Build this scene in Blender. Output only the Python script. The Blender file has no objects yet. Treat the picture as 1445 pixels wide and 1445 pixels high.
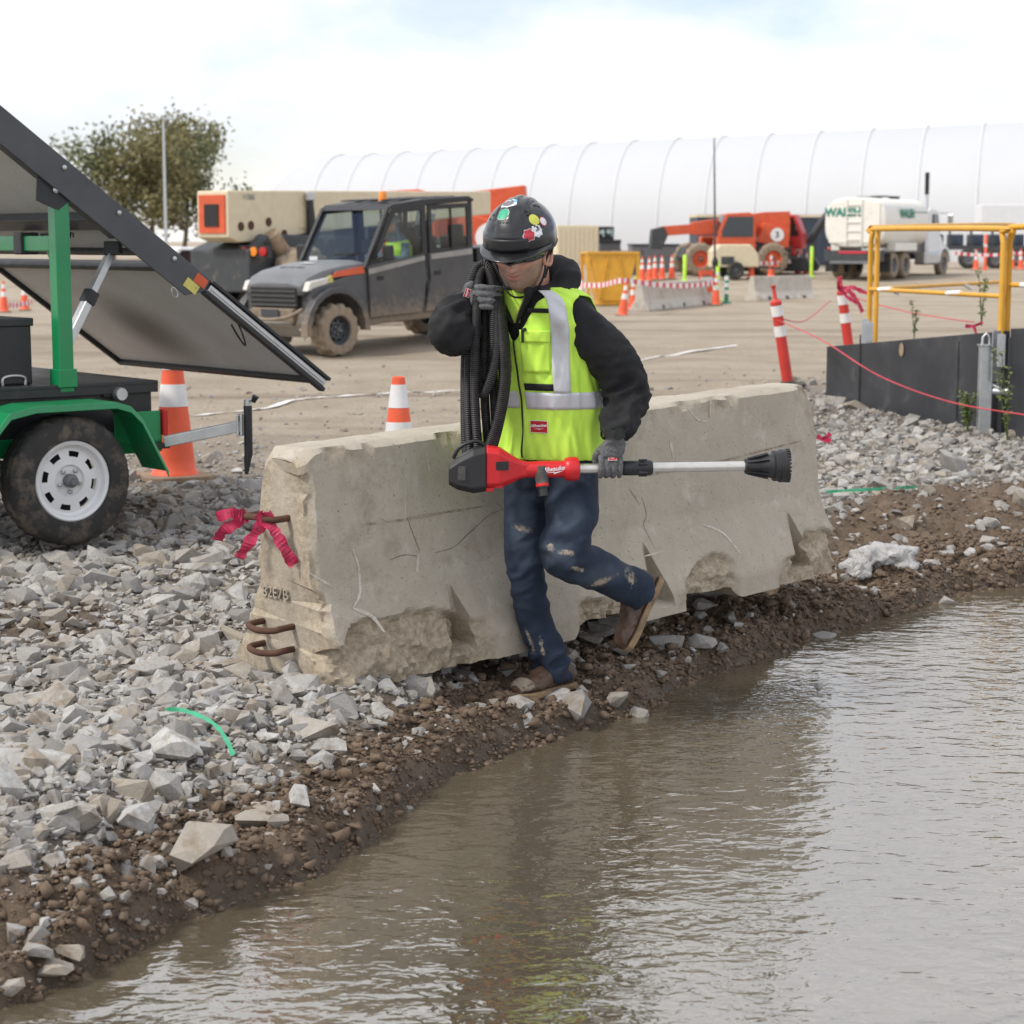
import bpy, bmesh, math, random
import numpy as np
from mathutils import Vector, Matrix, Euler, noise as mnoise
R = math.radians
scene = bpy.context.scene
COL = scene.collection
random.seed(7); rng = np.random.default_rng(7)

# ---------------------------------------------------------------- camera
F_PX = 70.0 / 36.0 * 1445.0
PITCH = math.atan(382.0 / F_PX)
CAM = Vector((0, 0, 1.65))
cam = bpy.data.cameras.new('camera'); cam.lens = 70; cam.sensor_width = 36; cam.sensor_fit = 'HORIZONTAL'
cam.clip_end = 6000
cam.dof.use_dof = True; cam.dof.focus_distance = 7.2; cam.dof.aperture_fstop = 5.6
cam_o = bpy.data.objects.new('camera', cam); COL.objects.link(cam_o)
cam_o.location = CAM; cam_o.rotation_euler = (R(90) - PITCH, 0, 0)
scene.camera = cam_o
scene.render.resolution_x = 1024; scene.render.resolution_y = 1024

def W(u, v, Y):
    """the place seen at photograph position (u, v) that stands Y metres ahead"""
    xc = (u - 722.5) / F_PX; yc = (722.5 - v) / F_PX
    d = Vector((xc, math.cos(PITCH) + yc * math.sin(PITCH), -math.sin(PITCH) + yc * math.cos(PITCH)))
    return CAM + d * (Y / d.y)
def WZ(u, v, z):
    p = W(u, v, 1.0) - CAM
    return CAM + p * ((z - CAM.z) / p.z)

# ---------------------------------------------------------------- sky and sun
SUN_EL, SUN_AZ = 48, 245          # azimuth: direction the light comes from, clockwise from +Y
world = bpy.data.worlds.new('World'); scene.world = world; world.use_nodes = True
nt = world.node_tree; N = nt.nodes; Lk = nt.links; N.clear()
sky = N.new('ShaderNodeTexSky'); sky.sky_type = 'NISHITA'; sky.sun_disc = False
sky.sun_elevation = R(SUN_EL); sky.sun_rotation = R(SUN_AZ); sky.air_density = 1.2; sky.dust_density = .2; sky.ozone_density = 2.5
tc = N.new('ShaderNodeTexCoord'); mp = N.new('ShaderNodeMapping'); mp.inputs['Scale'].default_value = (1, 1, 2.2)
n1 = N.new('ShaderNodeTexNoise'); n1.inputs['Scale'].default_value = 2.4; n1.inputs['Detail'].default_value = 8; n1.inputs['Roughness'].default_value = .58
cr = N.new('ShaderNodeValToRGB'); cr.color_ramp.elements[0].position = .33; cr.color_ramp.elements[1].position = .50
cc = N.new('ShaderNodeTexNoise'); cc.inputs['Scale'].default_value = 5.0; cc.inputs['Detail'].default_value = 6
cr2 = N.new('ShaderNodeValToRGB'); cr2.color_ramp.elements[0].position = .3; cr2.color_ramp.elements[1].position = .7
cr2.color_ramp.elements[0].color = (9.0, 9.3, 9.9, 1); cr2.color_ramp.elements[1].color = (12.6, 12.6, 12.8, 1)
mx = N.new('ShaderNodeMixRGB'); bg = N.new('ShaderNodeBackground'); bg.inputs['Strength'].default_value = .1
wo = N.new('ShaderNodeOutputWorld')
Lk.new(tc.outputs['Generated'], mp.inputs['Vector']); Lk.new(mp.outputs[0], n1.inputs['Vector']); Lk.new(mp.outputs[0], cc.inputs['Vector'])
Lk.new(n1.outputs['Fac'], cr.inputs[0]); Lk.new(cc.outputs['Fac'], cr2.inputs[0])
Lk.new(cr.outputs[0], mx.inputs[0]); vm = N.new('ShaderNodeVectorMath'); vm.operation = 'MULTIPLY'; vm.inputs[1].default_value = (1.3, 1.28, 1.5); Lk.new(sky.outputs[0], vm.inputs[0]); Lk.new(vm.outputs[0], mx.inputs[1]); Lk.new(cr2.outputs[0], mx.inputs[2])
Lk.new(mx.outputs[0], bg.inputs['Color']); Lk.new(bg.outputs[0], wo.inputs['Surface'])
sl = bpy.data.lights.new('sun', 'SUN'); sl.energy = 2.7; sl.angle = R(9); sl.color = (1, .95, .87)
so = bpy.data.objects.new('sun', sl); COL.objects.link(so)
sdir = Vector((math.sin(R(SUN_AZ)) * math.cos(R(SUN_EL)), math.cos(R(SUN_AZ)) * math.cos(R(SUN_EL)), math.sin(R(SUN_EL))))
so.rotation_euler = sdir.to_track_quat('Z', 'Y').to_euler(); so.location = (-20, -10, 30)
vs = scene.view_settings; vs.view_transform = 'Standard'; vs.look = 'None'; vs.exposure = .1; vs.gamma = 1

# ---------------------------------------------------------------- materials
def newmat(name):
    m = bpy.data.materials.new(name); m.use_nodes = True
    t = m.node_tree; return m, t, t.nodes['Principled BSDF']
def nd(t, typ, **kw):
    n = t.nodes.new(typ)
    for k, v in kw.items():
        if k in n.inputs.keys(): n.inputs[k].default_value = v
        else: setattr(n, k, v)
    return n
def mixc(t, fac, a, b):
    m = t.nodes.new('ShaderNodeMixRGB')
    for i, x in enumerate((fac, a, b)):
        if hasattr(x, 'is_output'): t.links.new(x, m.inputs[i])
        elif i == 0: m.inputs[0].default_value = x
        else: m.inputs[i].default_value = (*x[:3], 1)
    return m.outputs[0]
def ramp(t, src, lo, hi):
    r = t.nodes.new('ShaderNodeMapRange'); r.inputs[1].default_value = lo; r.inputs[2].default_value = hi
    t.links.new(src, r.inputs[0]); return r.outputs[0]
def noise(t, co, scale, detail=5, rough=.55, dist=0):
    n = nd(t, 'ShaderNodeTexNoise', Scale=scale, Detail=detail, Roughness=rough, Distortion=dist)
    if co is not None: t.links.new(co, n.inputs['Vector'])
    return n.outputs['Fac']
def bump(t, b, h, strength=.3, dist=.01, prev=None):
    n = t.nodes.new('ShaderNodeBump'); n.inputs['Strength'].default_value = strength; n.inputs['Distance'].default_value = dist
    t.links.new(h, n.inputs['Height'])
    if prev is not None: t.links.new(prev, n.inputs['Normal'])
    t.links.new(n.outputs[0], b.inputs['Normal']); return n.outputs[0]
MATS = {}
def M(name, col=None, rough=.6, metal=0, var=.12, vs=6, bmp=0, bs=60, bd=.004, dirt=None, dcov=.5, ds=4, coat=0, spec=None, emit=0):
    if name in MATS: return MATS[name]
    m, t, b = newmat(name); co = nd(t, 'ShaderNodeTexCoord').outputs['Object']
    lo = [c * (1 - var) for c in col]; hi = [min(1, c * (1 + var)) for c in col]
    c = mixc(t, ramp(t, noise(t, co, vs), .3, .7), lo, hi)
    rr = ramp(t, noise(t, co, vs * 2.3), .2, .8)
    mr = t.nodes.new('ShaderNodeMapRange'); mr.inputs[3].default_value = rough * .85; mr.inputs[4].default_value = min(1, rough * 1.15)
    t.links.new(rr, mr.inputs[0]); ro = mr.outputs[0]
    if dirt:
        f = ramp(t, noise(t, co, ds, 9, .68), 1 - dcov - .09, 1 - dcov + .12)
        c = mixc(t, f, c, dirt)
        ro2 = t.nodes.new('ShaderNodeMixRGB'); t.links.new(f, ro2.inputs[0]); t.links.new(ro, ro2.inputs[1]); ro2.inputs[2].default_value = (.9, .9, .9, 1); ro = ro2.outputs[0]
    t.links.new(c, b.inputs['Base Color']); t.links.new(ro, b.inputs['Roughness']); b.inputs['Metallic'].default_value = metal
    if coat: b.inputs['Coat Weight'].default_value = coat
    if spec is not None: b.inputs['Specular IOR Level'].default_value = spec
    if bmp: bump(t, b, noise(t, co, bs, 6), bmp, bd)
    MATS[name] = m; return m
DUST = (.34, .27, .19)
def std():
    M('black_plastic', (.018, .018, .02), .45, bmp=.1, bs=200)
    M('black_metal', (.022, .023, .025), .5, bmp=.08, bs=120, dirt=(.09, .075, .06), dcov=.3, ds=3)
    M('rubber', (.03, .029, .028), .8, bmp=.25, bs=90, dirt=(.16, .13, .10), dcov=.42, ds=9)
    M('muddy_rubber', (.05, .045, .04), .9, bmp=.4, bs=60, dirt=(.27, .215, .155), dcov=.68, ds=4)
    M('white_paint', (.72, .73, .74), .4, var=.05, dirt=(.4, .35, .28), dcov=.24, ds=5)
    M('galvanised', (.55, .57, .58), .38, .85, var=.12, vs=14)
    M('steel', (.5, .5, .5), .35, .9)
    M('green_paint', (.006, .22, .075), .32, var=.08, coat=.3, dirt=(.16, .15, .1), dcov=.17, ds=6)
    M('orange_cone', (.80, .115, .045), .55, var=.1, dirt=(.42, .2, .12), dcov=.3, ds=5)
    M('cone_white', (.72, .71, .70), .5, dirt=(.4, .36, .3), dcov=.25, ds=9)
    M('rubber_base', (.27, .2, .135), .9, bmp=.2, bs=40, var=.2)
    M('orange_paint', (.62, .1, .035), .45, var=.12, dirt=(.3, .2, .13), dcov=.28)
    M('red_paint', (.5, .03, .03), .4, var=.1, dirt=(.3, .2, .15), dcov=.2)
    M('cream_paint', (.66, .57, .4), .5, var=.07, dirt=(.4, .32, .22), dcov=.25, ds=2)
    M('yellow_paint', (.66, .34, .03), .45, var=.1, dirt=(.35, .24, .1), dcov=.25, ds=6)
    M('grey_metal', (.16, .165, .175), .5, .3, dirt=DUST, dcov=.3)
    M('dark_machine', (.045, .05, .055), .6, dirt=(.2, .16, .12), dcov=.35)
    M('lime', (.60, .93, .10), .75, var=.07, vs=9, bmp=.2, bs=260, bd=.002, dirt=(.42, .64, .12), dcov=.2, ds=9)
    M('lime_post', (.55, .85, .05), .5)
    M('tape_white', (.8, .79, .78), .5); M('tape_red', (.6, .03, .05), .5)
    M('pink_ribbon', (.42, .012, .06), .42, var=.35, vs=40, bmp=.5, bs=50, bd=.006, dirt=(.07, .01, .02), dcov=.38, ds=45)
    M('green_strap', (.04, .33, .17), .4, var=.25, vs=20)
    M('glass_dark', (.02, .025, .03), .06, spec=.8)
    M('rust', (.085, .04, .024), .9, bmp=.5, bs=80, var=.35, vs=20)
    M('sign_white', (.8, .8, .8), .5, var=.03)
    M('ink', (.015, .015, .015), .6)
    M('amber', (.8, .25, .02), .3); M('lens_red', (.45, .015, .02), .25)
std()
def glass_mat():
    m, t, b = newmat('window_glass'); b.inputs['Base Color'].default_value = (.80, .88, .88, 1); b.inputs['Roughness'].default_value = .03
    tr = nd(t, 'ShaderNodeBsdfTransparent'); tr.inputs[0].default_value = (.72, .8, .8, 1)
    gl = nd(t, 'ShaderNodeBsdfGlossy', Roughness=.04); lw = nd(t, 'ShaderNodeLayerWeight', Blend=.5); fr = nd(t, 'ShaderNodeMath', operation='POWER'); t.links.new(lw.outputs['Facing'], fr.inputs[0]); fr.inputs[1].default_value = 3.5
    ad = t.nodes.new('ShaderNodeMath'); ad.operation = 'MULTIPLY_ADD'; ad.inputs[1].default_value = .85; ad.inputs[2].default_value = .05
    t.links.new(fr.outputs[0], ad.inputs[0])
    mxs = nd(t, 'ShaderNodeMixShader'); t.links.new(ad.outputs[0], mxs.inputs[0]); t.links.new(tr.outputs[0], mxs.inputs[1]); t.links.new(gl.outputs[0], mxs.inputs[2])
    t.links.new(mxs.outputs[0], t.nodes['Material Output'].inputs['Surface']); MATS['window_glass'] = m
glass_mat()

# ---------------------------------------------------------------- mesh helpers
def V(*a): return Vector(a)
def catmull(pts, k=6, closed=False):
    P = [Vector(p) for p in pts]; out = []; n = len(P)
    for i in range(n if closed else n - 1):
        g = (lambda j: P[j % n]) if closed else (lambda j: P[max(0, min(n - 1, j))])
        p0, p1, p2, p3 = g(i - 1), g(i), g(i + 1), g(i + 2)
        for j in range(k):
            t = j / k
            out.append(.5 * ((2 * p1) + (p2 - p0) * t + (2 * p0 - 5 * p1 + 4 * p2 - p3) * t * t + (3 * p1 - p0 - 3 * p2 + p3) * t ** 3))
    if not closed: out.append(P[-1].copy())
    return out
def lerps(vals, n):
    x = np.linspace(0, len(vals) - 1, n); return np.interp(x, range(len(vals)), vals)
class MB:
    def __init__(s): s.v = []; s.f = []; s.mi = []
    def add(s, vs, fs, T=None, mi=0):
        o = len(s.v)
        for p in vs:
            p = Vector(p); s.v.append(T @ p if T is not None else p)
        for f in fs: s.f.append([i + o for i in f]); s.mi.append(mi)
        return s
    def box(s, c, d, T=None, mi=0, taper=1.0):
        x, y, z = d[0] / 2, d[1] / 2, d[2] / 2; c = Vector(c); k = taper
        vs = [c + Vector(p) for p in ((-x, -y, -z), (x, -y, -z), (x, y, -z), (-x, y, -z), (-x * k, -y * k, z), (x * k, -y * k, z), (x * k, y * k, z), (-x * k, y * k, z))]
        return s.add(vs, [(0, 3, 2, 1), (4, 5, 6, 7), (0, 1, 5, 4), (1, 2, 6, 5), (2, 3, 7, 6), (3, 0, 4, 7)], T, mi)
    def loft(s, rings, caps=True, closed=True, T=None, mi=0):
        n = len(rings[0]); vs = [p for r in rings for p in r]; fs = []
        for i in range(len(rings) - 1):
            for j in range(n if closed else n - 1):
                a = i * n + j; b = i * n + (j + 1) % n; fs.append((a, b, b + n, a + n))
        if caps: fs.append(tuple(range(n - 1, -1, -1))); fs.append(tuple(range((len(rings) - 1) * n, len(rings) * n)))
        return s.add(vs, fs, T, mi)
    def tube(s, pts, r, n=10, closed=False, T=None, flat=1.0, ref=None, mi=0, square=False):
        P = [Vector(p) for p in pts]; m = len(P)
        rs = list(r) if hasattr(r, '__len__') else [r] * m
        if len(rs) != m: rs = lerps(rs, m)
        nx = Vector(ref) if ref is not None else None; rings = []
        for i in range(m):
            if closed: tg = P[(i + 1) % m] - P[i - 1]
            else: tg = P[min(m - 1, i + 1)] - P[max(0, i - 1)]
            if tg.length < 1e-9: tg = Vector((0, 0, 1))
            tg.normalize()
            if nx is None: nx = tg.orthogonal()
            nx = nx - tg * nx.dot(tg)
            if nx.length < 1e-6: nx = tg.orthogonal()
            nx.normalize(); by = tg.cross(nx)
            off = math.pi / 4 if square else 0
            k = 1.41421 if square else 1
            nn = 4 if square else n
            rings.append([P[i] + (nx * math.cos(off + 2 * math.pi * j / nn) + by * math.sin(off + 2 * math.pi * j / nn) * flat) * rs[i] * k for j in range(nn)])
            if ref is not None: nx = Vector(ref)
        if closed: rings.append(rings[0])
        return s.loft(rings, not closed, True, T, mi)
    def bar(s, a, b, w, h=None, T=None, up=(0, 0, 1), mi=0):
        a = Vector(a); b = Vector(b); d = (b - a); L = d.length; d.normalize(); up = Vector(up)
        y = up.cross(d)
        if y.length < 1e-4: y = Vector((0, 1, 0)).cross(d)
        y.normalize(); z = d.cross(y); h = h or w
        c = (a + b) / 2; X = Matrix((d, y, z)).transposed().to_4x4(); X.translation = c
        return s.box((0, 0, 0), (L, w, h), (T @ X) if T is not None else X, mi)
    def lathe(s, prof, n=24, T=None, mi=0, caps=True):
        rings = [[Vector((r * math.cos(2 * math.pi * j / n), r * math.sin(2 * math.pi * j / n), z)) for j in range(n)] for r, z in prof]
        return s.loft(rings, caps, True, T, mi)
    def prism(s, poly, d0, d1, plane='xz', T=None, mi=0):
        def pt(p, d): return {'xz': (p[0], d, p[1]), 'xy': (p[0], p[1], d), 'yz': (d, p[0], p[1])}[plane]
        n = len(poly); vs = [pt(p, d0) for p in poly] + [pt(p, d1) for p in poly]
        fs = [tuple(range(n - 1, -1, -1)), tuple(range(n, 2 * n))] + [(j, (j + 1) % n, (j + 1) % n + n, j + n) for j in range(n)]
        return s.add(vs, fs, T, mi)
    def grid(s, fn, nu, nv, T=None, mi=0, keep=None):
        vs = [fn(i / nu, j / nv) for i in range(nu + 1) for j in range(nv + 1)]
        fs = [(i * (nv + 1) + j, (i + 1) * (nv + 1) + j, (i + 1) * (nv + 1) + j + 1, i * (nv + 1) + j + 1) for i in range(nu) for j in range(nv) if keep is None or keep((i + .5) / nu, (j + .5) / nv)]
        return s.add(vs, fs, T, mi)
    def mesh(s, name='m', fix=True):
        me = bpy.data.meshes.new(name); me.from_pydata([tuple(p) for p in s.v], [], s.f); me.update()
        if fix:
            bm = bmesh.new(); bm.from_mesh(me); bmesh.ops.recalc_face_normals(bm, faces=bm.faces); bm.to_mesh(me); bm.free()
        return me
    def build(s, name, mat, parent=None, bevel=0, smooth=None, solid=0, sub=0, fix=True):
        me = s.mesh(name, fix)
        mats = mat if isinstance(mat, (list, tuple)) else [mat]
        for m in mats: me.materials.append(MATS[m] if isinstance(m, str) else m)
        if len(mats) > 1:
            for p, i in zip(me.polygons, s.mi): p.material_index = i
        return place(name, me, parent, bevel, smooth, solid, sub)
def place(name, me, parent=None, bevel=0, smooth=None, solid=0, sub=0):
    if smooth is not None:
        me.shade_smooth()
        if smooth < 179: me.set_sharp_from_angle(angle=R(smooth))
    o = bpy.data.objects.new(name, me); COL.objects.link(o)
    if parent is not None:
        o.parent = parent
        off = origin_of(parent)
        if off.length > 0: me.transform(Matrix.Translation(-off))
        o['_w'] = 1
    if solid:
        md = o.modifiers.new('solid', 'SOLIDIFY'); md.thickness = solid; md.offset = 0
    if sub:
        md = o.modifiers.new('sub', 'SUBSURF'); md.levels = sub; md.render_levels = sub
    if bevel:
        md = o.modifiers.new('bevel', 'BEVEL'); md.width = bevel; md.segments = 2; md.limit_method = 'ANGLE'; md.angle_limit = R(40)
    return o
ORI = {}
def origin_of(o):
    while o.parent is not None: o = o.parent
    return ORI.get(o.name, Vector((0, 0, 0)))
def tag(o, label, cat, group=None):
    o['label'] = label; o['category'] = cat
    if group: o['group'] = group
    return o
def thing(name, label, cat, loc=(0, 0, 0), rz=0, group=None, world=False):
    """an Empty at the thing's base; world=True means its parts are given in world coordinates"""
    o = bpy.data.objects.new(name, None); COL.objects.link(o); o.empty_display_size = .2
    o.location = loc; o.rotation_euler = (0, 0, rz)
    if world: ORI[o.name] = Vector(loc)
    return tag(o, label, cat, group)
def solo(o, loc=None):
    """move a one-mesh thing's origin to its base"""
    me = o.data; co = np.array([v.co for v in me.vertices]); c = (co.min(0) + co.max(0)) / 2; c[2] = co[:, 2].min()
    me.transform(Matrix.Translation(-Vector(c))); o.location = Vector(c); return o
def copy_tree(o, loc, rz, label=None, parent=None):
    c = o.copy(); COL.objects.link(c); c.parent = parent
    if parent is None:
        c.location = loc; c.rotation_euler = (0, 0, rz)
        if label: c['label'] = label
    for ch in list(o.children): copy_tree(ch, None, None, None, c)
    return c
def remesh(mb, voxel, smooth=4, name='m', post=None):
    me = mb.mesh('tmp'); o = bpy.data.objects.new('tmp', me); COL.objects.link(o)
    md = o.modifiers.new('r', 'REMESH'); md.mode = 'VOXEL'; md.voxel_size = voxel
    if smooth: sm = o.modifiers.new('s', 'SMOOTH'); sm.iterations = smooth; sm.factor = .5
    dg = bpy.context.evaluated_depsgraph_get(); dg.update()
    out = bpy.data.meshes.new_from_object(o.evaluated_get(dg)); out.name = name
    bpy.data.objects.remove(o); bpy.data.meshes.remove(me)
    if post:
        n = len(out.vertices); co = np.empty(n * 3); out.vertices.foreach_get('co', co); co = co.reshape(-1, 3)
        no = np.array([v.normal for v in out.vertices]); co = post(co, no); out.vertices.foreach_set('co', co.ravel()); out.update()
    return out
def text_mesh(body, size, mat, parent, T, ext=.001, shear=0, name='lettering', bold=0, align='CENTER'):
    cu = bpy.data.curves.new('t', 'FONT'); cu.body = body; cu.size = size; cu.extrude = ext; cu.shear = shear; cu.offset = bold
    cu.align_x = align; cu.align_y = 'CENTER'
    o = bpy.data.objects.new('t', cu); COL.objects.link(o)
    dg = bpy.context.evaluated_depsgraph_get(); dg.update()
    me = bpy.data.meshes.new_from_object(o.evaluated_get(dg)); bpy.data.objects.remove(o)
    me.transform(T); me.materials.clear(); me.materials.append(MATS[mat] if isinstance(mat, str) else mat)
    return place(name, me, parent)
def frame(p, x, y):
    x = Vector(x).normalized(); y = Vector(y); y = (y - x * y.dot(x)).normalized(); z = x.cross(y)
    m = Matrix((x, y, z)).transposed().to_4x4(); m.translation = Vector(p); return m
# numpy value noise
_T = rng.random((64, 64, 64)).astype(np.float32)
def vn3(x, y, z):
    xi = np.floor(x).astype(int); yi = np.floor(y).astype(int); zi = np.floor(z).astype(int)
    fx = x - xi; fy = y - yi; fz = z - zi
    fx = fx * fx * (3 - 2 * fx); fy = fy * fy * (3 - 2 * fy); fz = fz * fz * (3 - 2 * fz); r = 0
    for a in (0, 1):
        for b in (0, 1):
            for c in (0, 1):
                r = r + _T[(xi + a) & 63, (yi + b) & 63, (zi + c) & 63] * (fx if a else 1 - fx) * (fy if b else 1 - fy) * (fz if c else 1 - fz)
    return r
def fbm(x, y, z=0., s=1., o=4, g=.5):
    x = np.asarray(x, float); y = np.asarray(y, float); z = np.asarray(z, float) + 0 * x
    t = 0; a = 1; tot = 0
    for i in range(o): t = t + a * vn3(x * s + 17.3 * i, y * s + 5.1 * i, z * s + 9.7 * i); tot += a; a *= g; s *= 2.03
    return t / tot
# ---------------------------------------------------------------- ground
ZW = -.12
EDGE_PX = [(500, 1204), (640, 1097), (760, 1050), (870, 1012), (975, 975), (1060, 932), (1150, 905), (1250, 870), (1340, 848), (1445, 828)]
ED = [WZ(u, v, ZW) for u, v in EDGE_PX]
EX = np.array([-14, -4.2, -1.5, -.85] + [p.x for p in ED] + [3.6, 5.5, 9, 20, 60]); EY = np.array([-12, 0.2, 3.7, 4.95] + [p.y for p in ED] + [10.7, 11.6, 13, 15, 17])
PY = np.array([-500, 20, 24, 26, 28.5, 31, 36, 45, 54, 62, 66, 76, 82, 100, 200, 3000]); PZ = np.array([.15, .15, .15, .16, .30, .33, .16, -.2, -.38, -.36, -.3, .25, .38, .45, .7, 1.0])
FOOT = W(765, 978, 7.24); FOOTZ = W(765, 984, 7.24).z - .004
def sstep(a, b, x): t = np.clip((x - a) / (b - a), 0, 1); return t * t * (3 - 2 * t)
def edge_s(x, y):
    ye = np.interp(x, EX, EY); wob = (fbm(x, y, 3.3, 2.6, 3) - .5) * .34 + (fbm(x, y, 8.1, 9, 2) - .5) * .09
    return (y - ye) * .72 + wob - .035
def mudmask(x, y, s):
    w = .55 + .75 * sstep(.6, 2.2, x) + .5 * (fbm(x, y, 1.1, 1.6, 3) - .5) - .25 * sstep(.3, -.6, x) * 0
    m = 1 - sstep(w - .12, w + .2, s + (fbm(x, y, 5.5, 6, 3) - .5) * .35)
    # packed brown patches further off and loose gravel strips in the bank
    patch = sstep(.57, .68, fbm(x, y, 2.2, .9, 4)) * .75 * sstep(14, 11, y)
    return np.clip(np.maximum(m, patch * sstep(.5, 1.0, s)), 0, 1)
def ground_h(x, y, fine=True):
    x = np.asarray(x, float); y = np.asarray(y, float)
    s = edge_s(x, y); plat = np.interp(y, PY, PZ)
    near = sstep(40, 14, y)
    bank = ZW + (.10 * sstep(-.02, .10, s) + (.04) * sstep(.08, .45, s) + .13 * sstep(.35, 1.15, s))
    z = np.where(s < 0, ZW + np.maximum(s * .35, -.45), bank + (plat - .15))
    m = mudmask(x, y, s)
    z = z + near * sstep(0, .3, s) * (fbm(x, y, 0, .8, 3) - .5) * .10
    if fine:
        lump = (fbm(x, y, 4, 5, 4, .6) - .5) * .15 + (.12 - np.abs(fbm(x, y, 7, 9, 3, .6) - .5)) * .13 + (fbm(x, y, 2, 26, 2, .6) - .5) * .045
        z = z + near * m * lump * sstep(-.06, .04, s) + near * (1 - m) * (fbm(x, y, 6, 12, 3) - .5) * .018
        z = z + (1 - near) * (fbm(x, y, 6, .5, 4) - .5) * .10 * sstep(200, 40, y)
        z = np.where(s > .02, z + (FOOTZ - z) * np.exp(-((x - FOOT.x) ** 2 / .05 + (y - FOOT.y) ** 2 / .05)) * .97, z)
        # wheel ruts in the haul road
        z = z - .04 * sstep(13, 16, y) * sstep(.55, .75, fbm(x * .12 - y * .03, y * 1.1, 3, 1, 3))
    return z
def gz(x, y): return float(ground_h(np.array([x]), np.array([y]))[0])
def gcoarse(x, y): return float(ground_h(np.array([x]), np.array([y]), False)[0])
def axis_pts(a, b, step, out_lo, out_hi, g=1.18):
    c = list(np.arange(a, b, step)); d = step
    while c[-1] < out_hi: d *= g; c.append(c[-1] + d)
    d = step; lo = [a]
    while lo[-1] > out_lo: d *= g; lo.append(lo[-1] - d)
    return np.array(lo[:0:-1] + c)
gx = axis_pts(-3.4, 3.9, .027, -1800, 1800, 1.12); gy = axis_pts(4.2, 11.5, .027, -300, 3500, 1.04)
X, Y = np.meshgrid(gx, gy, indexing='ij'); Z = ground_h(X, Y)
S = edge_s(X, Y); MU = mudmask(X, Y, S)
nx_, ny_ = X.shape
idx = np.arange(nx_ * ny_).reshape(nx_, ny_)
q = np.stack([idx[:-1, :-1], idx[1:, :-1], idx[1:, 1:], idx[:-1, 1:]], -1).reshape(-1, 4)
me = bpy.data.meshes.new('ground')
me.vertices.add(nx_ * ny_); me.vertices.foreach_set('co', np.stack([X, Y, Z], -1).ravel())
me.loops.add(q.size); me.loops.foreach_set('vertex_index', q.ravel().astype(np.int32))
me.polygons.add(len(q)); me.polygons.foreach_set('loop_start', np.arange(0, q.size, 4, dtype=np.int32)); me.polygons.foreach_set('loop_total', np.full(len(q), 4, np.int32))
me.update(calc_edges=True); me.shade_smooth()
a = me.attributes.new('mud', 'FLOAT', 'POINT'); a.data.foreach_set('value', MU.ravel().astype(np.float32))
a = me.attributes.new('wet', 'FLOAT', 'POINT'); a.data.foreach_set('value', (1 - sstep(.0, .07, S + 0 * X)).ravel().astype(np.float32))
a = me.attributes.new('road', 'FLOAT', 'POINT'); a.data.foreach_set('value', sstep(10.5, 15.5, Y + (fbm(X, Y, 3, .5, 3) - .5) * 6 - np.clip(X - .9, 0, 2.2) * 3.6).ravel().astype(np.float32))
def ground_mat():
    m, t, b = newmat('gravel_and_mud'); co = nd(t, 'ShaderNodeTexCoord').outputs['Object']
    def att(n): x = nd(t, 'ShaderNodeAttribute'); x.attribute_name = n; return x.outputs['Fac']
    fine = noise(t, co, 60, 6, .7); mid = noise(t, co, 9, 6, .6); big = noise(t, co, .7, 5, .6)
    vor = nd(t, 'ShaderNodeTexVoronoi', Scale=38); t.links.new(co, vor.inputs['Vector'])
    grav = mixc(t, ramp(t, vor.outputs['Color'], .1, .9), (.085, .07, .054), (.27, .245, .21))
    grav = mixc(t, ramp(t, fine, .3, .7), grav, (.17, .14, .11))
    mud = mixc(t, ramp(t, mid, .3, .7), (.105, .072, .046), (.21, .15, .10)); mud = mixc(t, ramp(t, fine, .35, .75), mud, (.17, .12, .08))
    road = mixc(t, ramp(t, noise(t, co, 1.1, 8, .65), .3, .7), (.33, .265, .19), (.45, .385, .30))
    road = mixc(t, ramp(t, noise(t, co, 24, 5, .7), .5, .78), road, (.26, .21, .155))
    mp_ = nd(t, 'ShaderNodeMapping'); mp_.inputs['Scale'].default_value = (.09, .8, 1); t.links.new(co, mp_.inputs[0])
    trk = ramp(t, noise(t, mp_.outputs[0], 1.0, 6, .6), .52, .68); road = mixc(t, trk, road, (.245, .19, .135))
    mud = mixc(t, ramp(t, noise(t, co, 2.6, 6, .65), .5, .72), mud, (.25, .185, .13)); mud = mixc(t, ramp(t, noise(t, co, 4.1, 6, .65), .55, .7), mud, (.075, .05, .032))
    c = mixc(t, att('road'), grav, road); c = mixc(t, att('mud'), c, mud)
    wet = att('wet'); c = mixc(t, wet, c, (.10, .072, .048)); t.links.new(c, b.inputs['Base Color'])
    r = t.nodes.new('ShaderNodeMapRange'); r.inputs[3].default_value = .93; r.inputs[4].default_value = .32; t.links.new(wet, r.inputs[0]); t.links.new(r.outputs[0], b.inputs['Roughness'])
    p = bump(t, b, noise(t, co, 90, 6, .7), .8, .012); p = bump(t, b, vor.outputs['Distance'], .4, .01, p); bump(t, b, noise(t, co, 24, 7, .7), .9, .035, p)
    return m
me.materials.append(ground_mat()); ground = bpy.data.objects.new('ground', me); COL.objects.link(ground); ground['kind'] = 'structure'

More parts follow.
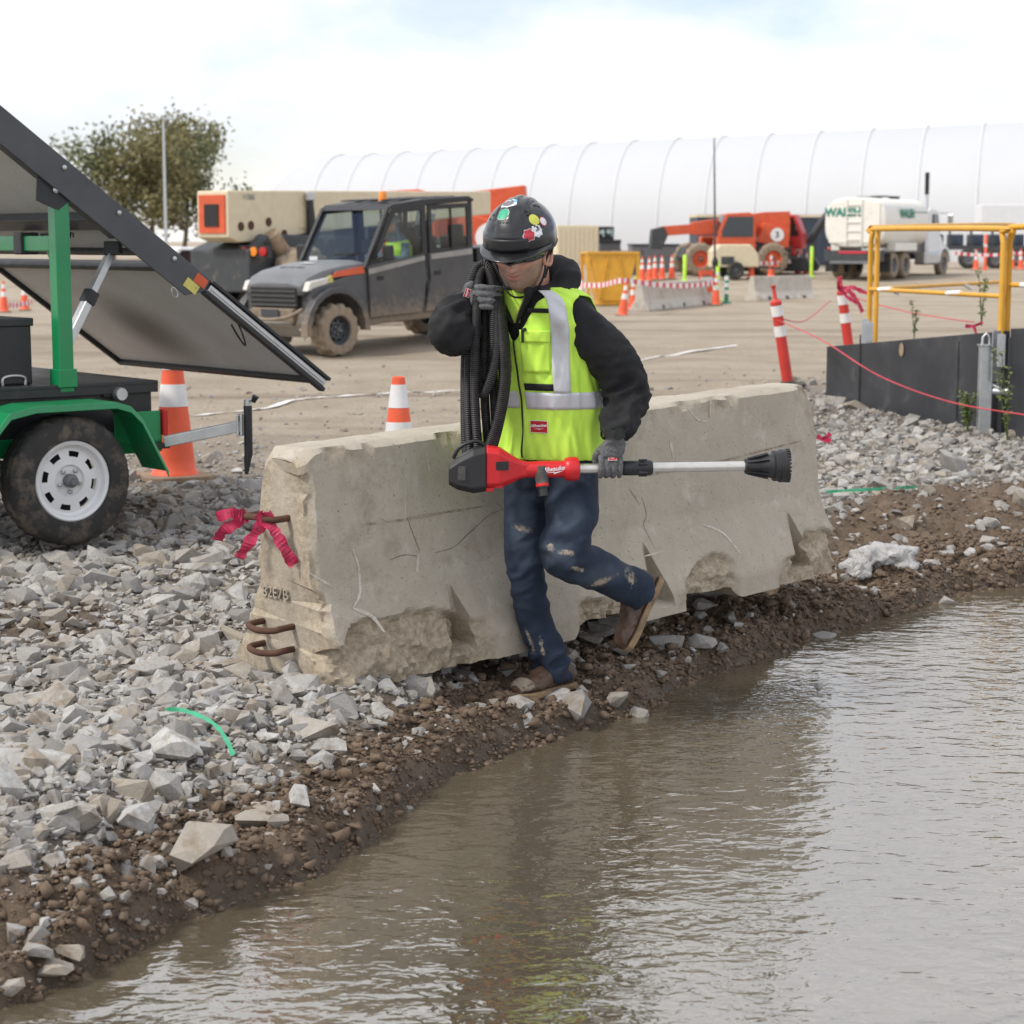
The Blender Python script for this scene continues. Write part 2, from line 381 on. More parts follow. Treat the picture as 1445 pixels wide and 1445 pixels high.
# ---------------------------------------------------------------- water
def water_mat():
    m, t, b = newmat('muddy_water'); co = nd(t, 'ShaderNodeTexCoord').outputs['Object']
    c = mixc(t, ramp(t, noise(t, co, 1.2, 4), .3, .7), (.085, .069, .044), (.11, .09, .06)); t.links.new(c, b.inputs['Base Color'])
    b.inputs['Roughness'].default_value = .025; b.inputs['IOR'].default_value = 3.6
    def lay(scale, sc, rot, dist):
        mp_ = nd(t, 'ShaderNodeMapping'); mp_.inputs['Scale'].default_value = sc; mp_.inputs['Rotation'].default_value = (0, 0, R(rot)); t.links.new(co, mp_.inputs[0])
        return noise(t, mp_.outputs[0], scale, 2.5, .45, dist)
    p = bump(t, b, lay(8.5, (.85, 1.2, 1), -12, .5), .6, .015)
    p = bump(t, b, lay(21, (.85, 1.25, 1), 8, .6), .55, .006, p)
    bump(t, b, lay(2.2, (.8, 1.2, 1), 25, 0), .4, .018, p)
    return m
mb = MB(); mb.grid(lambda a, c: V(-12 + a * 90, -40 + c * 62, ZW), 12, 12)
water = mb.build('water', water_mat()); water['kind'] = 'structure'

# ---------------------------------------------------------------- stones
def stone_mat(name, muddy):
    m, t, b = newmat(name); co = nd(t, 'ShaderNodeTexCoord').outputs['Object']
    if name == 'stone': f = nd(t, 'ShaderNodeObjectInfo').outputs['Random']
    else:
        x = nd(t, 'ShaderNodeAttribute'); x.attribute_name = 'tint'; f = x.outputs['Fac']
    r = t.nodes.new('ShaderNodeValToRGB'); e = r.color_ramp.elements
    if muddy: cols = [(0, (.09, .062, .04)), (.5, (.145, .10, .066)), (1, (.21, .15, .105))]
    else: cols = [(0, (.17, .165, .165)), (.2, (.32, .32, .32)), (.5, (.44, .435, .425)), (.74, (.32, .27, .21)), (.86, (.52, .52, .515)), (1, (.22, .21, .21))]
    while len(e) < len(cols): e.new(.5)
    for k, (p, c) in enumerate(cols): e[k].position = p; e[k].color = (*c, 1)
    t.links.new(f, r.inputs[0])
    c = mixc(t, ramp(t, noise(t, co, 30, 6, .7), .35, .7), r.outputs[0], [.28, .255, .22] if not muddy else [.125, .085, .055])
    c = mixc(t, ramp(t, noise(t, co, 11, 7, .7), .5, .7), c, (.19, .145, .10) if not muddy else (.12, .085, .058))
    t.links.new(c, b.inputs['Base Color']); b.inputs['Roughness'].default_value = .9
    bump(t, b, noise(t, co, 70, 6, .65), .5, .006); return m
MATS['stone'] = stone_mat('stone', False); MATS['gravel'] = stone_mat('gravel', False); MATS['clod'] = stone_mat('clod', True)
def hull_rock(seed, npts, flat=(.55, .9)):
    r = random.Random(seed); bm = bmesh.new(); sc = Vector((r.uniform(.95, 1.3), r.uniform(.7, 1.0), r.uniform(*flat)))
    for i in range(npts):
        d = Vector((r.gauss(0, 1), r.gauss(0, 1), r.gauss(0, 1))).normalized() * r.uniform(.82, 1.08); bm.verts.new((d.x * sc.x, d.y * sc.y, d.z * sc.z))
    g = bmesh.ops.convex_hull(bm, input=bm.verts); junk = [e for e in g['geom_interior'] if isinstance(e, bmesh.types.BMVert)]
    if junk: bmesh.ops.delete(bm, geom=junk, context='VERTS')
    bmesh.ops.recalc_face_normals(bm, faces=bm.faces); bm.verts.index_update(); return bm
def rock_mesh(seed):
    bm = hull_rock(seed, 15); me = bpy.data.meshes.new('stone'); bmesh.ops.bevel(bm, geom=bm.edges[:], offset=.018, segments=1, affect='EDGES'); bm.to_mesh(me); bm.free(); me.materials.append(MATS['stone']); return me
ROCKS = [rock_mesh(i) for i in range(14)]
placed = []
def put_stone(x, y, r, sink=.35, rz=None, tilt=.35, me=None):
    o = bpy.data.objects.new('stone', me or random.choice(ROCKS)); COL.objects.link(o); o.parent = ground
    o.location = (x, y, max(gz(x, y), ZW - .02) + r * (.5 - sink) * .8); o.scale = (r, r, r * random.uniform(.8, 1.1))
    o.rotation_euler = (random.gauss(0, tilt), random.gauss(0, tilt), random.uniform(0, 6.28) if rz is None else rz); placed.append((x, y, r)); return o
# stones that the photograph shows one by one (u, v, width in photograph pixels)
HERO = [(180, 827, 50), (268, 795, 52), (205, 785, 40), (135, 790, 60), (215, 945, 75), (85, 790, 50), (245, 1030, 72), (262, 1065, 40), (85, 1135, 75), (215, 1115, 45), (30, 1180, 60), (60, 1010, 40), (150, 1060, 45), (295, 895, 50), (140, 900, 50), (75, 880, 60), (310, 960, 48), (190, 985, 40), (130, 850, 45), (30, 850, 55), (290, 1090, 50), (175, 1165, 38), (340, 930, 40), (390, 975, 42), (440, 985, 40), (870, 1000, 45), (903, 1003, 34), (1068, 918, 24), (1175, 820, 40), (1265, 858, 28), (1345, 662, 62), (1440, 705, 40), (1300, 705, 30), (1395, 735, 28), (1345, 780, 34), (1165, 885, 34), (735, 940, 44), (800, 890, 40), (660, 970, 44), (520, 995, 30), (600, 1095, 18), (575, 1108, 16), (492, 1135, 18), (487, 1150, 16), (1310, 705, 26), (110, 960, 55), (40, 930, 50), (255, 860, 40), (330, 845, 40), (60, 770, 40), (325, 1010, 34), (360, 1000, 30), (20, 1090, 45), (120, 1100, 40)]
for u, v, w in HERO:
    p = WZ(u, v + w * .2, .12 if v < 930 or u < 420 else (-.1 if 860 < u < 910 else -.03)); r = w / F_PX * p.y * .5
    if edge_s(np.array([p.x]), np.array([p.y]))[0] < -.02: p.y += .08
    put_stone(p.x, p.y, r * 1.05, .3)
def inside_barrier(x, y): return None

def hit(u, v, zoff=0):
    """where the sight line through (u, v) meets the ground"""
    d = W(u, v, 1.0) - CAM; y = 4.0
    while y < 400:
        p = CAM + d * y
        if p.z <= float(np.interp(y, PY, PZ)) + zoff: return p
        y += .05 if y < 30 else .15
    return CAM + d * 400
# ---------------------------------------------------------------- concrete barrier
BA = W(424, 637, 6.75); BB = W(1150, 541, 8.95)
bl = (BB - BA); BLEN = bl.length; bx = bl.normalized(); by = Vector((-bx.y, bx.x, 0)).normalized(); bz = bx.cross(by)   # by points away from the camera
BH = .84; HT = .122; HB = .285
BO = BA + by * HT - bz * BH                                     # base line of the barrier, near end
def bprof(z):                                                   # half width at height z
    return np.interp(z, [0, .09, .36, BH], [HB, HB, .172, HT])
def bpt(s, z, side=-1, out=0): return BO + bx * s + by * (side * (float(bprof(z)) + out)) + bz * z
SLOTS = [.62, 1.72, 2.72]
def barrier_mesh():
    ns = 280; prof = []
    for z in np.linspace(.0, .36, 30): prof.append((-1, z))
    for z in np.linspace(.385, BH - .02, 18): prof.append((-1, z))
    top = [(-.8, BH - .004), (-.4, BH), (0, BH), (.4, BH), (.8, BH - .004)]
    L = [(s_, z, None) for s_, z in prof] + [(None, z, w) for w, z in top] + [(1, z, None) for s_, z in reversed(prof[::2])]
    n = len(L); P = np.zeros((ns + 1, n, 3)); chip = np.zeros((ns + 1, n))
    S_ = np.linspace(0, BLEN, ns + 1)
    for j, (sd, z, w) in enumerate(L):
        hw = float(bprof(z)); yv = (sd if w is None else w * HT / HT) * (hw if w is None else HT)
        P[:, j, 0] = S_; P[:, j, 1] = yv; P[:, j, 2] = z
        nsy = -1 if (sd == -1) else (1 if sd == 1 else 0)
        if sd == -1:
            # broken lower corner, broken toes
            nz = fbm(S_, np.full(ns + 1, z), 1.5, 9, 4, .6)
            lim = .155 + .05 * np.sin(S_ * 5) + (fbm(S_, 0 * S_, 2, 6, 3) - .5) * .12
            c1 = sstep(.03, 0, z - lim) * sstep(.82, .70, S_ + (nz - .5) * .15)
            lim2 = .13 + .06 * np.sin((S_ - 1.95) * 9)
            c2 = sstep(.02, -.01, z - lim2) * sstep(1.88, 1.95, S_) * sstep(2.28, 2.2, S_)
            lim3 = .11 + .09 * sstep(2.75, 2.85, S_) - .14 * sstep(2.9, 3.2, S_)
            c3 = sstep(.02, -.01, z - lim3) * sstep(2.5, 2.62, S_)
            c4 = sstep(.02, -.01, z - .12 - .1 * (nz - .5)) * sstep(1.2, 1.3, S_) * sstep(1.62, 1.55, S_)
            c = np.clip(c1 + c2 + c3 + c4, 0, 1); chip[:, j] = c
            depth = c * (.020 + .09 * (nz - .35)) + c1 * sstep(.25, 0, S_) * .05
            P[:, j, 1] += depth
            P[:, j, 2] += c2 * sstep(.16, .0, z) * .05 + c4 * sstep(.1, 0, z) * .05
            # drainage pockets: columns follow the pocket outline
            for sc in SLOTS:
                if z < .30:
                    wd = .085 * (1 - z / .30) + .004; sh = .03 * (1 - z / .3); d = S_ - sc
                    P[:, j, 0] += np.where(np.abs(d) < .2, np.interp(d, [-.2, -.085, .085, .2], [-.2, sh - wd, sh + wd, .2]) - d, 0)
                    P[:, j, 1] += (np.abs(d) < .083) * (.30 - z) * .5 * sstep(.045, .06, z)
            e = sstep(BH - .10, BH - .02, z) * sstep(.52, .7, fbm(S_, np.full(ns + 1, z), 6, 7, 3)); P[:, j, 1] += e * .022; chip[:, j] = np.maximum(chip[:, j], e)
        # worn ends
        for end, sg in ((S_, 1), (BLEN - S_, -1)):
            wv = fbm(np.full(ns + 1, z * 6), np.full(ns + 1, yv * 6), 4 + sg, 2.2, 4, .6) - .42
            k = sstep(.09, 0, end); P[:, j, 0] += sg * k * np.maximum(wv, 0) * .08
            cc_ = sstep(.035, 0, end) * (np.abs(yv) > .6 * hw); P[:, j, 1] -= cc_ * np.sign(yv) * (.012 + .03 * fbm(np.full(ns + 1, z), 0 * S_, sg, 14, 3)); chip[:, j] = np.maximum(chip[:, j], cc_)
            if w is not None or z > BH - .05: P[:, j, 2] -= sstep(.07, 0, end) * .035
    nz = fbm(P[..., 0], P[..., 2] + P[..., 1], 2.2, 24, 3, .6) - .5
    P[..., 1] += np.sign(P[..., 1]) * nz * (.005 + .045 * chip); P[..., 2] += (fbm(P[..., 0], P[..., 1], 7, 10, 3) - .5) * (.010 + .02 * chip) * (P[..., 2] > .01)
    verts = []; faces = []
    for i in range(ns + 1):
        for j in range(n):
            a = P[i, j]; verts.append(BO + bx * a[0] + by * a[1] + bz * a[2])
    for i in range(ns):
        for j in range(n - 1): faces.append((i * n + j, (i + 1) * n + j, (i + 1) * n + j + 1, i * n + j + 1))
        faces.append((i * n + n - 1, (i + 1) * n + n - 1, (i + 1) * n, i * n))
    # end caps as fans of strips between the two sides
    ch = chip.reshape(-1).tolist()
    for i, sg in ((0, 1), (ns, -1)):
        base = i * n; m = n; lo, hi = 0, n - 1
        c = len(verts); zz = sorted(set(round(float(z), 4) for z in np.linspace(.0, BH, 12)))
        cen = []
        for z in zz:
            verts.append(BO + bx * (S_[i] + sg * .012 + sg * .03 * (fbm(np.array([z * 3]), np.array([1.]), sg, 2, 3)[0] - .4)) + bz * min(z, BH - .03)); ch.append(.15); cen.append(len(verts) - 1)
        for j in range(n - 1):
            za = (verts[base + j] - BO).dot(bz); zb = (verts[base + j + 1] - BO).dot(bz)
            ka = min(range(len(zz)), key=lambda k: abs(zz[k] - za)); kb = min(range(len(zz)), key=lambda k: abs(zz[k] - zb))
            faces.append((base + j, base + j + 1, cen[kb]) if ka == kb else (base + j, base + j + 1, cen[kb], cen[ka]))
        faces.append((base + n - 1, base, cen[0]))
    me = bpy.data.meshes.new('concrete_body'); me.from_pydata([tuple(v) for v in verts], [], faces)
    a = me.attributes.new('chip', 'FLOAT', 'POINT'); a.data.foreach_set('value', np.array(ch, np.float32))
    bm = bmesh.new(); bm.from_mesh(me); bmesh.ops.recalc_face_normals(bm, faces=bm.faces); bm.to_mesh(me); bm.free(); return me
def concrete(name='concrete', chipattr=True, base=((.37, .325, .262), (.47, .42, .345))):
    m, t, b = newmat(name); co = nd(t, 'ShaderNodeTexCoord').outputs['Object']
    c = mixc(t, ramp(t, noise(t, co, 2.2, 8, .65), .3, .7), *base)
    mp_ = nd(t, 'ShaderNodeMapping'); mp_.inputs['Scale'].default_value = (5, 5, .6); t.links.new(co, mp_.inputs[0])
    c = mixc(t, ramp(t, noise(t, mp_.outputs[0], 1.6, 6, .6), .52, .85), c, (.34, .295, .23))      # water streaks
    c = mixc(t, ramp(t, noise(t, co, 7, 8, .7), .57, .74), c, (.52, .48, .41)); c = mixc(t, ramp(t, noise(t, co, 3.3, 9, .72), .54, .72), c, (.27, .225, .165))
    c = mixc(t, ramp(t, noise(t, co, 95, 3, .6), .64, .70), c, (.2, .17, .13))                     # pin holes
    if chipattr:
        x = nd(t, 'ShaderNodeAttribute'); x.attribute_name = 'chip'
        agg = mixc(t, ramp(t, noise(t, co, 45, 5, .7), .35, .65), (.27, .215, .15), (.46, .39, .295)); c = mixc(t, x.outputs['Fac'], c, agg)
    t.links.new(c, b.inputs['Base Color']); b.inputs['Roughness'].default_value = .92
    p = bump(t, b, noise(t, co, 55, 7, .7), .7, .006); bump(t, b, noise(t, co, 8, 6, .65), .5, .012, p); MATS[name] = m
concrete(); concrete('far_concrete', False, ((.44, .41, .36), (.54, .51, .46)))
BASE = BO.copy(); BASE.z -= .0
jb = thing('concrete_barrier', 'long weathered concrete road barrier with broken foot beside the walking man', 'barrier', BO + bx * BLEN / 2, world=True)
me = barrier_mesh(); me.materials.append(MATS['concrete']); place('concrete_body', me, jb, smooth=32)
# cracks and pale scrapes follow the upper face
M('crack', (.06, .05, .04), .95); M('scrape', (.56, .52, .45), .9, var=.1, vs=40, dirt=(.38, .34, .27), dcov=.45, ds=50)
def on_face(u, v):                                              # a spot on the near face given its place in the photograph
    d = W(u, v, 1) - CAM; best = None
    for z0 in np.linspace(.0, BH, 85):
        for_n = -by; q0 = bpt(0, z0); 
        t_ = (q0 - CAM).dot(by) / d.dot(by); p = CAM + d * t_; zz = (p - BO).dot(bz)
        if best is None or abs(zz - z0) < best[0]: best = (abs(zz - z0), (p - BO).dot(bx), zz)
    return best[1], best[2]
def ribbon(name, px, w, mat, out=.0015):
    if name == 'scrape': w *= .7
    pts = [on_face(u, v) for u, v in px]; C = catmull([V(s, z, 0) for s, z in pts], 5)
    mb = MB(); n = len(C); vs = []
    for i, c in enumerate(C):
        tg = (C[min(n - 1, i + 1)] - C[max(0, i - 1)]).normalized(); nn = V(-tg.y, tg.x, 0); k = w * (.35 + .65 * math.sin(math.pi * (i + .6) / (n + .2))) * random.uniform(.7, 1.2)
        for sg in (-1, 1):
            q = c + nn * (sg * k); vs.append(bpt(q.x, max(.02, q.y), -1, out))
    mb.add(vs, [(2 * i, 2 * i + 1, 2 * i + 3, 2 * i + 2) for i in range(n - 1)]); mb.build(name, mat, jb)
ribbon('crack', [(613, 780), (640, 772), (662, 752), (690, 727), (708, 719)], .0011, 'crack')
ribbon('crack', [(700, 708), (712, 722)], .0011, 'crack'); ribbon('crack', [(574, 730), (582, 752), (592, 778)], .0011, 'crack')
ribbon('crack', [(905, 700), (912, 726), (908, 742), (925, 775)], .0011, 'crack'); ribbon('crack', [(888, 690), (902, 712)], .0011, 'crack')
ribbon('crack', [(550, 790), (570, 783), (590, 785)], .0011, 'crack')
ribbon('scrape', [(497, 775), (506, 800), (508, 835), (498, 858)], .009, 'scrape'); ribbon('scrape', [(498, 858), (525, 870), (543, 892)], .010, 'scrape')
ribbon('scrape', [(590, 782), (588, 808)], .010, 'scrape'); ribbon('scrape', [(436, 808), (472, 830)], .006, 'scrape')
ribbon('scrape', [(965, 570), (985, 592), (1000, 594)], .005, 'scrape'); ribbon('scrape', [(992, 740), (1020, 752), (1046, 782)], .008, 'scrape')
ribbon('scrape', [(945, 620), (950, 645)], .010, 'scrape'); ribbon('scrape', [(1003, 560), (1002, 590)], .005, 'scrape'); ribbon('scrape', [(572, 690), (571, 735)], .004, 'scrape')
ribbon('scrape', [(908, 785), (935, 778)], .004, 'scrape'); ribbon('scrape', [(601, 640), (606, 665)], .006, 'scrape')
M('brown_stain', (.25, .2, .145), .95, var=.2, vs=30, dirt=(.38, .335, .27), dcov=.5, ds=30)
for pts in ([(510, 740), (560, 735), (610, 726), (690, 713)], [(905, 672), (1000, 655), (1060, 640), (1130, 622)]): ribbon('brown_stain', pts, .006, 'brown_stain', .001)
# lifting loops and cast number on the near end
def endp(y, z, out=0): return BO - bx * out + by * (y * .78 + .05) + bz * z
for z in (.215, .135):
    mb = MB(); pts = [endp(-.10, z, -.05), endp(-.10, z, .035), endp(-.085, z - .004, .06), endp(0, z - .008, .075), endp(.085, z - .004, .06), endp(.10, z, .035), endp(.10, z, -.05)]
    mb.tube(catmull(pts, 5), .0115, 10); mb.build('lifting_loop', 'rust', jb, smooth=60)
mb = MB(); mb.tube(catmull([endp(-.10, .60, -.04), endp(-.095, .60, .05), endp(0, .605, .065), endp(.09, .60, .05), endp(.10, .60, -.04)], 5), .012, 10); mb.build('lifting_loop', 'rust', jb, smooth=60)
text_mesh('82E7B', .055, 'concrete', jb, frame(endp(.0, .325, -.012), -by, bz), .005, name='cast_number')
# torn ribbon tied to the top loop
def strip(name, paths, w, mat, label=None, cat=None, parent=None, flutter=.3, thick=.0008):
    mb = MB()
    for pts in paths:
        C = catmull(pts, 6); n = len(C); vs = []
        for i, c in enumerate(C):
            tg = (C[min(n - 1, i + 1)] - C[max(0, i - 1)]).normalized(); sd = tg.cross(V(.3, -1, .2)).normalized()
            sd = (sd + tg.cross(sd) * flutter * math.sin(i * .9 + len(mb.v))).normalized(); k = w / 2 * (1 if 0 < i else .5) * random.uniform(.65, 1.1)
            vs += [c - sd * k, c + sd * k]
        mb.add(vs, [(2 * i, 2 * i + 1, 2 * i + 3, 2 * i + 2) for i in range(n - 1)])
    o = mb.build(name, mat, parent, solid=thick)
    if label: solo(o); tag(o, label, cat)
    return o
lp = endp(-.06, .60, .062); lq = endp(.085, .60, .055)
strip('ribbon', [[lp, lp + V(.03, -.02, -.03), lp + V(.07, -.03, -.10), lp + V(.10, -.02, -.155)], [lp, lp + V(-.03, -.03, -.04), lp + V(-.07, -.04, -.10), lp + V(-.09, -.03, -.13)],
    [lp + V(-.025, -.015, .022), lp, lp + V(.03, -.01, .018)], [lp + V(.02, -.015, .02), lp, lp + V(-.02, -.015, -.02)]], .044, 'pink_ribbon', 'long two-tailed red ribbon tied in a knot on the rusty barrier loop', 'ribbon')
strip('ribbon', [[lq, lq + V(-.03, -.02, -.02), lq + V(-.08, -.02, -.05), lq + V(-.10, 0, -.085)], [lq, lq + V(-.04, -.02, .015), lq + V(-.10, -.02, .0)]], .044, 'pink_ribbon', 'short torn red ribbon at the outer end of the rusty barrier loop', 'ribbon')
# scatter the remaining countable stones, then the uncountable gravel
def in_barrier(x, y):
    p = Vector((x, y, 0)) - Vector((BO.x, BO.y, 0)); s = p.dot(bx); w = p.dot(by); return -.02 < s < BLEN and -.22 < w < .3
k = 0; tries = 0
while k < 300 - len(HERO) and tries < 6000:
    tries += 1
    y = random.uniform(4.6, 12.5); x = random.uniform(-.26 * y - .2, .27 * y + .2)
    s = float(edge_s(np.array([x]), np.array([y]))[0])
    if s < .04 or in_barrier(x, y): continue
    mdm = float(mudmask(np.array([x]), np.array([y]), np.array([s]))[0])
    if random.random() < mdm * .8: continue
    r = min(.11, random.lognormvariate(-3.05, .42)) * (.7 if mdm > .5 else 1)
    if any((x - a) ** 2 + (y - c) ** 2 < (r + q_) ** 2 * .8 for a, c, q_ in placed): continue
    put_stone(x, y, r, .36); k += 1
def scatter(name, n, gen, mat, seed):
    g = np.random.default_rng(seed); x, y, r = gen(g, n); n = len(x)
    tint = g.random(n); QL = []; FL = []; TL_ = []; o_ = 0; NT = 14; which = g.integers(0, NT, n); zg = ground_h(x, y)
    for k in range(NT):
        bm = hull_rock(100 + k + seed * 50, 12, (.5, .9)); iv = np.array([v.co[:] for v in bm.verts]); ifc = np.array([[v.index for v in f.verts] for f in bm.faces]); bm.free()
        w = np.where(which == k)[0]; m = len(w); nv = len(iv); rr = r[w]
        P = iv[None] * (rr[:, None] * g.uniform(.8, 1.2, (m, 1)))[..., None] * g.uniform(.8, 1.2, (m, 1, 3))
        a = g.uniform(0, 6.28, m); b_ = g.normal(0, .4, m); ca, sa, cb, sb = np.cos(a)[:, None], np.sin(a)[:, None], np.cos(b_)[:, None], np.sin(b_)[:, None]
        px, py, pz = P[..., 0], P[..., 1] * cb - P[..., 2] * sb, P[..., 1] * sb + P[..., 2] * cb
        QL.append(np.stack([px * ca - py * sa + x[w][:, None], px * sa + py * ca + y[w][:, None], pz + (zg[w] + rr * .2)[:, None]], -1).reshape(-1, 3))
        FL.append((ifc[None] + (np.arange(m) * nv)[:, None, None]).reshape(-1, 3) + o_); TL_.append(np.repeat(tint[w], nv)); o_ += m * nv
    Q = np.concatenate(QL); Fc = np.concatenate(FL).astype(np.int32); tv = np.concatenate(TL_)
    me = bpy.data.meshes.new(name); me.vertices.add(len(Q)); me.vertices.foreach_set('co', Q.ravel()); me.loops.add(Fc.size); me.loops.foreach_set('vertex_index', Fc.ravel())
    me.polygons.add(len(Fc)); me.polygons.foreach_set('loop_start', np.arange(0, Fc.size, 3, dtype=np.int32)); me.polygons.foreach_set('loop_total', np.full(len(Fc), 3, np.int32)); me.update(calc_edges=True)
    at = me.attributes.new('tint', 'FLOAT', 'POINT'); at.data.foreach_set('value', tv.astype(np.float32))
    if mat == 'gravel': me.shade_flat()
    me.materials.append(MATS[mat]); o = bpy.data.objects.new(name, me); COL.objects.link(o); o.parent = ground; o['kind'] = 'stuff'; return o
def gen_gravel(g, n):
    y = 4.2 * (24 / 4.2) ** g.random(n) ; x = g.uniform(-.29, .30, n) * y
    s = edge_s(x, y); m = mudmask(x, y, s); rd = sstep(10.5, 15, y - np.clip(x - .9, 0, 2.2) * 3.6 + (fbm(x, y, 3, .5, 3) - .5) * 6)
    ok = (s > .02) & (g.random(n) > m * .86) & (g.random(n) > rd * .93)
    x, y, rd = x[ok], y[ok], rd[ok]
    return x, y, np.clip(g.lognormal(-4.6, .68, len(x)), .003, .07) * (1 + .03 * y) * (1 - .35 * rd)
def gen_clod(g, n):
    y = g.uniform(4.3, 13, n); x = g.uniform(-.28, .29, n) * y; s = edge_s(x, y); m = mudmask(x, y, s); ok = (s > -.03) & (g.random(n) < m); x, y = x[ok], y[ok]
    return x, y, np.clip(g.lognormal(-5.2, .6, len(x)), .003, .035)
def gen_edge(g, n):
    x = g.uniform(-1.2, 3.6, n); y = np.interp(x, EX, EY) + g.uniform(-.25, .75, n); s = edge_s(x, y); ok = (s > -.035) & (g.random(n) < .25 + .75 * mudmask(x, y, s)); x, y = x[ok], y[ok]
    return x, y, np.clip(g.lognormal(-5.0, .55, len(x)), .003, .03)
def gen_big(g, n):
    x, y, r = gen_clod(g, n); return x, y, np.clip(g.lognormal(-3.75, .38, len(x)), .012, .065)
scatter('large_mud_clods', 800, gen_big, 'clod', 6)
scatter('wet_mud_crumbs', 34000, gen_edge, 'clod', 5)
scatter('loose_gravel', 100000, gen_gravel, 'gravel', 3); scatter('mud_clods', 52000, gen_clod, 'clod', 4)
# chalk lines sprayed on the haul road
M('chalk', (.74, .73, .71), .95, dirt=(.5, .45, .38), dcov=.4, ds=6)
for px in ([(262, 582), (330, 573), (400, 567), (450, 561), (560, 551), (680, 540)], [(905, 508), (960, 501), (1040, 495)]):
    C = catmull([WZ(u, v, .16) for u, v in px], 8); mb = MB(); vs = []
    for c in C:
        for k in (-1, 1): x_, y_ = c.x, c.y + k * .06 * random.uniform(.7, 1.2); vs.append(V(x_, y_, gz(x_, y_) + .012))
    mb.add(vs, [(2 * i, 2 * i + 1, 2 * i + 3, 2 * i + 2) for i in range(len(C) - 1)]); o = mb.build('chalk_line', 'chalk', ground)
# litter
strip('strap', [[WZ(233, 1001, .19), WZ(262, 1003, .21), WZ(300, 1020, .2), WZ(320, 1045, .19), WZ(329, 1066, .16)]], .014, 'green_strap', 'curved green plastic strap lying on the loose gravel', 'strap', flutter=.1)
strip('strap', [[WZ(1165, 694, .19), WZ(1220, 691, .20), WZ(1260, 689, .20), WZ(1292, 687, .19)]], .02, 'green_strap', 'straight green plastic strap lying beyond the end of the barrier', 'strap', flutter=.1)
mb = MB()
bc = WZ(1235, 800, .05); bag_mat = M('bag_film', (.58, .56, .54), .35, var=.08, dirt=(.4, .34, .27), dcov=.3, ds=12)
for dx, dy, dz, r_, sq in ((.10, .12, .09, .11, .5), (-.02, .03, .07, .09, .6), (-.12, -.06, .03, .075, .8), (.16, .08, .05, .07, .5), (.02, .10, .06, .09, .5)):
    sph = []; nn = 22
    for i in range(nn + 1):
        th = math.pi * i / nn; ring = []
        for j in range(nn):
            ph = 2 * math.pi * j / nn; d = V(math.sin(th) * math.cos(ph) * 1.25, math.sin(th) * math.sin(ph), math.cos(th) * sq)
            k = r_ * (1 + .45 * (mnoise.noise(d * 1.7 + V(dx * 30, 0, 0))) - .5 * abs(mnoise.noise(d * 2.6 + V(0, dy * 40, 0))))
            ring.append(V(bc.x + dx, bc.y + dy, gz(bc.x + dx, bc.y + dy) + dz * .55) + d * k)
        sph.append(ring)
    mb.loft(sph, False)
me = remesh(mb, .010, 1, 'plastic_bag', lambda co, no: co + no * ((fbm(co[:, 0] * 1.4, co[:, 1], co[:, 2] * 2, 13, 2, .5) - .5) * .03)[:, None]); me.materials.append(bag_mat); _t = bag_mat.node_tree; _b = _t.nodes['Principled BSDF']; _b.inputs['Transmission Weight'].default_value = .35; bump(_t, _b, noise(_t, nd(_t, 'ShaderNodeTexCoord').outputs['Object'], 16, 3, .5, 1.5), 1, .03)
o = place('plastic_bag', me, None, smooth=60); solo(o); tag(o, 'crumpled white plastic bag lying on the brown mud bank', 'bag')
# ---------------------------------------------------------------- the walking man
def denim_mat():
    m, t, b = newmat('denim'); co = nd(t, 'ShaderNodeTexCoord').outputs['Object']
    def att(n): x = nd(t, 'ShaderNodeAttribute'); x.attribute_name = n; return x.outputs['Fac']
    c = mixc(t, ramp(t, noise(t, co, 9, 7, .65), .3, .72), (.006, .012, .027), (.017, .031, .060))
    def add(x, y, k):
        n = nd(t, 'ShaderNodeMath', operation='MULTIPLY_ADD'); t.links.new(y, n.inputs[0]); n.inputs[1].default_value = k; t.links.new(x, n.inputs[2]); return n.outputs[0]
    c = mixc(t, ramp(t, add(att('fade'), noise(t, co, 14, 6, .6), .6), .6, 1.9), c, (.075, .10, .135))
    c = mixc(t, ramp(t, add(att('stain'), noise(t, co, 34, 9, .8), 3.2), 2.15, 2.6), c, (.33, .28, .22))
    t.links.new(c, b.inputs['Base Color']); b.inputs['Roughness'].default_value = .88
    p = bump(t, b, noise(t, co, 420, 3), .3, .002); bump(t, b, noise(t, co, 22, 4, .55), .35, .012, p); MATS['denim'] = m
denim_mat()
M('denim_dirt', (.36, .31, .25), .95, var=.2, vs=30)
M('hoodie_black', (.0115, .0115, .013), .92, var=.25, bmp=.35, bs=300, bd=.002, dirt=(.035, .033, .032), dcov=.25, ds=12)
M('boot_leather', (.085, .05, .034), .5, var=.3, vs=14, bmp=.3, bs=70, dirt=(.21, .165, .12), dcov=.35, ds=9)
M('boot_sole', (.32, .22, .12), .8, var=.2, dirt=(.16, .115, .075), dcov=.5, ds=14)
M('boot_mud', (.2, .165, .13), .95, var=.3, vs=60, bmp=.6, bs=120)
M('glove_knit', (.12, .12, .125), .9, var=.35, vs=120, bmp=.4, bs=400, bd=.002)
M('glove_palm', (.018, .018, .02), .6, bmp=.3, bs=150)
M('reflective', (.60, .61, .64), .45, var=.07, vs=10, bmp=.25, bs=35, bd=.006, dirt=(.42, .42, .43), dcov=.2, ds=25)
M('helmet_black', (.013, .013, .015), .3, var=.2, coat=.25, bmp=.06, bs=90, dirt=(.05, .048, .046), dcov=.2, ds=20)
M('tool_red', (.56, .013, .018), .38, var=.1, dirt=(.16, .03, .03), dcov=.15, ds=25)
M('logo_red', (.5, .012, .02), .6, var=.06)
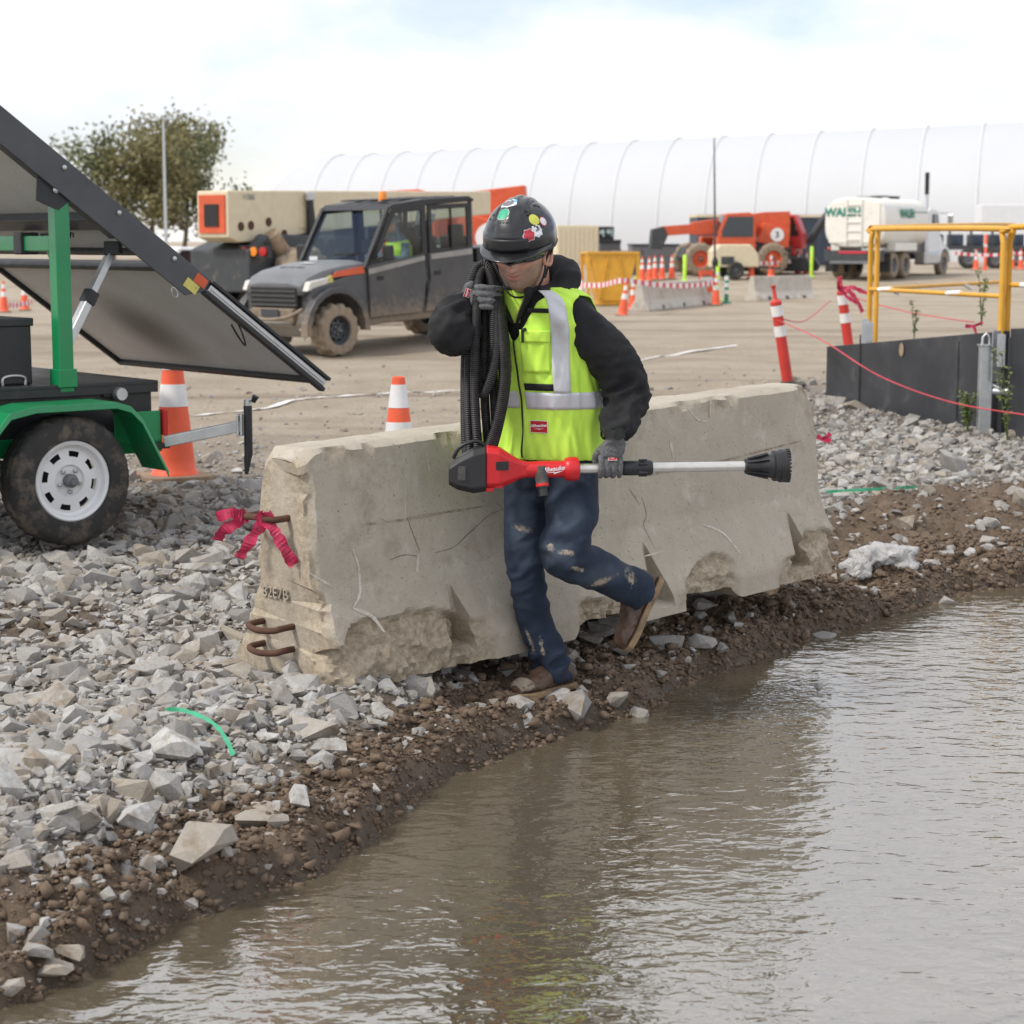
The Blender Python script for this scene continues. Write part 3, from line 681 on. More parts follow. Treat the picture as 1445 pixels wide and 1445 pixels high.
M('pole_silver', (.62, .6, .56), .34, .75, var=.08, vs=30)
M('hose_black', (.016, .016, .018), .5, var=.25, dirt=(.06, .055, .05), dcov=.25, ds=14)
M('watch', (.02, .02, .022), .3)
M('glasses_lens', (.012, .014, .014), .08)
def skin_mat():
    m, t, b = newmat('skin'); co = nd(t, 'ShaderNodeTexCoord').outputs['Object']
    x = nd(t, 'ShaderNodeAttribute'); x.attribute_name = 'beard'
    c = mixc(t, ramp(t, noise(t, co, 35, 5, .6), .3, .7), (.52, .25, .175), (.62, .35, .26))
    st = mixc(t, ramp(t, noise(t, co, 420, 3, .7), .35, .65), (.13, .085, .062), (.46, .29, .215)); c = mixc(t, x.outputs['Fac'], c, st); x2 = nd(t, 'ShaderNodeAttribute'); x2.attribute_name = 'lip'; c = mixc(t, ramp(t, x2.outputs['Fac'], .2, 1.6), c, (.30, .07, .06))
    t.links.new(c, b.inputs['Base Color']); b.inputs['Roughness'].default_value = .5; b.inputs['Subsurface Weight'].default_value = .05; b.inputs['Subsurface Radius'].default_value = (.012, .004, .002)
    bump(t, b, noise(t, co, 220, 4, .6), .25, .002); MATS['skin'] = m
skin_mat()
FEET = W(772, 975, 7.28)
man = thing('person', 'man in lime safety vest, black helmet, jeans and brown boots walking past the barrier', 'person', (FEET.x, FEET.y, gz(FEET.x, FEET.y)), world=True)
TD = V(-.62, -.78, 0).normalized(); TL = V(-TD.y, TD.x, 0)       # facing, and his left
def ell(c, ax, ay, a, b, n=28, p=2.3):
    out = []
    for j in range(n):
        th = 2 * math.pi * j / n; cs, sn = math.cos(th), math.sin(th)
        k = (abs(cs) ** p + abs(sn) ** p) ** (-1 / p); out.append(c + ax * (a * cs * k) + ay * (b * sn * k))
    return out
TC = [W(776, 640, 7.29), W(774, 585, 7.28), W(770, 530, 7.26), W(766, 480, 7.23), W(762, 445, 7.205), W(757, 418, 7.185), W(751, 402, 7.165)]
TA = [.185, .182, .19, .20, .203, .178, .085]; TB = [.14, .138, .142, .142, .132, .112, .08]
def torso(th, t, out=0):
    x = t * (len(TC) - 1); i = min(len(TC) - 2, int(x)); f = x - i
    g = lambda A: A[max(0, min(len(A) - 1, i - 1))], 
    def cm(A):
        p0, p1, p2, p3 = A[max(0, i - 1)], A[i], A[i + 1], A[min(len(A) - 1, i + 2)]
        return .5 * ((2 * p1) + (p2 - p0) * f + (2 * p0 - 5 * p1 + 4 * p2 - p3) * f * f + (3 * p1 - p0 - 3 * p2 + p3) * f ** 3)
    c = cm(TC); a = cm(TA) + out; b = cm(TB) + out; cs, sn = math.cos(th), math.sin(th); p = 2.35; k = (abs(cs) ** p + abs(sn) ** p) ** (-1 / p)
    return c + TD * (b * cs * k) + TL * (a * sn * k)
def fold(p, t, th):                                              # cloth folds shared by the vest and everything sewn on it
    w = mnoise.noise(V(th * 2.2, t * 5.5, 1.3)) * .018 + mnoise.noise(V(th * 4.5, t * 7 + th * 4, 4)) * .013 + mnoise.noise(V(th * 9 - t * 9, t * 7, 9)) * .005
    w += .012 * math.sin(th * 9 + t * 3) * max(0, .32 - t)
    return w
def vest_pt(th, t, out=0): return torso(th, t, .020 + out + fold(None, t, th))
# hoodie: trunk, sleeves and hood grown together
hb = MB(); hb.loft([[torso(2 * math.pi * j / 40, t, .0) for j in range(40)] for t in np.linspace(.02, .97, 26)])
LS, LE, LW = W(815, 452, 7.10), W(884, 556, 7.13), W(866, 612, 7.03)
RS, RE, RW = W(706, 455, 7.30), W(636, 462, 7.03), W(655, 424, 7.13)
hb.tube(catmull([torso(1.57, .80, -.06), W(812, 442, 7.11), LS + V(.022, 0, -.03), (LS * .5 + LE * .5) + V(.03, 0, .0), LE + V(.004, .01, 0), LE * .45 + LW * .55 + V(.01, 0, 0), LW], 6), [.055, .064, .080, .085, .082, .069, .052], 20)
hb.tube(catmull([torso(-1.57, .8, -.06), RS, RS * .5 + RE * .5 + V(-.01, 0, -.01), RE + V(.0, 0, -.02), RE * .5 + RW * .5 + V(-.012, -.02, .0), RW + V(-.002, 0, 0)], 6), [.075, .084, .082, .074, .062, .046], 20)
nk = W(752, 400, 7.17)
hood = []
for k in range(13):
    a_ = R(-150 + 300 * k / 12) + math.pi; d = TD * math.cos(a_) + TL * math.sin(a_); bk = max(0, -math.cos(a_)); hood.append(nk + d * (.095 + .03 * bk) + V(0, 0, -.035 + .075 * bk) - TD * .01)
hb.tube(hood, [.02, .026, .032, .042, .052, .06, .063, .06, .052, .042, .032, .026, .02], 14)
hb.tube([nk - TD * .13 + V(0, 0, .02) + TL * k for k in (-.10, -.05, 0, .05, .10)], [.03, .055, .062, .055, .03], 12)
def wr(amp, sx, sz, anis=None):
    def f(co, no):
        a = fbm(co[:, 0] * sx + co[:, 2] * sx * .6, co[:, 1] * sx, co[:, 2] * sz - co[:, 0] * sz * .5, 1, 2, .5); d = (.22 - np.abs(a - .5) * 1.6) * amp
        if anis is not None: d = d * anis(co)
        return co + no * d[:, None]
    return f
le = np.array(LE); lw = np.array(LW); re_ = np.array(RE)
def near(co, p, r): return np.exp(-((co - p) ** 2).sum(1) / r ** 2)
me = remesh(hb, .011, 5, 'hoodie', wr(.055, 12, 20, lambda co: .35 + .8 * near(co, le, .14) + near(co, lw, .12) + .7 * near(co, re_, .15))); me.materials.append(MATS['hoodie_black'])
hoodie = place('hoodie', me, man, smooth=180); hoodie['label'] = 'black hooded sweatshirt'
for t_ in (0,):
    mb = MB(); mb.tube([LW + (LW - LE).normalized() * k for k in (-.02, 0, .015)], [.047, .05, .046], 16); mb.build('cuff', 'hoodie_black', hoodie, smooth=60)
# T-shirt and hoodie lapels in the neck opening
mb = MB(); mb.grid(lambda a, b: torso((a - .5) * .75 * (b * .8 + .2), .62 + b * .29, .008 + .008 * b), 16, 14); tee = mb.build('t_shirt', 'lime', man, smooth=180)
for sg in (-1, 1):
    C = [torso(sg * (.05 + .42 * b), .62 + .33 * b, .016 + .018 * b) for b in np.linspace(0, 1, 10)]
    mb = MB(); mb.tube(C, [.008, .012, .015, .018, .02, .022, .022], 10, flat=.5); mb.build('lapel', 'hoodie_black', hoodie, smooth=60)
mb = MB(); mb.tube([torso(.05 + .37 * b, .62 + .33 * b, .034 + .016 * b) for b in np.linspace(0, 1, 10)], .0022, 6); mb.build('zip_edge', M('brass', (.45, .33, .16), .4, .8), hoodie)
# vest
def arm_hole(th, t):
    for sg in (-1, 1):
        if ((th - sg * 1.66) / .58) ** 2 + ((t - .68) / .175) ** 2 < 1: return True
    return False
def vest_keep(a, b):
    th = (a - .5) * 2 * math.pi; t = b * .95
    if arm_hole(th, t): return False
    if t > .50 and abs(th) < .03 + (t - .50) * 1.55 + max(0, t - .8) * 2.5: return False
    return True
nU, nV = 150, 84
mb = MB(); mb.grid(lambda a, b: vest_pt((a - .5) * 2 * math.pi, b * .95 - .035 * (1 - b) ** 6 * (1 + .5 * math.sin(a * 19))), nU, nV, keep=vest_keep)
bmv = bmesh.new(); bmv.from_mesh(mb.mesh('v')); bmesh.ops.delete(bmv, geom=[v for v in bmv.verts if not v.link_faces], context='VERTS'); bmesh.ops.remove_doubles(bmv, verts=bmv.verts, dist=1e-4)
for it in range(6):
    new = {}
    for v in bmv.verts:
        if v.is_boundary:
            nb = [e.other_vert(v).co for e in v.link_edges if e.is_boundary]
            if len(nb) == 2: new[v] = v.co * .4 + (nb[0] + nb[1]) * .3
    for v, c in new.items(): v.co = c
edges = [e for e in bmv.edges if e.is_boundary]
bmesh.ops.recalc_face_normals(bmv, faces=bmv.faces); me = bpy.data.meshes.new('vest'); bmv.to_mesh(me)
loops_pts = []
bmv.free(); me.materials.append(MATS['lime']); vest = place('vest', me, man, smooth=180, solid=.004); vest['label'] = 'lime yellow safety vest with silver reflective bands'
def patch(name, th0, th1, t0, t1, mat, out=.004, nu=20, nv=16, parent=None, keep=None, solid=.002, bend=0):
    mb = MB(); mb.grid(lambda a, b: vest_pt(th0 + (th1 - th0) * a + bend * b, t0 + (t1 - t0) * b, out), nu, nv, keep=keep); return mb.build(name, mat, parent or vest, smooth=180, solid=solid)
patch('reflective_band', -2.9, -.06, .205, .275, 'reflective', nu=60, nv=5); patch('reflective_band', .10, 2.9, .205, .275, 'reflective', nu=60, nv=5)
patch('reflective_band', .66, .98, .275, .915, 'reflective', .005, 8, 50, bend=-.02); patch('reflective_band', -.98, -.66, .275, .915, 'reflective', .005, 8, 50)
patch('pocket', .14, .62, .36, .56, 'lime', .007, 16, 14); patch('pocket_flap', .13, .64, .50, .575, 'lime', .011, 16, 6); patch('pocket', -.62, -.14, .36, .56, 'lime', .007, 16, 14)
patch('black_trim', .14, .66, .283, .312, 'hoodie_black', .006, 14, 3); patch('black_trim', .28, .64, .70, .735, 'hoodie_black', .006, 10, 3)
mb = MB(); mb.tube([vest_pt(.0, t, .002) for t in np.linspace(-.0, .51, 30)], .004, 8); mb.build('zipper', 'ink', vest)
mb = MB(); mb.tube([vest_pt(.19, .50, .016), vest_pt(.19, .575, .016)], .005, 8); mb.tube([vest_pt(.19, .575, .016), vest_pt(.25, .58, .018)], .006, 8); mb.build('pen', 'ink', vest)
def logo(parent, T, w, h, bg='logo_red', border=True):
    """red badge with white script lettering over a lightning stroke"""
    mb = MB(); mb.box((0, 0, 0), (w, h, .002), T); b_ = mb.build('logo_badge', bg, parent, bevel=.0008) if border else None
    if border:
        mb = MB(); mb.box((0, 0, -.0008), (w * 1.06, h * 1.1, .0014), T); mb.build('badge_edge', 'sign_white', parent)
    text_mesh('Milwaukee', h * .36, 'sign_white', parent, T @ Matrix.Translation((0, h * .10, .0016)) @ Matrix.Rotation(R(5), 4, 'Z'), .0004, .3, bold=.0004)
    mb = MB(); q = [(-.36 * w, -.24 * h), (.02 * w, -.13 * h), (.0, -.21 * h), (.38 * w, -.08 * h), (-.02 * w, -.28 * h), (.02 * w, -.19 * h)]
    mb.prism(q, .0012, .0020, 'xy', T); mb.build('logo_stroke', 'sign_white', parent)
p0 = vest_pt(.36, .135, .008); px_ = vest_pt(.46, .135, .008) - vest_pt(.26, .135, .008); py_ = vest_pt(.36, .18, .008) - vest_pt(.36, .09, .008)
logo(vest, frame(p0, px_, py_), .068, .041)
# jeans
RH, RK, RA = W(748, 660, 7.36), W(741, 800, 7.25), W(778, 945, 7.30)
LH, LK, LA = W(806, 660, 7.23), W(797, 783, 7.06), W(906, 836, 7.32)
jb_ = MB()
jb_.loft([ell(c, TD, TL, b, a, 30) for c, a, b in ((W(775, 618, 7.285), .172, .125), (W(775, 650, 7.29), .175, .135), (W(776, 685, 7.295), .16, .13), (W(776, 705, 7.295), .10, .10))])
jb_.tube(catmull([W(752, 640, 7.35), RH, RH * .5 + RK * .5 + V(0, -.012, 0), RK, RK * .5 + RA * .5 + V(-.012, .012, 0), RA + V(0, 0, .03), RA + V(.002, 0, -.03)], 7), [.095, .098, .088, .073, .066, .064, .068], 24)
jb_.tube(catmull([W(798, 640, 7.26), LH, LH * .5 + LK * .5 + V(.012, -.015, 0), LK, LK * .55 + LA * .45 + V(-.004, 0, .004), LA], 7), [.10, .103, .096, .083, .073, .069], 24)
rk, lk, ra, la = np.array(RK), np.array(LK), np.array(RA), np.array(LA); hip = np.array(W(776, 690, 7.2))
def jean_post(co, no):
    n = .22 - 1.6 * np.abs(fbm(co[:, 0] * 8 + co[:, 2] * 6, co[:, 1] * 8, co[:, 2] * 15 - co[:, 0] * 9, 1, 2, .5) - .5); k = .18 + near(co, ra, .13) * 1.2 + near(co, lk, .13) * .9 + near(co, la, .10) * .8 + .5 * near(co, rk, .12) + .5 * near(co, hip, .14)
    n2 = fbm(co[:, 0] * 5, co[:, 1] * 5, co[:, 2] * 5, 1, 2) - .5
    return co + no * (n * k * .05 + n2 * .018)[:, None]
me = remesh(jb_, .009, 4, 'jeans', jean_post); me.materials.append(MATS['denim']); jeans = place('jeans', me, man, smooth=180); jeans['label'] = 'dark blue denim jeans stained with dried mud'
n = len(me.vertices); co_ = np.empty(n * 3, np.float32); me.vertices.foreach_get('co', co_); co_ = co_.reshape(-1, 3) + np.array(origin_of(man)); st_ = np.zeros(n); fd_ = np.zeros(n)
for u, v, w, h, Y, ang in ((737, 748, 34, 14, 7.17, -15), (777, 772, 18, 13, 6.98, 0), (800, 780, 40, 12, 6.99, -8), (850, 820, 60, 14, 7.1, 18), (890, 815, 16, 40, 7.2, 25), (815, 800, 30, 10, 7.05, -20), (748, 905, 8, 50, 7.22, 20), (765, 915, 8, 40, 7.2, 10)):
    d = co_ - np.array(W(u, v, Y)); k = Y / F_PX; a = R(ang); ux = d[:, 0] * math.cos(a) + d[:, 2] * math.sin(a); uz = -d[:, 0] * math.sin(a) + d[:, 2] * math.cos(a)
    st_ = np.maximum(st_, np.exp(-(ux / (w * k / 2)) ** 2 - (uz / (h * k / 2)) ** 2) * (np.abs(d[:, 1]) < .14))
for u, v, w, h, Y in ((800, 725, 60, 70, 7.1), (790, 780, 50, 50, 7.0), (738, 740, 40, 120, 7.2), (850, 810, 90, 40, 7.12)):
    d = co_ - np.array(W(u, v, Y)); k = Y / F_PX; fd_ = np.maximum(fd_, np.exp(-(d[:, 0] / (w * k / 2)) ** 2 - (d[:, 2] / (h * k / 2)) ** 2))
for nm, ar in (('stain', st_), ('fade', fd_)): me.attributes.new(nm, 'FLOAT', 'POINT').data.foreach_set('value', ar.astype(np.float32))
# boots
def boot(ankle, heel, toe, up, name='boot', mud=False):
    fwd = (toe - heel).normalized(); up = (up - fwd * up.dot(fwd)).normalized(); sd = fwd.cross(up); L = (toe - heel).length
    prof = [(-.02, .034, .06, .075), (.10, .040, .075, .085), (.25, .041, .095, .095), (.38, .041, .09, .08), (.52, .043, .07, .062), (.68, .048, .052, .05), (.84, .047, .046, .045), (.95, .038, .038, .038), (1.0, .02, .025, .02)]
    b_ = MB(); rings = []
    for f, w, h, _ in prof:
        w *= 1.15; h *= 1.12; c = heel + fwd * (L * f); ring = []
        for j in range(18):
            th = 2 * math.pi * j / 18; cs, sn = math.cos(th), math.sin(th); k = (abs(cs) ** 2.6 + abs(sn) ** 2.6) ** (-1 / 2.6); ring.append(c + sd * (w * cs * k) + up * (.018 + h / 2 + h / 2 * sn * k))
        rings.append(ring)
    b_.loft(rings); b_.tube([heel + fwd * (L * .18) + up * .05, heel + fwd * (L * .17) + up * .10, ankle + up * .03], [.046, .046, .047], 16)
    me = remesh(b_, .006, 5, name, wr(.012, 22, 40)); me.materials.append(MATS['boot_leather']); o = place(name, me, man, smooth=180); o['label'] = 'brown leather work boot with tan sole'
    sb = MB(); out = []
    for f, w in ((-.035, .02), (-.02, .034), (.05, .04), (.2, .041), (.4, .038), (.55, .042), (.7, .05), (.85, .049), (.96, .038), (1.01, .022)): out.append((f * L, w * 1.18))
    poly = [(x, w) for x, w in out] + [(x, -w) for x, w in reversed(out)]
    T = Matrix((fwd, sd, up)).transposed().to_4x4(); T.translation = heel
    sb.prism(poly, 0.0, .024, 'xy', T); sb.build('sole', 'boot_sole', o, bevel=.004)
    lb = MB()
    for f in (.36, .43, .5, .57): 
        c = heel + fwd * (L * f) + up * (.018 + np.interp(f, [.25, .38, .52, .68], [.098, .093, .073, .055])); lb.tube([c - sd * .024, c + up * .004, c + sd * .024], .0028, 6)
    lb.build('laces', M('lace', (.10, .06, .035), .8), o); o.children[-1]['kind'] = 'stuff'
    if mud:
        tb = MB(); rings = []
        for f, w, h, _ in prof[6:]:
            c = heel + fwd * (L * f); rings.append([c + sd * ((w * 1.15 + .002) * math.cos(th)) + up * (.02 + h * .56 + (h * .56 + .003) * math.sin(th)) for th in np.linspace(-.2, math.pi + .2, 14)])
        tb.loft(rings, False, False); tb.build('toe_mud', 'boot_mud', o, smooth=180)
    return o
gzf = lambda p: gz(p.x, p.y)
he = W(803, 962, 7.36); to = W(728, 985, 7.16); zf = max(gz(he.x, he.y), gz(to.x, to.y)) 
dz = W(760, 985, 7.25).z - zf
print('foot ground', zf, 'wanted', W(728, 988, 7.16).z, W(803, 968, 7.36).z)
he.z = W(803, 969, 7.36).z; to.z = W(726, 987, 7.16).z
boot(RA + V(0, 0, -.03), he, to, V(0, 0, 1), mud=True)
lh = W(932, 820, 7.40); lt = W(886, 920, 7.30)
boot(LA, lh, lt, V(-.9, -.25, .25))
# gloves: a palm, four fingers and a thumb closed around the thing held
def hand(name, P, ax, rad, front, up, wrist, sc=1.0, spread=.0225, order=1, parent=man):
    ax = ax.normalized(); front = (front - ax * front.dot(ax)).normalized(); up = (up - ax * up.dot(ax) - front * up.dot(front)).normalized()
    b_ = MB(); lens = [1.0, 1.1, 1.05, .88]
    def at(k, a, r): return P + ax * k + (up * math.cos(a) + front * math.sin(a)) * r
    kn = []
    for i in range(4):
        k = (i - 1.5) * spread * order; l = lens[i]; a0 = R(48)
        pts = [at(k * .95, R(28), rad + .030), at(k, a0, rad + .022), at(k, a0 + R(45) * l, rad + .0125), at(k, a0 + R(95) * l, rad + .010), at(k * 1.0, a0 + R(140) * l, rad + .0095), at(k * 1.0, a0 + R(175) * l, rad + .011)]
        b_.tube(catmull(pts, 5), [.011, .0112, .0098, .0092, .0088, .0065], 10); kn.append(at(k, R(30), rad + .024))
    pc = P + up * (rad + .035) + front * (rad * .35 + .016)
    rings = []
    wv = wrist - pc
    for f, hw, th in ((0, .034, .031), (.3, .043, .019), (.6, .044, .019), (.85, .041, .017)):
        c = wrist.lerp(at(0, R(44), rad + .022), f); d = (at(0, R(44), rad + .022) - wrist).normalized(); nn = d.cross(ax).normalized(); rings.append(ell(c, ax, nn, hw, th, 18))
    b_.loft(rings)
    tb = at(-order * .034, R(10), rad + .045); b_.tube(catmull([wrist.lerp(pc, .5) - ax * (order * .02), tb, at(-order * .047, R(-18), rad + .022), at(-order * .042, R(-60), rad + .013), at(-order * .036, R(-95), rad + .012)], 5), [.017, .0165, .0135, .0125, .009], 10)
    me = remesh(b_, .0032, 1, name, wr(.004, 60, 60)); me.materials.append(MATS['glove_knit']); o = place(name, me, parent, smooth=180); o['label'] = 'grey knitted work glove with red badge'
    cb = MB(); d = (wrist - pc).normalized(); cb.tube([wrist - d * .012, wrist + d * .012, wrist + d * .028], [.035, .037, .036], 18, flat=.85); cb.build('cuff', 'glove_knit', o, smooth=60)
    return o, pc, ax, front, up
TA0 = W(655, 664, 6.98); TA1 = W(1105, 657, 7.12); tx = (TA1 - TA0).normalized()
def tool(u): return TA0 + tx * ((u - 655) / 450 * (TA1 - TA0).length)
gl, pc, ax, fr, up_ = hand('glove', tool(858), tx, .0185, V(0, -1, .15), V(0, 0, 1), W(868, 618, 7.02))
fc = tool(858) + up_ * .040 + fr * .040
logo(gl, frame(fc + V(.004, -.002, -.004), tx, up_ * .8 + fr * -.6), .030, .021)
mb = MB(); wd = (LW - W(868, 618, 7.02)).normalized(); wc = W(867, 610, 7.02); 
mb.tube([wc - V(0, 0, .016), wc + V(0, 0, .012)], .043, 20); wt = mb.build('watch_band', 'watch', man, smooth=60)
T = frame(wc + V(.014, -.043, 0), V(1, .35, 0), V(0, 0, 1)); mb = MB(); mb.lathe([(.0, -.004), (.021, -.004), (.023, .002), (.021, .008), (.017, .008), (.016, .006), (0, .006)], 24, T); mb.build('watch_dial', 'glasses_lens', wt, smooth=40)
# ---- head
HC = W(735, 357, 7.06)
hyaw = V(-.30, -.95, 0).normalized(); pit = R(16)
HF = (hyaw * math.cos(pit) - V(0, 0, 1) * math.sin(pit)).normalized(); HLft = V(0, 0, 1).cross(hyaw).normalized(); HU = HF.cross(HLft).normalized()
if HU.z < 0: HU = -HU
HL = HU.cross(HF).normalized()
HS = 1.1
def hw_(f, l, u): return HC + (HF * f + HL * l + HU * u) * HS
def gauss(d, c, w): c = Vector(c).normalized(); return math.exp(-((d - c).length / w) ** 2)
def lipg(d, z, w=.07): return math.exp(-(d.y / .24) ** 2 - ((d.z / max(.3, d.x) - z) / w) ** 2) if d.x > .3 else 0
def head_r(d):
    f, l, u = d
    wl = .077 - .012 * max(0, -u - .15); r = 1 / math.sqrt((f / .098) ** 2 + (l / wl) ** 2 + (u / .132) ** 2)
    r += .034 * gauss(d, (1, 0, -.20), .115) + .016 * gauss(d, (1, 0, -.04), .12) + .004 * (gauss(d, (1, .11, -.24), .06) + gauss(d, (1, -.11, -.24), .06))
    r += .014 * gauss(d, (.82, 0, -.78), .22) + .010 * (lipg(d, -.47) + lipg(d, -.60)) - .011 * lipg(d, -.535, .035) - .004 * gauss(d, (.9, 0, -.62), .09)
    for sg in (-1, 1):
        r += .006 * gauss(d, (.93, sg * .3, .27), .16) - .010 * gauss(d, (.92, sg * .34, .10), .14) + .005 * gauss(d, (.78, sg * .55, -.12), .2) - .005 * gauss(d, (.85, sg * .42, -.42), .14) + .006 * gauss(d, (.45, sg * .6, -.62), .25) - .003 * gauss(d, (.95, sg * .2, -.3), .06)
    return r
mb = MB(); nA, nB = 96, 80; beard = []; lips = []
vsn = []
for i in range(nB + 1):
    for j in range(nA):
        ph = math.pi * i / nB; th = 2 * math.pi * j / nA; d = V(math.sin(ph) * math.cos(th), math.sin(ph) * math.sin(th), math.cos(ph)); r = head_r(d); vsn.append(hw_(*(d * r)))
        bd = sstep(-.2, -.42, d.z) * sstep(-.15, .25, d.x) ; bd = max(bd, .9 * gauss(d, (.97, 0, -.33), .12), .8 * sstep(-.1, -.3, d.z) * sstep(.62, .45, abs(d.x - .35)) * (abs(d.y) > .5)); lp_ = max(lipg(d, -.47, .05), lipg(d, -.59, .05)); beard.append(float(bd) * (1 - lp_)); lips.append(lp_ + .9 * lipg(d, -.535, .025))
mb.add(vsn, [(i * nA + j, i * nA + (j + 1) % nA, (i + 1) * nA + (j + 1) % nA, (i + 1) * nA + j) for i in range(nB) for j in range(nA)])
nh = len(mb.v)
for sg in (-1, 1):                                               # ears
    er = [hw_(-.012 + .020 * math.cos(a) - .006 * math.sin(a), sg * (.078 + .014 * (math.cos(a) < .3)), -.005 + .034 * math.sin(a)) for a in np.linspace(0, 2 * math.pi, 17)[:-1]]
    mb.tube(er, .0075, 8, closed=True); mb.add([hw_(-.012, sg * .080, -.005)] + er, [(0, k + 1, (k + 1) % 16 + 1) for k in range(16)])
mb.tube([torso(0, .93, -.06) - TD * .03, nk + V(0, 0, .03), hw_(-.02, 0, -.06)], [.062, .060, .062], 20)
mhead = mb.mesh('head'); bt = np.zeros(len(mhead.vertices), np.float32); bt[:len(beard)] = beard
lt_ = np.zeros(len(mhead.vertices), np.float32); lt_[:len(lips)] = lips; mhead.attributes.new('lip', 'FLOAT', 'POINT').data.foreach_set('value', lt_)
a_ = mhead.attributes.new('beard', 'FLOAT', 'POINT'); a_.data.foreach_set('value', bt); mhead.materials.append(MATS['skin']); head = place('head', mhead, man, smooth=180)
# safety glasses under the brim
mb = MB()
def lens(a, b):
    th = (a - .5) * 2.7; d = V(math.cos(th), math.sin(th) * .9, .20 - .22 * b).normalized(); return hw_(*(d * (head_r(d) + .012 + .006 * math.cos(th))))
mb.grid(lens, 30, 6); gs = mb.build('safety_glasses', 'glasses_lens', man, smooth=180, solid=.002)
for sg in (-1, 1):
    mb = MB(); mb.tube([hw_(.055, sg * .083, .014), hw_(.02, sg * .087, .012), hw_(-.02, sg * .086, .008)], .0035, 8); mb.build('temple_arm', 'lime_post', gs)
# ---- helmet
HO = .053
def helm(az, el, out=0):
    """az 0 = front, positive to his left; el 0 = rim, 90 = crown"""
    d = V(math.cos(el) * math.cos(az), math.cos(el) * math.sin(az), math.sin(el)); r = 1 / math.sqrt((d.x / .139) ** 2 + (d.y / .113) ** 2 + (d.z / .118) ** 2)
    rid = .005 * sstep(.34, .26, abs(d.y)) * sstep(.1, .3, d.z) + .004 * sstep(.10, .05, abs(d.y)) * sstep(.5, .7, d.z) + .004 * sstep(.30, .22, d.z) * sstep(-.2, .2, d.x)
    gro = -.004 * sstep(.03, .012, abs(abs(d.y) - .40)) * sstep(.25, .4, d.z)
    p = d * (r + float(rid) + float(gro) + out); return hw_(p.x - .012, p.y, p.z + HO)
mb = MB(); mb.grid(lambda a, b: helm((a - .5) * 2 * math.pi, R(-14) * (1 - b) * (1 - .0) + R(90) * b), 84, 40); helmet = mb.build('helmet', 'helmet_black', man, smooth=50, solid=.003); helmet['label'] = 'black safety helmet covered with stickers'
mb = MB(); mb.grid(lambda a, b: helm((a - .5) * 2.5, R(-6) + 0 * b, .003) + (HF * (.055 * math.cos((a - .5) * 2.5) ** .7) - HU * .018 * (1 - abs(a - .5) * 1.2)) * b, 36, 8); mb.build('brim', 'helmet_black', helmet, smooth=60, solid=.004)
mb = MB(); mb.tube([helm((a - .5) * 2 * math.pi, R(-13), .002) for a in np.linspace(0, 1, 60)], .0045, 8); mb.build('rim', 'black_plastic', helmet, smooth=60)
def sticker(name, az, el, ra_, mats, shape=None, rot=0):
    c = helm(az, el, .002); e1 = (helm(az + .02, el, .002) - helm(az - .02, el, .002)).normalized(); e2 = (helm(az, el + .02, .002) - helm(az, el - .02, .002)).normalized()
    def pt(x, y, o): return helm(az + (x * math.cos(rot) - y * math.sin(rot)) / (.125 * max(.35, math.cos(el))), el + (x * math.sin(rot) + y * math.cos(rot)) / .125, o)
    for k, (mt, sc) in enumerate(mats):
        n = 24; sh = shape or (lambda t: 1); mb = MB(); vs_ = [pt(0, 0, .0028 + k * .0009)]; rn = 4
        for r_ in range(1, rn + 1):
            for j in range(n): a2 = 2 * math.pi * j / n; q_ = ra_ * sc * sh(a2) * r_ / rn; vs_.append(pt(q_ * math.cos(a2), q_ * math.sin(a2), .0028 + k * .0009))
        fs_ = [(0, 1 + j, 1 + (j + 1) % n) for j in range(n)] + [(1 + (r_ - 1) * n + j, 1 + (r_ - 1) * n + (j + 1) % n, 1 + r_ * n + (j + 1) % n, 1 + r_ * n + j) for r_ in range(1, rn) for j in range(n)]
        o = mb.add(vs_, fs_).build(name, mt, helmet, smooth=180)
M('st_green', (.03, .36, .2), .4, var=.05); M('st_yellow', (.55, .58, .08), .4, var=.05); M('st_white', (.72, .72, .74), .4); M('st_red', (.48, .03, .05), .4); M('st_blue', (.2, .5, .75), .4); M('st_grey', (.16, .16, .18), .5)
sticker('sticker', R(-14), R(46), .021, [('st_white', 1), ('st_green', .93)])
sticker('sticker', R(46), R(36), .019, [('st_yellow', 1)])
sticker('sticker', R(64), R(30), .017, [('st_red', 1), ('st_white', .82)])
sticker('sticker', R(30), R(15), .020, [('st_white', 1), ('st_red', .9)], lambda t: .8 + .25 * math.sin(3 * t + 1) ** 2)
sticker('sticker', R(44), R(19), .021, [('st_white', 1)], lambda t: .85 + .2 * math.cos(4 * t) ** 2)
sticker('sticker', R(46), R(20), .012, [('st_grey', .8)], lambda t: .4 + .6 * abs(math.cos(t)) ** 3, .7)
sticker('sticker', R(-20), R(68), .027, [('st_white', 1), ('st_grey', .7)], lambda t: .75 + .3 * abs(math.cos(t)))
sticker('sticker', R(0), R(72), .012, [('st_blue', 1)], lambda t: .6 + .5 * abs(math.cos(t)), .5)
for az, el in ((-14, 33), (-8, 33), (-2, 33), (36, 52), (41, 49), (38, 46), (75, 60), (82, 58), (88, 54), (42, 26), (46, 24), (-40, 50), (-46, 44), (-50, 36)):
    mb = MB(); c = helm(R(az), R(el), .001); T = frame(c, helm(R(az + 3), R(el)) - helm(R(az - 3), R(el)), helm(R(az), R(el + 3)) - helm(R(az), R(el - 3))); mb.box((0, 0, 0), (.008, .007, .004), T); mb.build('vent', 'ink', helmet)
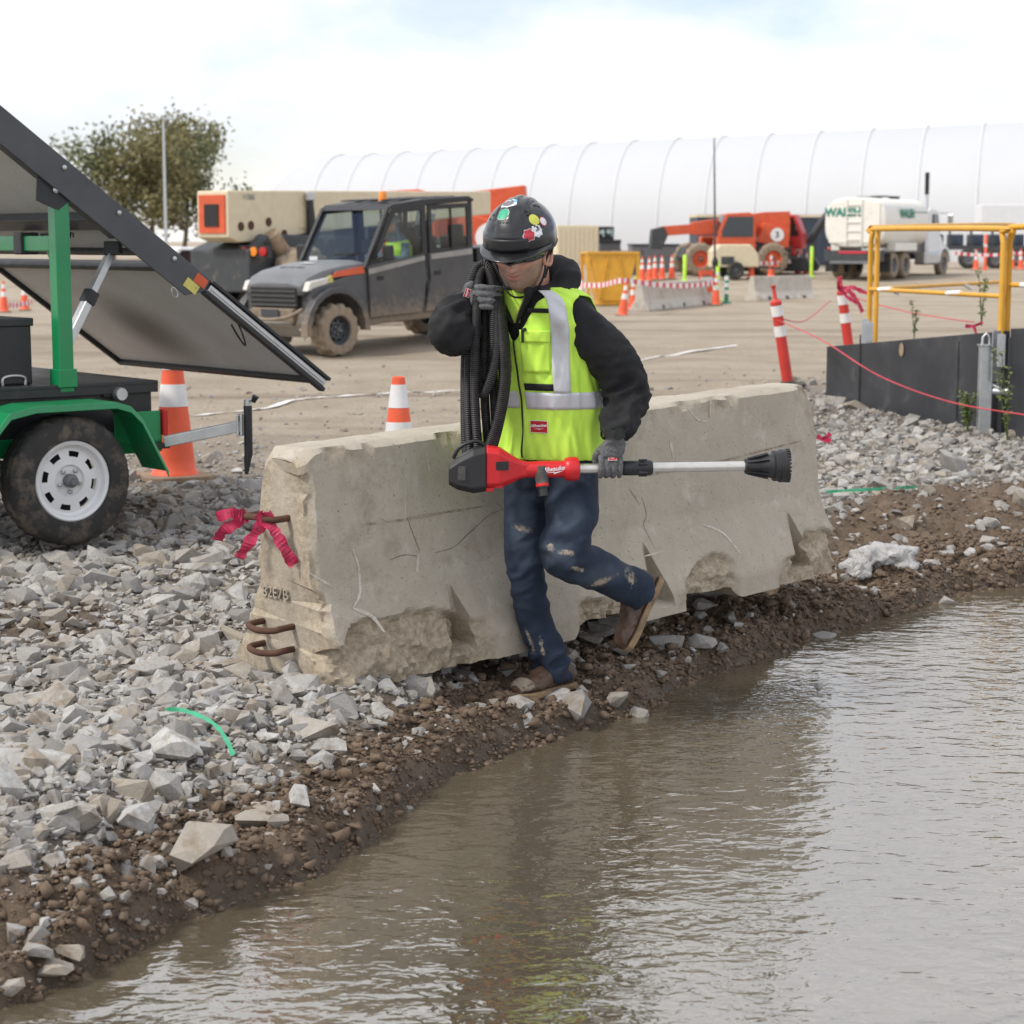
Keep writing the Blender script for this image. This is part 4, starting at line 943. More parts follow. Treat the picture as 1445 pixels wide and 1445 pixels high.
fp = [helm(R(a), R(e), .004) for a, e in ((-26, -4), (26, -4), (24, 11), (-24, 11))]
mb = MB(); mb.grid(lambda a, b: helm(R(-27 + 54 * a), R(-3 + 14 * b), .007 + .003 * math.sin(a * math.pi)), 14, 5); mb.build('lamp_bracket', 'black_plastic', helmet, smooth=60, solid=.005)
mb = MB(); ch = hw_(.035, .0, -.135)
strap = [helm(R(88), R(-10), -.004), hw_(.0, .083, -.02), hw_(.012, .078, -.06), hw_(.03, .06, -.10), hw_(.05, .02, -.128), hw_(.05, -.03, -.125), hw_(.02, -.07, -.07), helm(R(-88), R(-10), -.004)]
mb.tube(catmull(strap, 5), .0055, 8, flat=.5); mb.build('chin_strap', 'hoodie_black', helmet, smooth=60)
mb = MB(); mb.tube(catmull([hw_(.03, .062, -.10), hw_(.025, .07, -.13), hw_(.03, .06, -.155), hw_(.04, .05, -.175)], 4), .006, 8); mb.build('strap_end', 'hoodie_black', helmet, smooth=60)
mb = MB(); mb.tube(catmull([helm(R(88), R(-10), -.002), hw_(-.03, .085, -.03), hw_(-.01, .075, -.075), hw_(.012, .076, -.075)], 5), .005, 8, flat=.5); mb.build('chin_strap', 'hoodie_black', helmet, smooth=60)
# right glove closes on the hose bundle
HB0 = W(690, 425, 7.08)
gr, pc, ax, fr, up_ = hand('glove', W(690, 420, 7.085), V(.06, .05, 1), .030, V(.1, -1, .1), V(-1, -.1, .0), RW + V(-.006, .0, -.002), order=-1, spread=.0225)
logo(gr, frame(pc + fr * .018 + V(-.015, -.012, .012), V(.35, -.3, 1), V(-1, -.2, .3)), .030, .018)
# ---------------------------------------------------------------- hose coil on his shoulder
hose_mat, t, b = newmat('ribbed_hose'); uvn = nd(t, 'ShaderNodeAttribute'); uvn.attribute_name = 'along'
wv = nd(t, 'ShaderNodeMath', operation='SINE'); mu = nd(t, 'ShaderNodeMath', operation='MULTIPLY'); mu.inputs[1].default_value = 2 * math.pi / .007; t.links.new(uvn.outputs['Fac'], mu.inputs[0]); t.links.new(mu.outputs[0], wv.inputs[0])
co = nd(t, 'ShaderNodeTexCoord').outputs['Object']; t.links.new(mixc(t, ramp(t, noise(t, co, 18, 6, .7), .4, .75), (.014, .014, .016), (.045, .043, .042)), b.inputs['Base Color']); b.inputs['Roughness'].default_value = .48
bump(t, b, wv.outputs[0], .7, .003); MATS['ribbed_hose'] = hose_mat
hose = thing('hose', 'coil of black ribbed suction hose hung over the shoulder of the man', 'hose', W(685, 640, 7.1), world=True)
def hose_loop(px, r=.0165, name='hose_loop'):
    C = catmull([W(u, v, y) for u, v, y in px], 9); mb = MB(); mb.tube(C, r, 14); o_ = mb.build(name, hose_mat, hose, smooth=180)
    ln = [0]
    for i in range(1, len(C)): ln.append(ln[-1] + (C[i] - C[i - 1]).length)
    at_ = o_.data.attributes.new('along', 'FLOAT', 'POINT'); at_.data.foreach_set('value', np.repeat(np.array(ln, np.float32), 14)[:len(o_.data.vertices)])
hose_loop([(664, 640, 7.12), (661, 560, 7.06), (662, 480, 7.06), (664, 410, 7.08), (674, 378, 7.10), (688, 376, 7.10), (697, 400, 7.08), (708, 470, 7.04), (708, 560, 7.03), (690, 630, 7.06), (664, 668, 7.12)])
hose_loop([(676, 650, 7.10), (670, 560, 7.03), (671, 470, 7.03), (674, 410, 7.06), (680, 384, 7.09), (690, 384, 7.09), (698, 420, 7.06), (702, 480, 7.04), (694, 530, 7.02), (680, 556, 7.05), (678, 500, 7.09), (684, 420, 7.11)])
hose_loop([(690, 640, 7.12), (684, 560, 7.08), (684, 470, 7.08), (684, 410, 7.10), (688, 368, 7.12), (698, 368, 7.12), (704, 410, 7.09), (715, 520, 7.05), (704, 600, 7.05), (684, 655, 7.08), (660, 648, 7.15), (656, 560, 7.12), (658, 470, 7.11), (664, 400, 7.14)])
hose_loop([(700, 610, 7.09), (696, 520, 7.06), (697, 450, 7.05), (699, 410, 7.07), (702, 390, 7.12)])
# ---------------------------------------------------------------- pump tool
tool_t = thing('stick_pump', 'long red and silver battery pump stick carried in the gloved hand', 'pump', TA0 - V(0, 0, .1), world=True)
def TM(u, dv=0): return frame(tool(u) + V(0, 0, dv), tx, V(0, 1, 0))     # x along the tool, y away, z up
def cyl(u0, u1, prof, mat, name, n=24, smooth=40, parent=tool_t):
    T = frame(tool(u0), tx, V(0, 0, 1)) @ Matrix(((0, 0, 1, 0), (1, 0, 0, 0), (0, 1, 0, 0), (0, 0, 0, 1))); L = (tool(u1) - tool(u0)).length
    mb = MB(); mb.lathe([(r, f * L) for f, r in prof], n, T); return mb.build(name, mat, parent, smooth=smooth)
cyl(815, 1052, [(0, .0175), (1, .0175)], 'pole_silver', 'pole', smooth=60)
cyl(876, 918, [(0, .024), (.04, .027), (.5, .027), (.55, .0255), (.62, .0255), (.66, .028), (.93, .028), (1, .024)], 'black_plastic', 'coupling')
mb = MB()
for k in range(6):
    a = k * math.pi / 3; c = tool(905) + (V(0, 0, 1) * math.cos(a) + V(0, 1, 0) * math.sin(a)) * .028; mb = MB(); mb.box((0, 0, 0), (.03, .010, .006), frame(c, tx, V(0, -math.sin(a), math.cos(a)).cross(tx))); mb.build('grip_pad', 'black_plastic', tool_t, bevel=.001)
cyl(735, 816, [(0, .022), (.1, .028), (.3, .030), (.72, .030), (.76, .040), (.82, .043), (.93, .043), (.97, .039), (1, .02)], 'tool_red', 'pump_body')
T = frame(tool(780) + V(0, -.0305, .004), tx, V(0, 0, 1))
text_mesh('Milwaukee', .022, 'sign_white', tool_t, T @ Matrix.Rotation(R(6), 4, 'Z'), .0008, .3, bold=.0004)
mb = MB(); mb.prism([(-.03, -.014), (.0, -.009), (-.002, -.013), (.034, -.006), (.0, -.018), (.002, -.012)], 0, .001, 'xy', T); mb.build('logo_stroke', 'sign_white', tool_t)
cyl(722, 768, [(0, .020), (.2, .024), (.9, .026), (1, .02)], M('dusty_plastic', (.055, .052, .05), .7, dirt=(.14, .12, .1), dcov=.45, ds=30), 'neck')
ob = tool(762) + V(0, -.012, -.01); dn = V(.10, -.25, -1).normalized()
mb = MB(); mb.tube([ob - dn * .02, ob + dn * .02, ob + dn * .042], [.026, .024, .022], 18); mb.build('outlet_elbow', 'dusty_plastic', tool_t, smooth=50)
mb = MB(); mb.tube([ob + dn * .040, ob + dn * .05], .0235, 20); mb.build('outlet_ring', 'tool_red', tool_t, smooth=50)
mb = MB(); mb.tube([ob + dn * .05, ob + dn * .056, ob + dn * .057, ob + dn * .085], [.0205, .0205, .017, .0165], 18); mb.build('outlet', 'black_plastic', tool_t, smooth=40)
# red motor housing and black battery
def hexloft(name, secs, mat, bevel=.004):
    mb = MB(); rings = []
    for u, cy, cz, hy, hz, ch_ in secs:
        c = tool(u); pts = [(-hy, -hz + ch_), (-hy + ch_, -hz), (hy - ch_, -hz), (hy, -hz + ch_), (hy, hz - ch_), (hy - ch_, hz), (-hy + ch_, hz), (-hy, hz - ch_)]
        rings.append([c + V(0, cy + a, cz + b) for a, b in pts])
    mb.loft(rings); return mb.build(name, mat, tool_t, bevel=bevel)
hexloft('motor_housing', [(686, 0, .012, .05, .076, .02), (704, 0, .01, .05, .070, .018), (718, 0, .004, .04, .052, .016), (733, 0, .002, .028, .032, .010), (752, 0, 0, .02, .022, .008)], 'tool_red')
hexloft('battery_cover', [(634, -.005, -.012, .038, .034, .012), (646, -.004, -.008, .05, .056, .018), (668, 0, 0, .055, .078, .02), (685.5, 0, .008, .054, .080, .02)], 'black_plastic')
mb = MB(); mb.box((0, 0, 0), (.045, .004, .03), frame(tool(708) + V(0, -.050, .02), tx, V(0, 1, 0))); mb.build('vent', 'ink', tool_t, bevel=.001)
mb = MB(); mb.box((0, 0, 0), (.034, .004, .05), frame(tool(655) + V(-.01, -.056, -.004), tx + V(0, -.25, 0), V(.25, 1, 0))); mb.build('cover_emblem', 'dusty_plastic', tool_t, bevel=.002)
mb = MB(); mb.tube(catmull([tool(640) + V(0, 0, .045), tool(650) + V(0, -.01, .085), tool(672) + V(0, -.01, .105), tool(684) + V(0, 0, .085)], 5), .007, 8); mb.build('handle', 'black_plastic', tool_t, smooth=60)
for k in (0, 1): mb = MB(); mb.box((0, 0, 0), (.026, .018, .014), frame(tool(690 + 13 * k) + V(0, -.03, -.066 + .012 * k), tx, V(0, 1, 0))); mb.build('latch', 'tool_red', tool_t, bevel=.003)
# strainer head
cyl(1049, 1110, [(0, .018), (.03, .028), (.12, .027), (.35, .03), (.55, .042), (.66, .046), (.68, .055), (.80, .056), (.82, .060), (.97, .060), (1, .055), (1, .0)], 'black_plastic', 'strainer', 36, 35)
for k in range(10):
    a = 2 * math.pi * k / 10; d = V(0, math.cos(a), math.sin(a)); mb = MB(); mb.bar(tool(1054) + d * .026, tool(1083) + d * .044, .005, .010, up=d); mb.build('rib', 'black_plastic', tool_t)
for k in range(26):
    a = 2 * math.pi * k / 26; d = V(0, math.cos(a), math.sin(a)); mb = MB(); mb.bar(tool(1108) + d * .056, tool(1114) + d * .056, .007, .010, up=d); mb.build('tooth', 'black_plastic', tool_t)
# ---------------------------------------------------------------- wheels
def wheel(parent, c, rad, width, rim_r, mat='rubber', rim='white_paint', lug=0, T=None, side=1, spokes=8, nut=5):
    """tyre with tread, rim disc with openings, hub and nuts; axle along local y, outer face towards side"""
    X = (T or Matrix()) @ Matrix.Translation(c) @ Matrix.Rotation(R(-90) * side, 4, 'X')      # local z -> outward (+y for side 1)
    n = 72 if not lug else 54; w = width / 2; rings = []
    prof = [(rim_r, -w * .8), (rim_r + .02 * rad, -w * .95), (rad * .86, -w), (rad * .955, -w * .86), (rad, -w * .62), (rad, -w * .32), (rad * .988, -w * .28), (rad * .988, -w * .22), (rad, -w * .18), (rad, w * .18), (rad * .988, w * .22), (rad * .988, w * .28), (rad, w * .32), (rad, w * .62), (rad * .955, w * .86), (rad * .86, w), (rim_r + .02 * rad, w * .95), (rim_r, w * .8)]
    for k, (r_, z) in enumerate(prof):
        ring = []
        for j in range(n):
            q = r_
            if 2 < k < 15:
                if lug: q = r_ - (lug if (j // 2 + (k > 8)) % 2 else 0) * (1 if r_ > rad * .95 else .5)
                else: q = r_ - (.006 if (j + (k % 3)) % 2 else 0)
            a = 2 * math.pi * j / n; ring.append(V(q * math.cos(a), q * math.sin(a), z))
        rings.append(ring)
    mb = MB(); mb.loft(rings, False, True, X); o = mb.build('wheel', mat, parent, smooth=35)
    mb = MB(); m = 48; rr = [(rim_r * 1.0, -w * .8), (rim_r * 1.0, w * .82), (rim_r * .97, w * .86), (rim_r * .9, w * .78), (rim_r * .86, w * .50), (rim_r * .80, w * .42), (rim_r * .74, w * .46), (rim_r * .60, w * .50), (rim_r * .40, w * .52), (rim_r * .36, w * .40), (rim_r * .18, w * .40), (.001, w * .40)]
    rg = [[V(r_ * math.cos(2 * math.pi * j / m), r_ * math.sin(2 * math.pi * j / m), z) for j in range(m)] for r_, z in rr]
    vs_ = [p for r_ in rg for p in r_]; fs_ = []
    for i in range(len(rr) - 1):
        for j in range(m):
            if spokes and i == 6 and (j % (m // spokes)) in (0, 1, 2): continue
            a = i * m + j; b = i * m + (j + 1) % m; fs_.append((a, b, b + m, a + m))
    mb.add(vs_, fs_, X); r_o = mb.build('rim', rim, o, smooth=35)
    mb = MB(); mb.lathe([(rim_r * .84, -w * .2), (rim_r * .84, -w * .22)], 24, X); mb.build('brake_drum', 'dark_machine', o)
    mb = MB(); mb.lathe([(rim_r * .17, w * .3), (rim_r * .17, w * .75), (rim_r * .14, w * .86), (rim_r * .10, w * .9), (rim_r * .09, w * 1.02), (.001, w * 1.02)], 20, X); mb.build('hub', 'grey_metal', o, smooth=35)
    for k in range(nut):
        a = 2 * math.pi * k / nut + .3; mb = MB(); mb.lathe([(rim_r * .055, w * .40), (rim_r * .055, w * .58), (rim_r * .03, w * .62), (.0005, w * .62)], 8, X @ Matrix.Translation((math.cos(a) * rim_r * .28, math.sin(a) * rim_r * .28, 0))); mb.build('wheel_nut', 'steel', o)
    return o
# ---------------------------------------------------------------- solar trailer; t along, n towards the camera side, z up
TN = V(.64, -.77, 0).normalized(); TT = V(.77, .64, 0).normalized()
WC = W(92, 677, 9.55); WR = .315; zg_ = WC.z - WR
TR = Matrix((TT, TN, V(0, 0, 1))).transposed().to_4x4(); TR.translation = V(WC.x, WC.y, zg_)
tr = thing('solar_trailer', 'green and black solar panel trailer with white spoked wheel and raised panels', 'trailer', (WC.x, WC.y, zg_), world=True)
def tb(name, boxes, mat, bevel=.004, parent=None):
    mb = MB()
    for c, d in boxes: mb.box(c, d, TR)
    return mb.build(name, mat, parent or tr, bevel=bevel)
wheel(tr, (0, 0, WR), WR, .19, .195, T=TR, side=1)
wheel(tr, (0, -1.75, WR), WR, .19, .195, T=TR, side=-1)
# box body, deck, lid
IN = -.16                                                             # inner side of the wheel
tb('deck_box', [((-.50, IN - .80, .605), (2.2, 1.50, .27))], 'black_metal')
tb('deck_lid', [((-.495, IN - .80, .750), (2.24, 1.56, .018)), ((-.495, IN - .032, .725), (2.24, .02, .05))], 'black_metal', .003)
tb('chassis_rail', [((-.35, IN - .06, .46), (2.0, .05, .09))], 'green_paint'); tb('chassis_rail', [((-.35, IN - 1.50, .46), (2.0, .05, .09))], 'green_paint')
tb('axle', [((0, -.9, WR), (.06, 1.6, .06))], 'black_metal')
# fender
mb = MB(); fp_ = [(-.46, .30), (-.40, .58), (-.33, .66), (-.2, .685), (.22, .685), (.30, .66), (.36, .60), (.50, .33)]
vs_ = []
for x, z in fp_:
    for y in (.125, .12, IN + .02): vs_.append(TR @ V(x, y, z - (.03 if y == .125 else 0)))
mb.add(vs_, [(3 * i + j, 3 * i + j + 1, 3 * i + j + 4, 3 * i + j + 3) for i in range(len(fp_) - 1) for j in range(2)]); mb.build('fender', 'green_paint', tr, solid=.006, bevel=.006)
# upright post, cross bar, gussets
tb('post', [((.12, IN - .06, 1.21), (.078, .078, .98))], 'green_paint', .006); tb('post_foot', [((.12, IN - .06, .79), (.10, .10, .09))], 'green_paint', .004)
tb('cross_bar', [((.12, IN - .80, 1.445), (.07, 1.40, .075))], 'green_paint', .006); tb('post', [((.12, IN - 1.54, 1.21), (.078, .078, .98))], 'green_paint', .006)
mb = MB(); mb.prism([(0, 0), (.10, 0), (0, -.12)], -.003, .003, 'xz', TR @ Matrix.Translation((.12, IN - .10, 1.407)) @ Matrix.Rotation(R(-90), 4, 'Z')); mb.build('gusset', 'green_paint', tr)
tb('clamp', [((.12, IN - .42, 1.445), (.10, .09, .11))], 'black_plastic', .008); tb('clamp_label', [((.175, IN - .42, 1.445), (.004, .04, .045))], 'sign_white', 0)
mb = MB(); mb.tube(catmull([TR @ V(.17, IN - .35, 1.49), TR @ V(.17, IN - .2, 1.50), TR @ V(.16, IN - .10, 1.52), TR @ V(.13, IN - .1, 1.68)], 5), .008, 8); mb.build('cable', 'black_plastic', tr, smooth=60)
# tool chest on the deck
tb('tool_chest', [((-.50, IN - .46, .905), (1.0, .62, .29))], 'black_metal', .008); tb('chest_lid', [((-.50, IN - .46, 1.065), (1.02, .64, .04))], 'black_metal', .006)
tb('latch', [((-.30, IN - .145, .93), (.085, .012, .13))], 'galvanised', .004); tb('latch_recess', [((-.30, IN - .137, .95), (.06, .006, .06))], 'grey_metal', .002)
mb = MB(); mb.tube(catmull([TR @ V(-.16, IN - .15, .76), TR @ V(-.155, IN - .15, .795), TR @ V(-.10, IN - .15, .805), TR @ V(-.045, IN - .15, .795), TR @ V(-.04, IN - .15, .76)], 5), .009, 8); mb.build('lid_handle', 'steel', tr, smooth=60)
# round reflector / knob and bolts on the box side
T = TR @ Matrix.Translation((.40, IN - .045, .70)) @ Matrix.Rotation(R(90), 4, 'X'); mb = MB(); mb.lathe([(.0, 0), (.028, 0), (.034, -.012), (.034, -.05), (.03, -.06), (0, -.06)], 24, T); mb.build('knob', 'galvanised', tr, smooth=40)
tb('knob_bracket', [((.365, IN - .045, .715), (.09, .03, .06))], 'black_plastic', .004)
for z in (.66, .56):
    mb = MB(); mb.lathe([(.012, 0), (.012, .012), (.006, .016), (.0005, .016)], 12, TR @ Matrix.Translation((.603, IN - .10, z)) @ Matrix.Rotation(R(90), 4, 'Y')); mb.build('bolt', 'steel', tr)
# rear cross member, tail lamp, outrigger arm and jack
tb('lamp_bracket', [((.47, IN + .03, .535), (.26, .012, .15)), ((.47, IN - .05, .455), (.26, .16, .012))], 'green_paint', .002); tb('rear_member', [((.42, IN - .02, .425), (.40, .07, .05))], 'green_paint', .004)
tb('tail_lamp', [((.62, IN + .03, .55), (.03, .05, .13))], 'lens_red', .006); tb('hinge', [((.56, IN + .045, .432), (.17, .012, .03))], 'black_plastic', .004)
ja, jb2 = TR @ V(.62, IN + .03, .45), W(341, 601, 10.10)
mb = MB(); mb.bar(ja, jb2, .055, .055); mb.build('outrigger_arm', 'galvanised', tr, bevel=.004)
jk = W(350, 600, 10.10); mb = MB(); mb.tube([jk + V(0, 0, .10), jk + V(0, 0, -.15), jk + V(-.005, 0, -.17), jk + V(-.012, 0, -.25)], [.022, .022, .020, .010], 16); mb.build('jack_leg', 'black_metal', tr, smooth=40)
mb = MB(); mb.box(jk + V(-.03, 0, 0), (.012, .09, .11)); mb.box(jk + V(-.048, 0, 0), (.012, .09, .11)); mb.build('jack_plate', 'galvanised', tr, bevel=.003)
mb = MB(); mb.tube([jk + V(0, 0, .10), jk + V(0, 0, .13)], .02, 14); mb.tube([jk + V(0, 0, .125), jk + V(.035, -.02, .135)], .008, 8); mb.build('jack_head', 'galvanised', tr, smooth=40)
mb = MB(); mb.tube([jk + V(.03, -.02, .12), jk + V(.045, -.025, .15)], [.012, .018], 10); mb.build('crank_knob', 'black_plastic', tr, smooth=40)
# panels: s runs down the slope, c across, both in the tilted plane
PV = TR @ V(.12, IN - .015, 1.80); tilt = R(36.5)
SD = TT * math.cos(tilt) - V(0, 0, 1) * math.sin(tilt); CD = -TN; PN = SD.cross(CD).normalized()
if PN.z < 0: PN = -PN
PX = Matrix((SD, CD, PN)).transposed().to_4x4(); PX.translation = PV
def pb(name, c, d, mat, bevel=.003): mb = MB(); mb.box(c, d, PX); return mb.build(name, mat, tr, bevel=bevel)
def backsheet():
    m, t, b = newmat('panel_backsheet'); co = nd(t, 'ShaderNodeTexCoord').outputs['Object']
    c = mixc(t, ramp(t, noise(t, co, 1.6, 6, .6), .35, .75), (.70, .69, .665), (.58, .55, .50)); c = mixc(t, ramp(t, noise(t, co, 60, 4), .55, .8), c, (.48, .46, .43)); 
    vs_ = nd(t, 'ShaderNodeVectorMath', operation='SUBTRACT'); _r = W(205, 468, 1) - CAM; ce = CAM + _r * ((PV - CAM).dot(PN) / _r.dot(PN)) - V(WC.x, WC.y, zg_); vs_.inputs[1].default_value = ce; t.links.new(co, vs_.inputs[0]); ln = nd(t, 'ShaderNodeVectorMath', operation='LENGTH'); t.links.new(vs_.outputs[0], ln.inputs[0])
    sm = t.nodes.new('ShaderNodeMapRange'); sm.interpolation_type = 'SMOOTHSTEP'; sm.inputs[1].default_value = .50; sm.inputs[2].default_value = .05; sm.inputs[3].default_value = 0; sm.inputs[4].default_value = .8; t.links.new(ln.outputs['Value'], sm.inputs[0]); c = mixc(t, sm.outputs[0], c, (.13, .11, .09))   # round dark brown blotch, fading out from its centre
    t.links.new(c, b.inputs['Base Color']); b.inputs['Roughness'].default_value = .6; MATS['panel_backsheet'] = m
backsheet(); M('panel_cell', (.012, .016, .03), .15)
M('rail_grey', (.075, .078, .085), .45, .3, dirt=(.15, .14, .12), dcov=.25, ds=6)
WID = 2.22
for s0, s1 in ((-1.25, .70), (.80, 1.86)):
    L = s1 - s0; cs = (s0 + s1) / 2
    pb('panel_frame', (cs, .02, .02), (L, .035, .045), 'black_metal'); pb('panel_frame', (cs, WID - .02, .02), (L, .035, .045), 'black_metal'); pb('panel_frame', (s0 + .018, WID / 2, .02), (.035, WID - .08, .045), 'black_metal'); pb('panel_frame', (s1 - .018, WID / 2, .02), (.035, WID - .08, .045), 'black_metal')
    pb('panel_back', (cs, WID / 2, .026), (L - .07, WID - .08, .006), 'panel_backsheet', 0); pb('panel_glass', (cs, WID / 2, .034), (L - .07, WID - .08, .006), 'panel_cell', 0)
pb('support_bar', (-.62, WID / 2, -.005), (.09, WID, .05), 'rail_grey'); pb('support_bar', (.40, WID / 2, -.005), (.09, WID, .05), 'rail_grey')
# deep side rail with bolts, label, stop bolt and spring pin
mb = MB(); mb.prism([(-1.45, .05), (.62, .05), (.98, .05), (.98, -.02), (.90, -.10), (-1.45, -.10)], -.012, 0, 'xz', PX); mb.build('side_rail', 'rail_grey', tr, bevel=.003)
mb = MB(); mb.prism([(-1.45, -.088), (.42, -.088), (.42, -.10), (-1.45, -.10)], .0, .06, 'xz', PX); mb.build('rail_flange', 'rail_grey', tr)
for s_ in (-.9, -.45, .0, .36, .74):
    mb = MB(); mb.lathe([(.013, 0), (.012, .008), (.004, .011), (.0004, .011)], 12, PX @ Matrix.Translation((s_, -.012, .012)) @ Matrix.Rotation(R(90), 4, 'X')); mb.build('bolt', 'steel', tr)
mb = MB(); mb.box((.93, -.0135, .012), (.075, .003, .05), PX); mb.build('orange_label', 'orange_paint', tr); mb = MB(); mb.box((.90, -.0137, -.042), (.085, .003, .05), PX); mb.build('warning_label', M('label_yellow', (.62, .55, .14), .5, dirt=(.1, .1, .08), dcov=.35, ds=60), tr)
pb('slide_channel', (1.43, -.004, .012), (.88, .028, .036), 'galvanised'); pb('slide_rail', (1.43, -.022, .012), (.86, .006, .010), 'steel', 0); pb('outer_rail', (1.43, -.006, .044), (.90, .05, .018), 'black_metal'); pb('outer_rail', (1.43, -.006, -.022), (.90, .05, .022), 'black_metal')
rg_ = PX @ V(.84, -.012, -.125); mb = MB(); mb.tube([rg_ + (SD * math.cos(a) + V(0, 0, 1) * math.sin(a)) * .022 for a in np.linspace(0, 6.283, 17)[:-1]], .003, 6, closed=True); mb.build('pull_ring', 'steel', tr)
mb = MB(); mb.tube(catmull([PX @ V(1.25, .06, .0), PX @ V(1.33, .05, -.05), PX @ V(1.40, .1, -.07), PX @ V(1.38, .18, -.03), PX @ V(1.30, .16, -.01)], 6), .005, 6); mb.build('cable', 'black_plastic', tr, smooth=60)
# hinge plate at the post head and the telescopic strut
mb = MB(); mb.prism([(-.16, .02), (.16, .02), (.10, -.17), (-.02, -.20)], .005, .015, 'xz', PX); mb.build('hinge_plate', 'black_metal', tr, bevel=.002)
mb = MB(); mb.lathe([(.016, 0), (.016, .012), (.006, .016), (.0005, .016)], 12, PX @ Matrix.Translation((.03, .005, -.10)) @ Matrix.Rotation(R(90), 4, 'X')); mb.build('hinge_bolt', 'steel', tr)
sa_, sb_ = PX @ V(.50, .14, -.10), W(92, 490, 9.85)
mb = MB(); mb.bar(sa_, sa_.lerp(sb_, .52), .038, .038); mb.build('strut_tube', 'galvanised', tr, bevel=.003); mb = MB(); mb.bar(sa_.lerp(sb_, .45), sb_, .045, .045); mb.build('strut_sleeve', 'galvanised', tr, bevel=.003)
mb = MB(); mb.bar(sa_.lerp(sb_, .44), sa_.lerp(sb_, .56), .06, .06); mb.build('strut_clamp', 'black_plastic', tr, bevel=.004)
mb = MB(); mb.box(sa_, (.08, .08, .07)); mb.build('strut_bracket', 'black_metal', tr, bevel=.006)
for y_ in (.55, .95):
    C = [PX @ V(.45 + .012 * math.cos(k * 1.2), y_ + k * .006, -.06 + .02 * math.sin(k * 1.2)) for k in range(34)]; mb = MB(); mb.tube(C, .005, 6); mb.build('coiled_cable', 'black_plastic', tr, smooth=60)
# ---------------------------------------------------------------- traffic cones
def cone(h, bands, base=.37, rb=.145, rt=.028, top=None, label='', loc=(0, 0, 0), rz=0, group=None, name='traffic_cone', lean=(0, 0)):
    o = thing(name, label, 'cone', loc, rz, group); o.rotation_euler = (lean[0], lean[1], rz)
    mb = MB(); b2 = base / 2; c = .06
    poly = [(-b2 + c, -b2), (b2 - c, -b2), (b2, -b2 + c), (b2, b2 - c), (b2 - c, b2), (-b2 + c, b2), (-b2, b2 - c), (-b2, -b2 + c)]
    mb.prism(poly, 0, .04, 'xy'); mb.build('base', 'rubber_base', o, bevel=.008)
    r_ = lambda z: rb + (rt - rb) * (z - .04) / (h - .04)
    mb = MB(); mb.lathe([(rb * 1.12, .038), (rb * 1.05, .06)] + [(r_(z), z) for z in np.linspace(.07, h, 12)] + [(rt * .8, h + .004), (rt * .7, h - .03)], 32); mb.build('cone_body', 'orange_cone', o, smooth=40)
    for z0, z1 in bands:
        mb = MB(); mb.lathe([(r_(z0) + .0025, z0), (r_(z1) + .0025, z1)], 32, caps=False); mb.build('reflective_band', 'cone_white', o, smooth=60)
    return o
p = WZ(247, 680, .17); p = W(247, 672, 12.5)
cone(.95, [(.47, .61), (.70, .80)], .42, .135, .04, label='orange cone with one broad white band standing behind the trailer arm', loc=(p.x, p.y, gcoarse(p.x, p.y)), rz=.5)
# ---------------------------------------------------------------- steel trench plates with yellow guard rail
M('plate_steel', (.045, .047, .052), .55, .35, var=.3, vs=2.5, bmp=.15, bs=30, dirt=(.16, .14, .12), dcov=.32, ds=2.5)
A0 = W(1165, 566, 18.6); A1 = W(1412, 600, 15.75); A2 = A1 + (A1 - A0).normalized() * 2.6
def plate(a, b, z0, za, zb, label):
    d = (b - a); d.z = 0; d.normalize(); nrm = V(d.y, -d.x, 0); nrm = nrm if nrm.y < 0 else -nrm
    o = thing('trench_plate', label, 'steel plate', (a.x, a.y, gcoarse(a.x, a.y) - .1), world=True)
    mb = MB(); vs_ = []
    for s_ in (0, .06):
        for p, z in ((a, z0), (b, z0), (b, zb), (a, za)): q = p - nrm * s_; vs_.append(V(q.x, q.y, z))
    mb.add(vs_, [(0, 1, 2, 3), (7, 6, 5, 4), (0, 4, 5, 1), (1, 5, 6, 2), (2, 6, 7, 3), (3, 7, 4, 0)]); mb.build('steel_sheet', 'plate_steel', o, bevel=.004)
    return o, d, nrm
zA = W(1165, 489, 18.6).z; zB = W(1412, 467, 15.75).z
pl1, pd, pn = plate(A0, A1, -.2, zA, zB, 'dark steel trench plate with a round lifting hole beside the gravel')
for f in (.22, .78):
    mb = MB(); q = A0.lerp(A1, f); mb.box(q + pn * .006 + V(0, 0, .28), (.012, .012, .72), None); mb.build('weld_seam', 'plate_steel', pl1)
hq = A0.lerp(A1, .47); T = frame(V(hq.x, hq.y, .72) + pn * .004, pd, V(0, 0, 1)); mb = MB(); mb.lathe([(.0, .0), (.035, .0), (.04, .006), (.03, .01), (0, .01)], 20, T @ Matrix.Scale(1.5, 4, (0, 1, 0))); mb.build('lifting_hole', 'rubber_base', pl1)
pl2, _, _ = plate(A1 + pd * .05 - pn * .03, A2, -.2, zB + .02, zB + .15, 'second dark steel trench plate beyond the grey upright strut')
stp = A0.lerp(A1, .965) + pn * .09; zt = W(1403, 488, stp.y).z
st = thing('trench_strut', 'grey aluminium upright strut with lifting eye against the steel plates', 'strut', (stp.x, stp.y, gcoarse(stp.x, stp.y) - .05), world=True)
mb = MB(); mb.box(V(stp.x, stp.y, (zt - .1) / 2 + .0), (.10, .09, zt + .1)); mb.build('column', 'galvanised', st, bevel=.006)
mb = MB(); mb.box(V(stp.x, stp.y, zt + .006), (.12, .11, .012)); mb.build('cap_plate', 'galvanised', st)
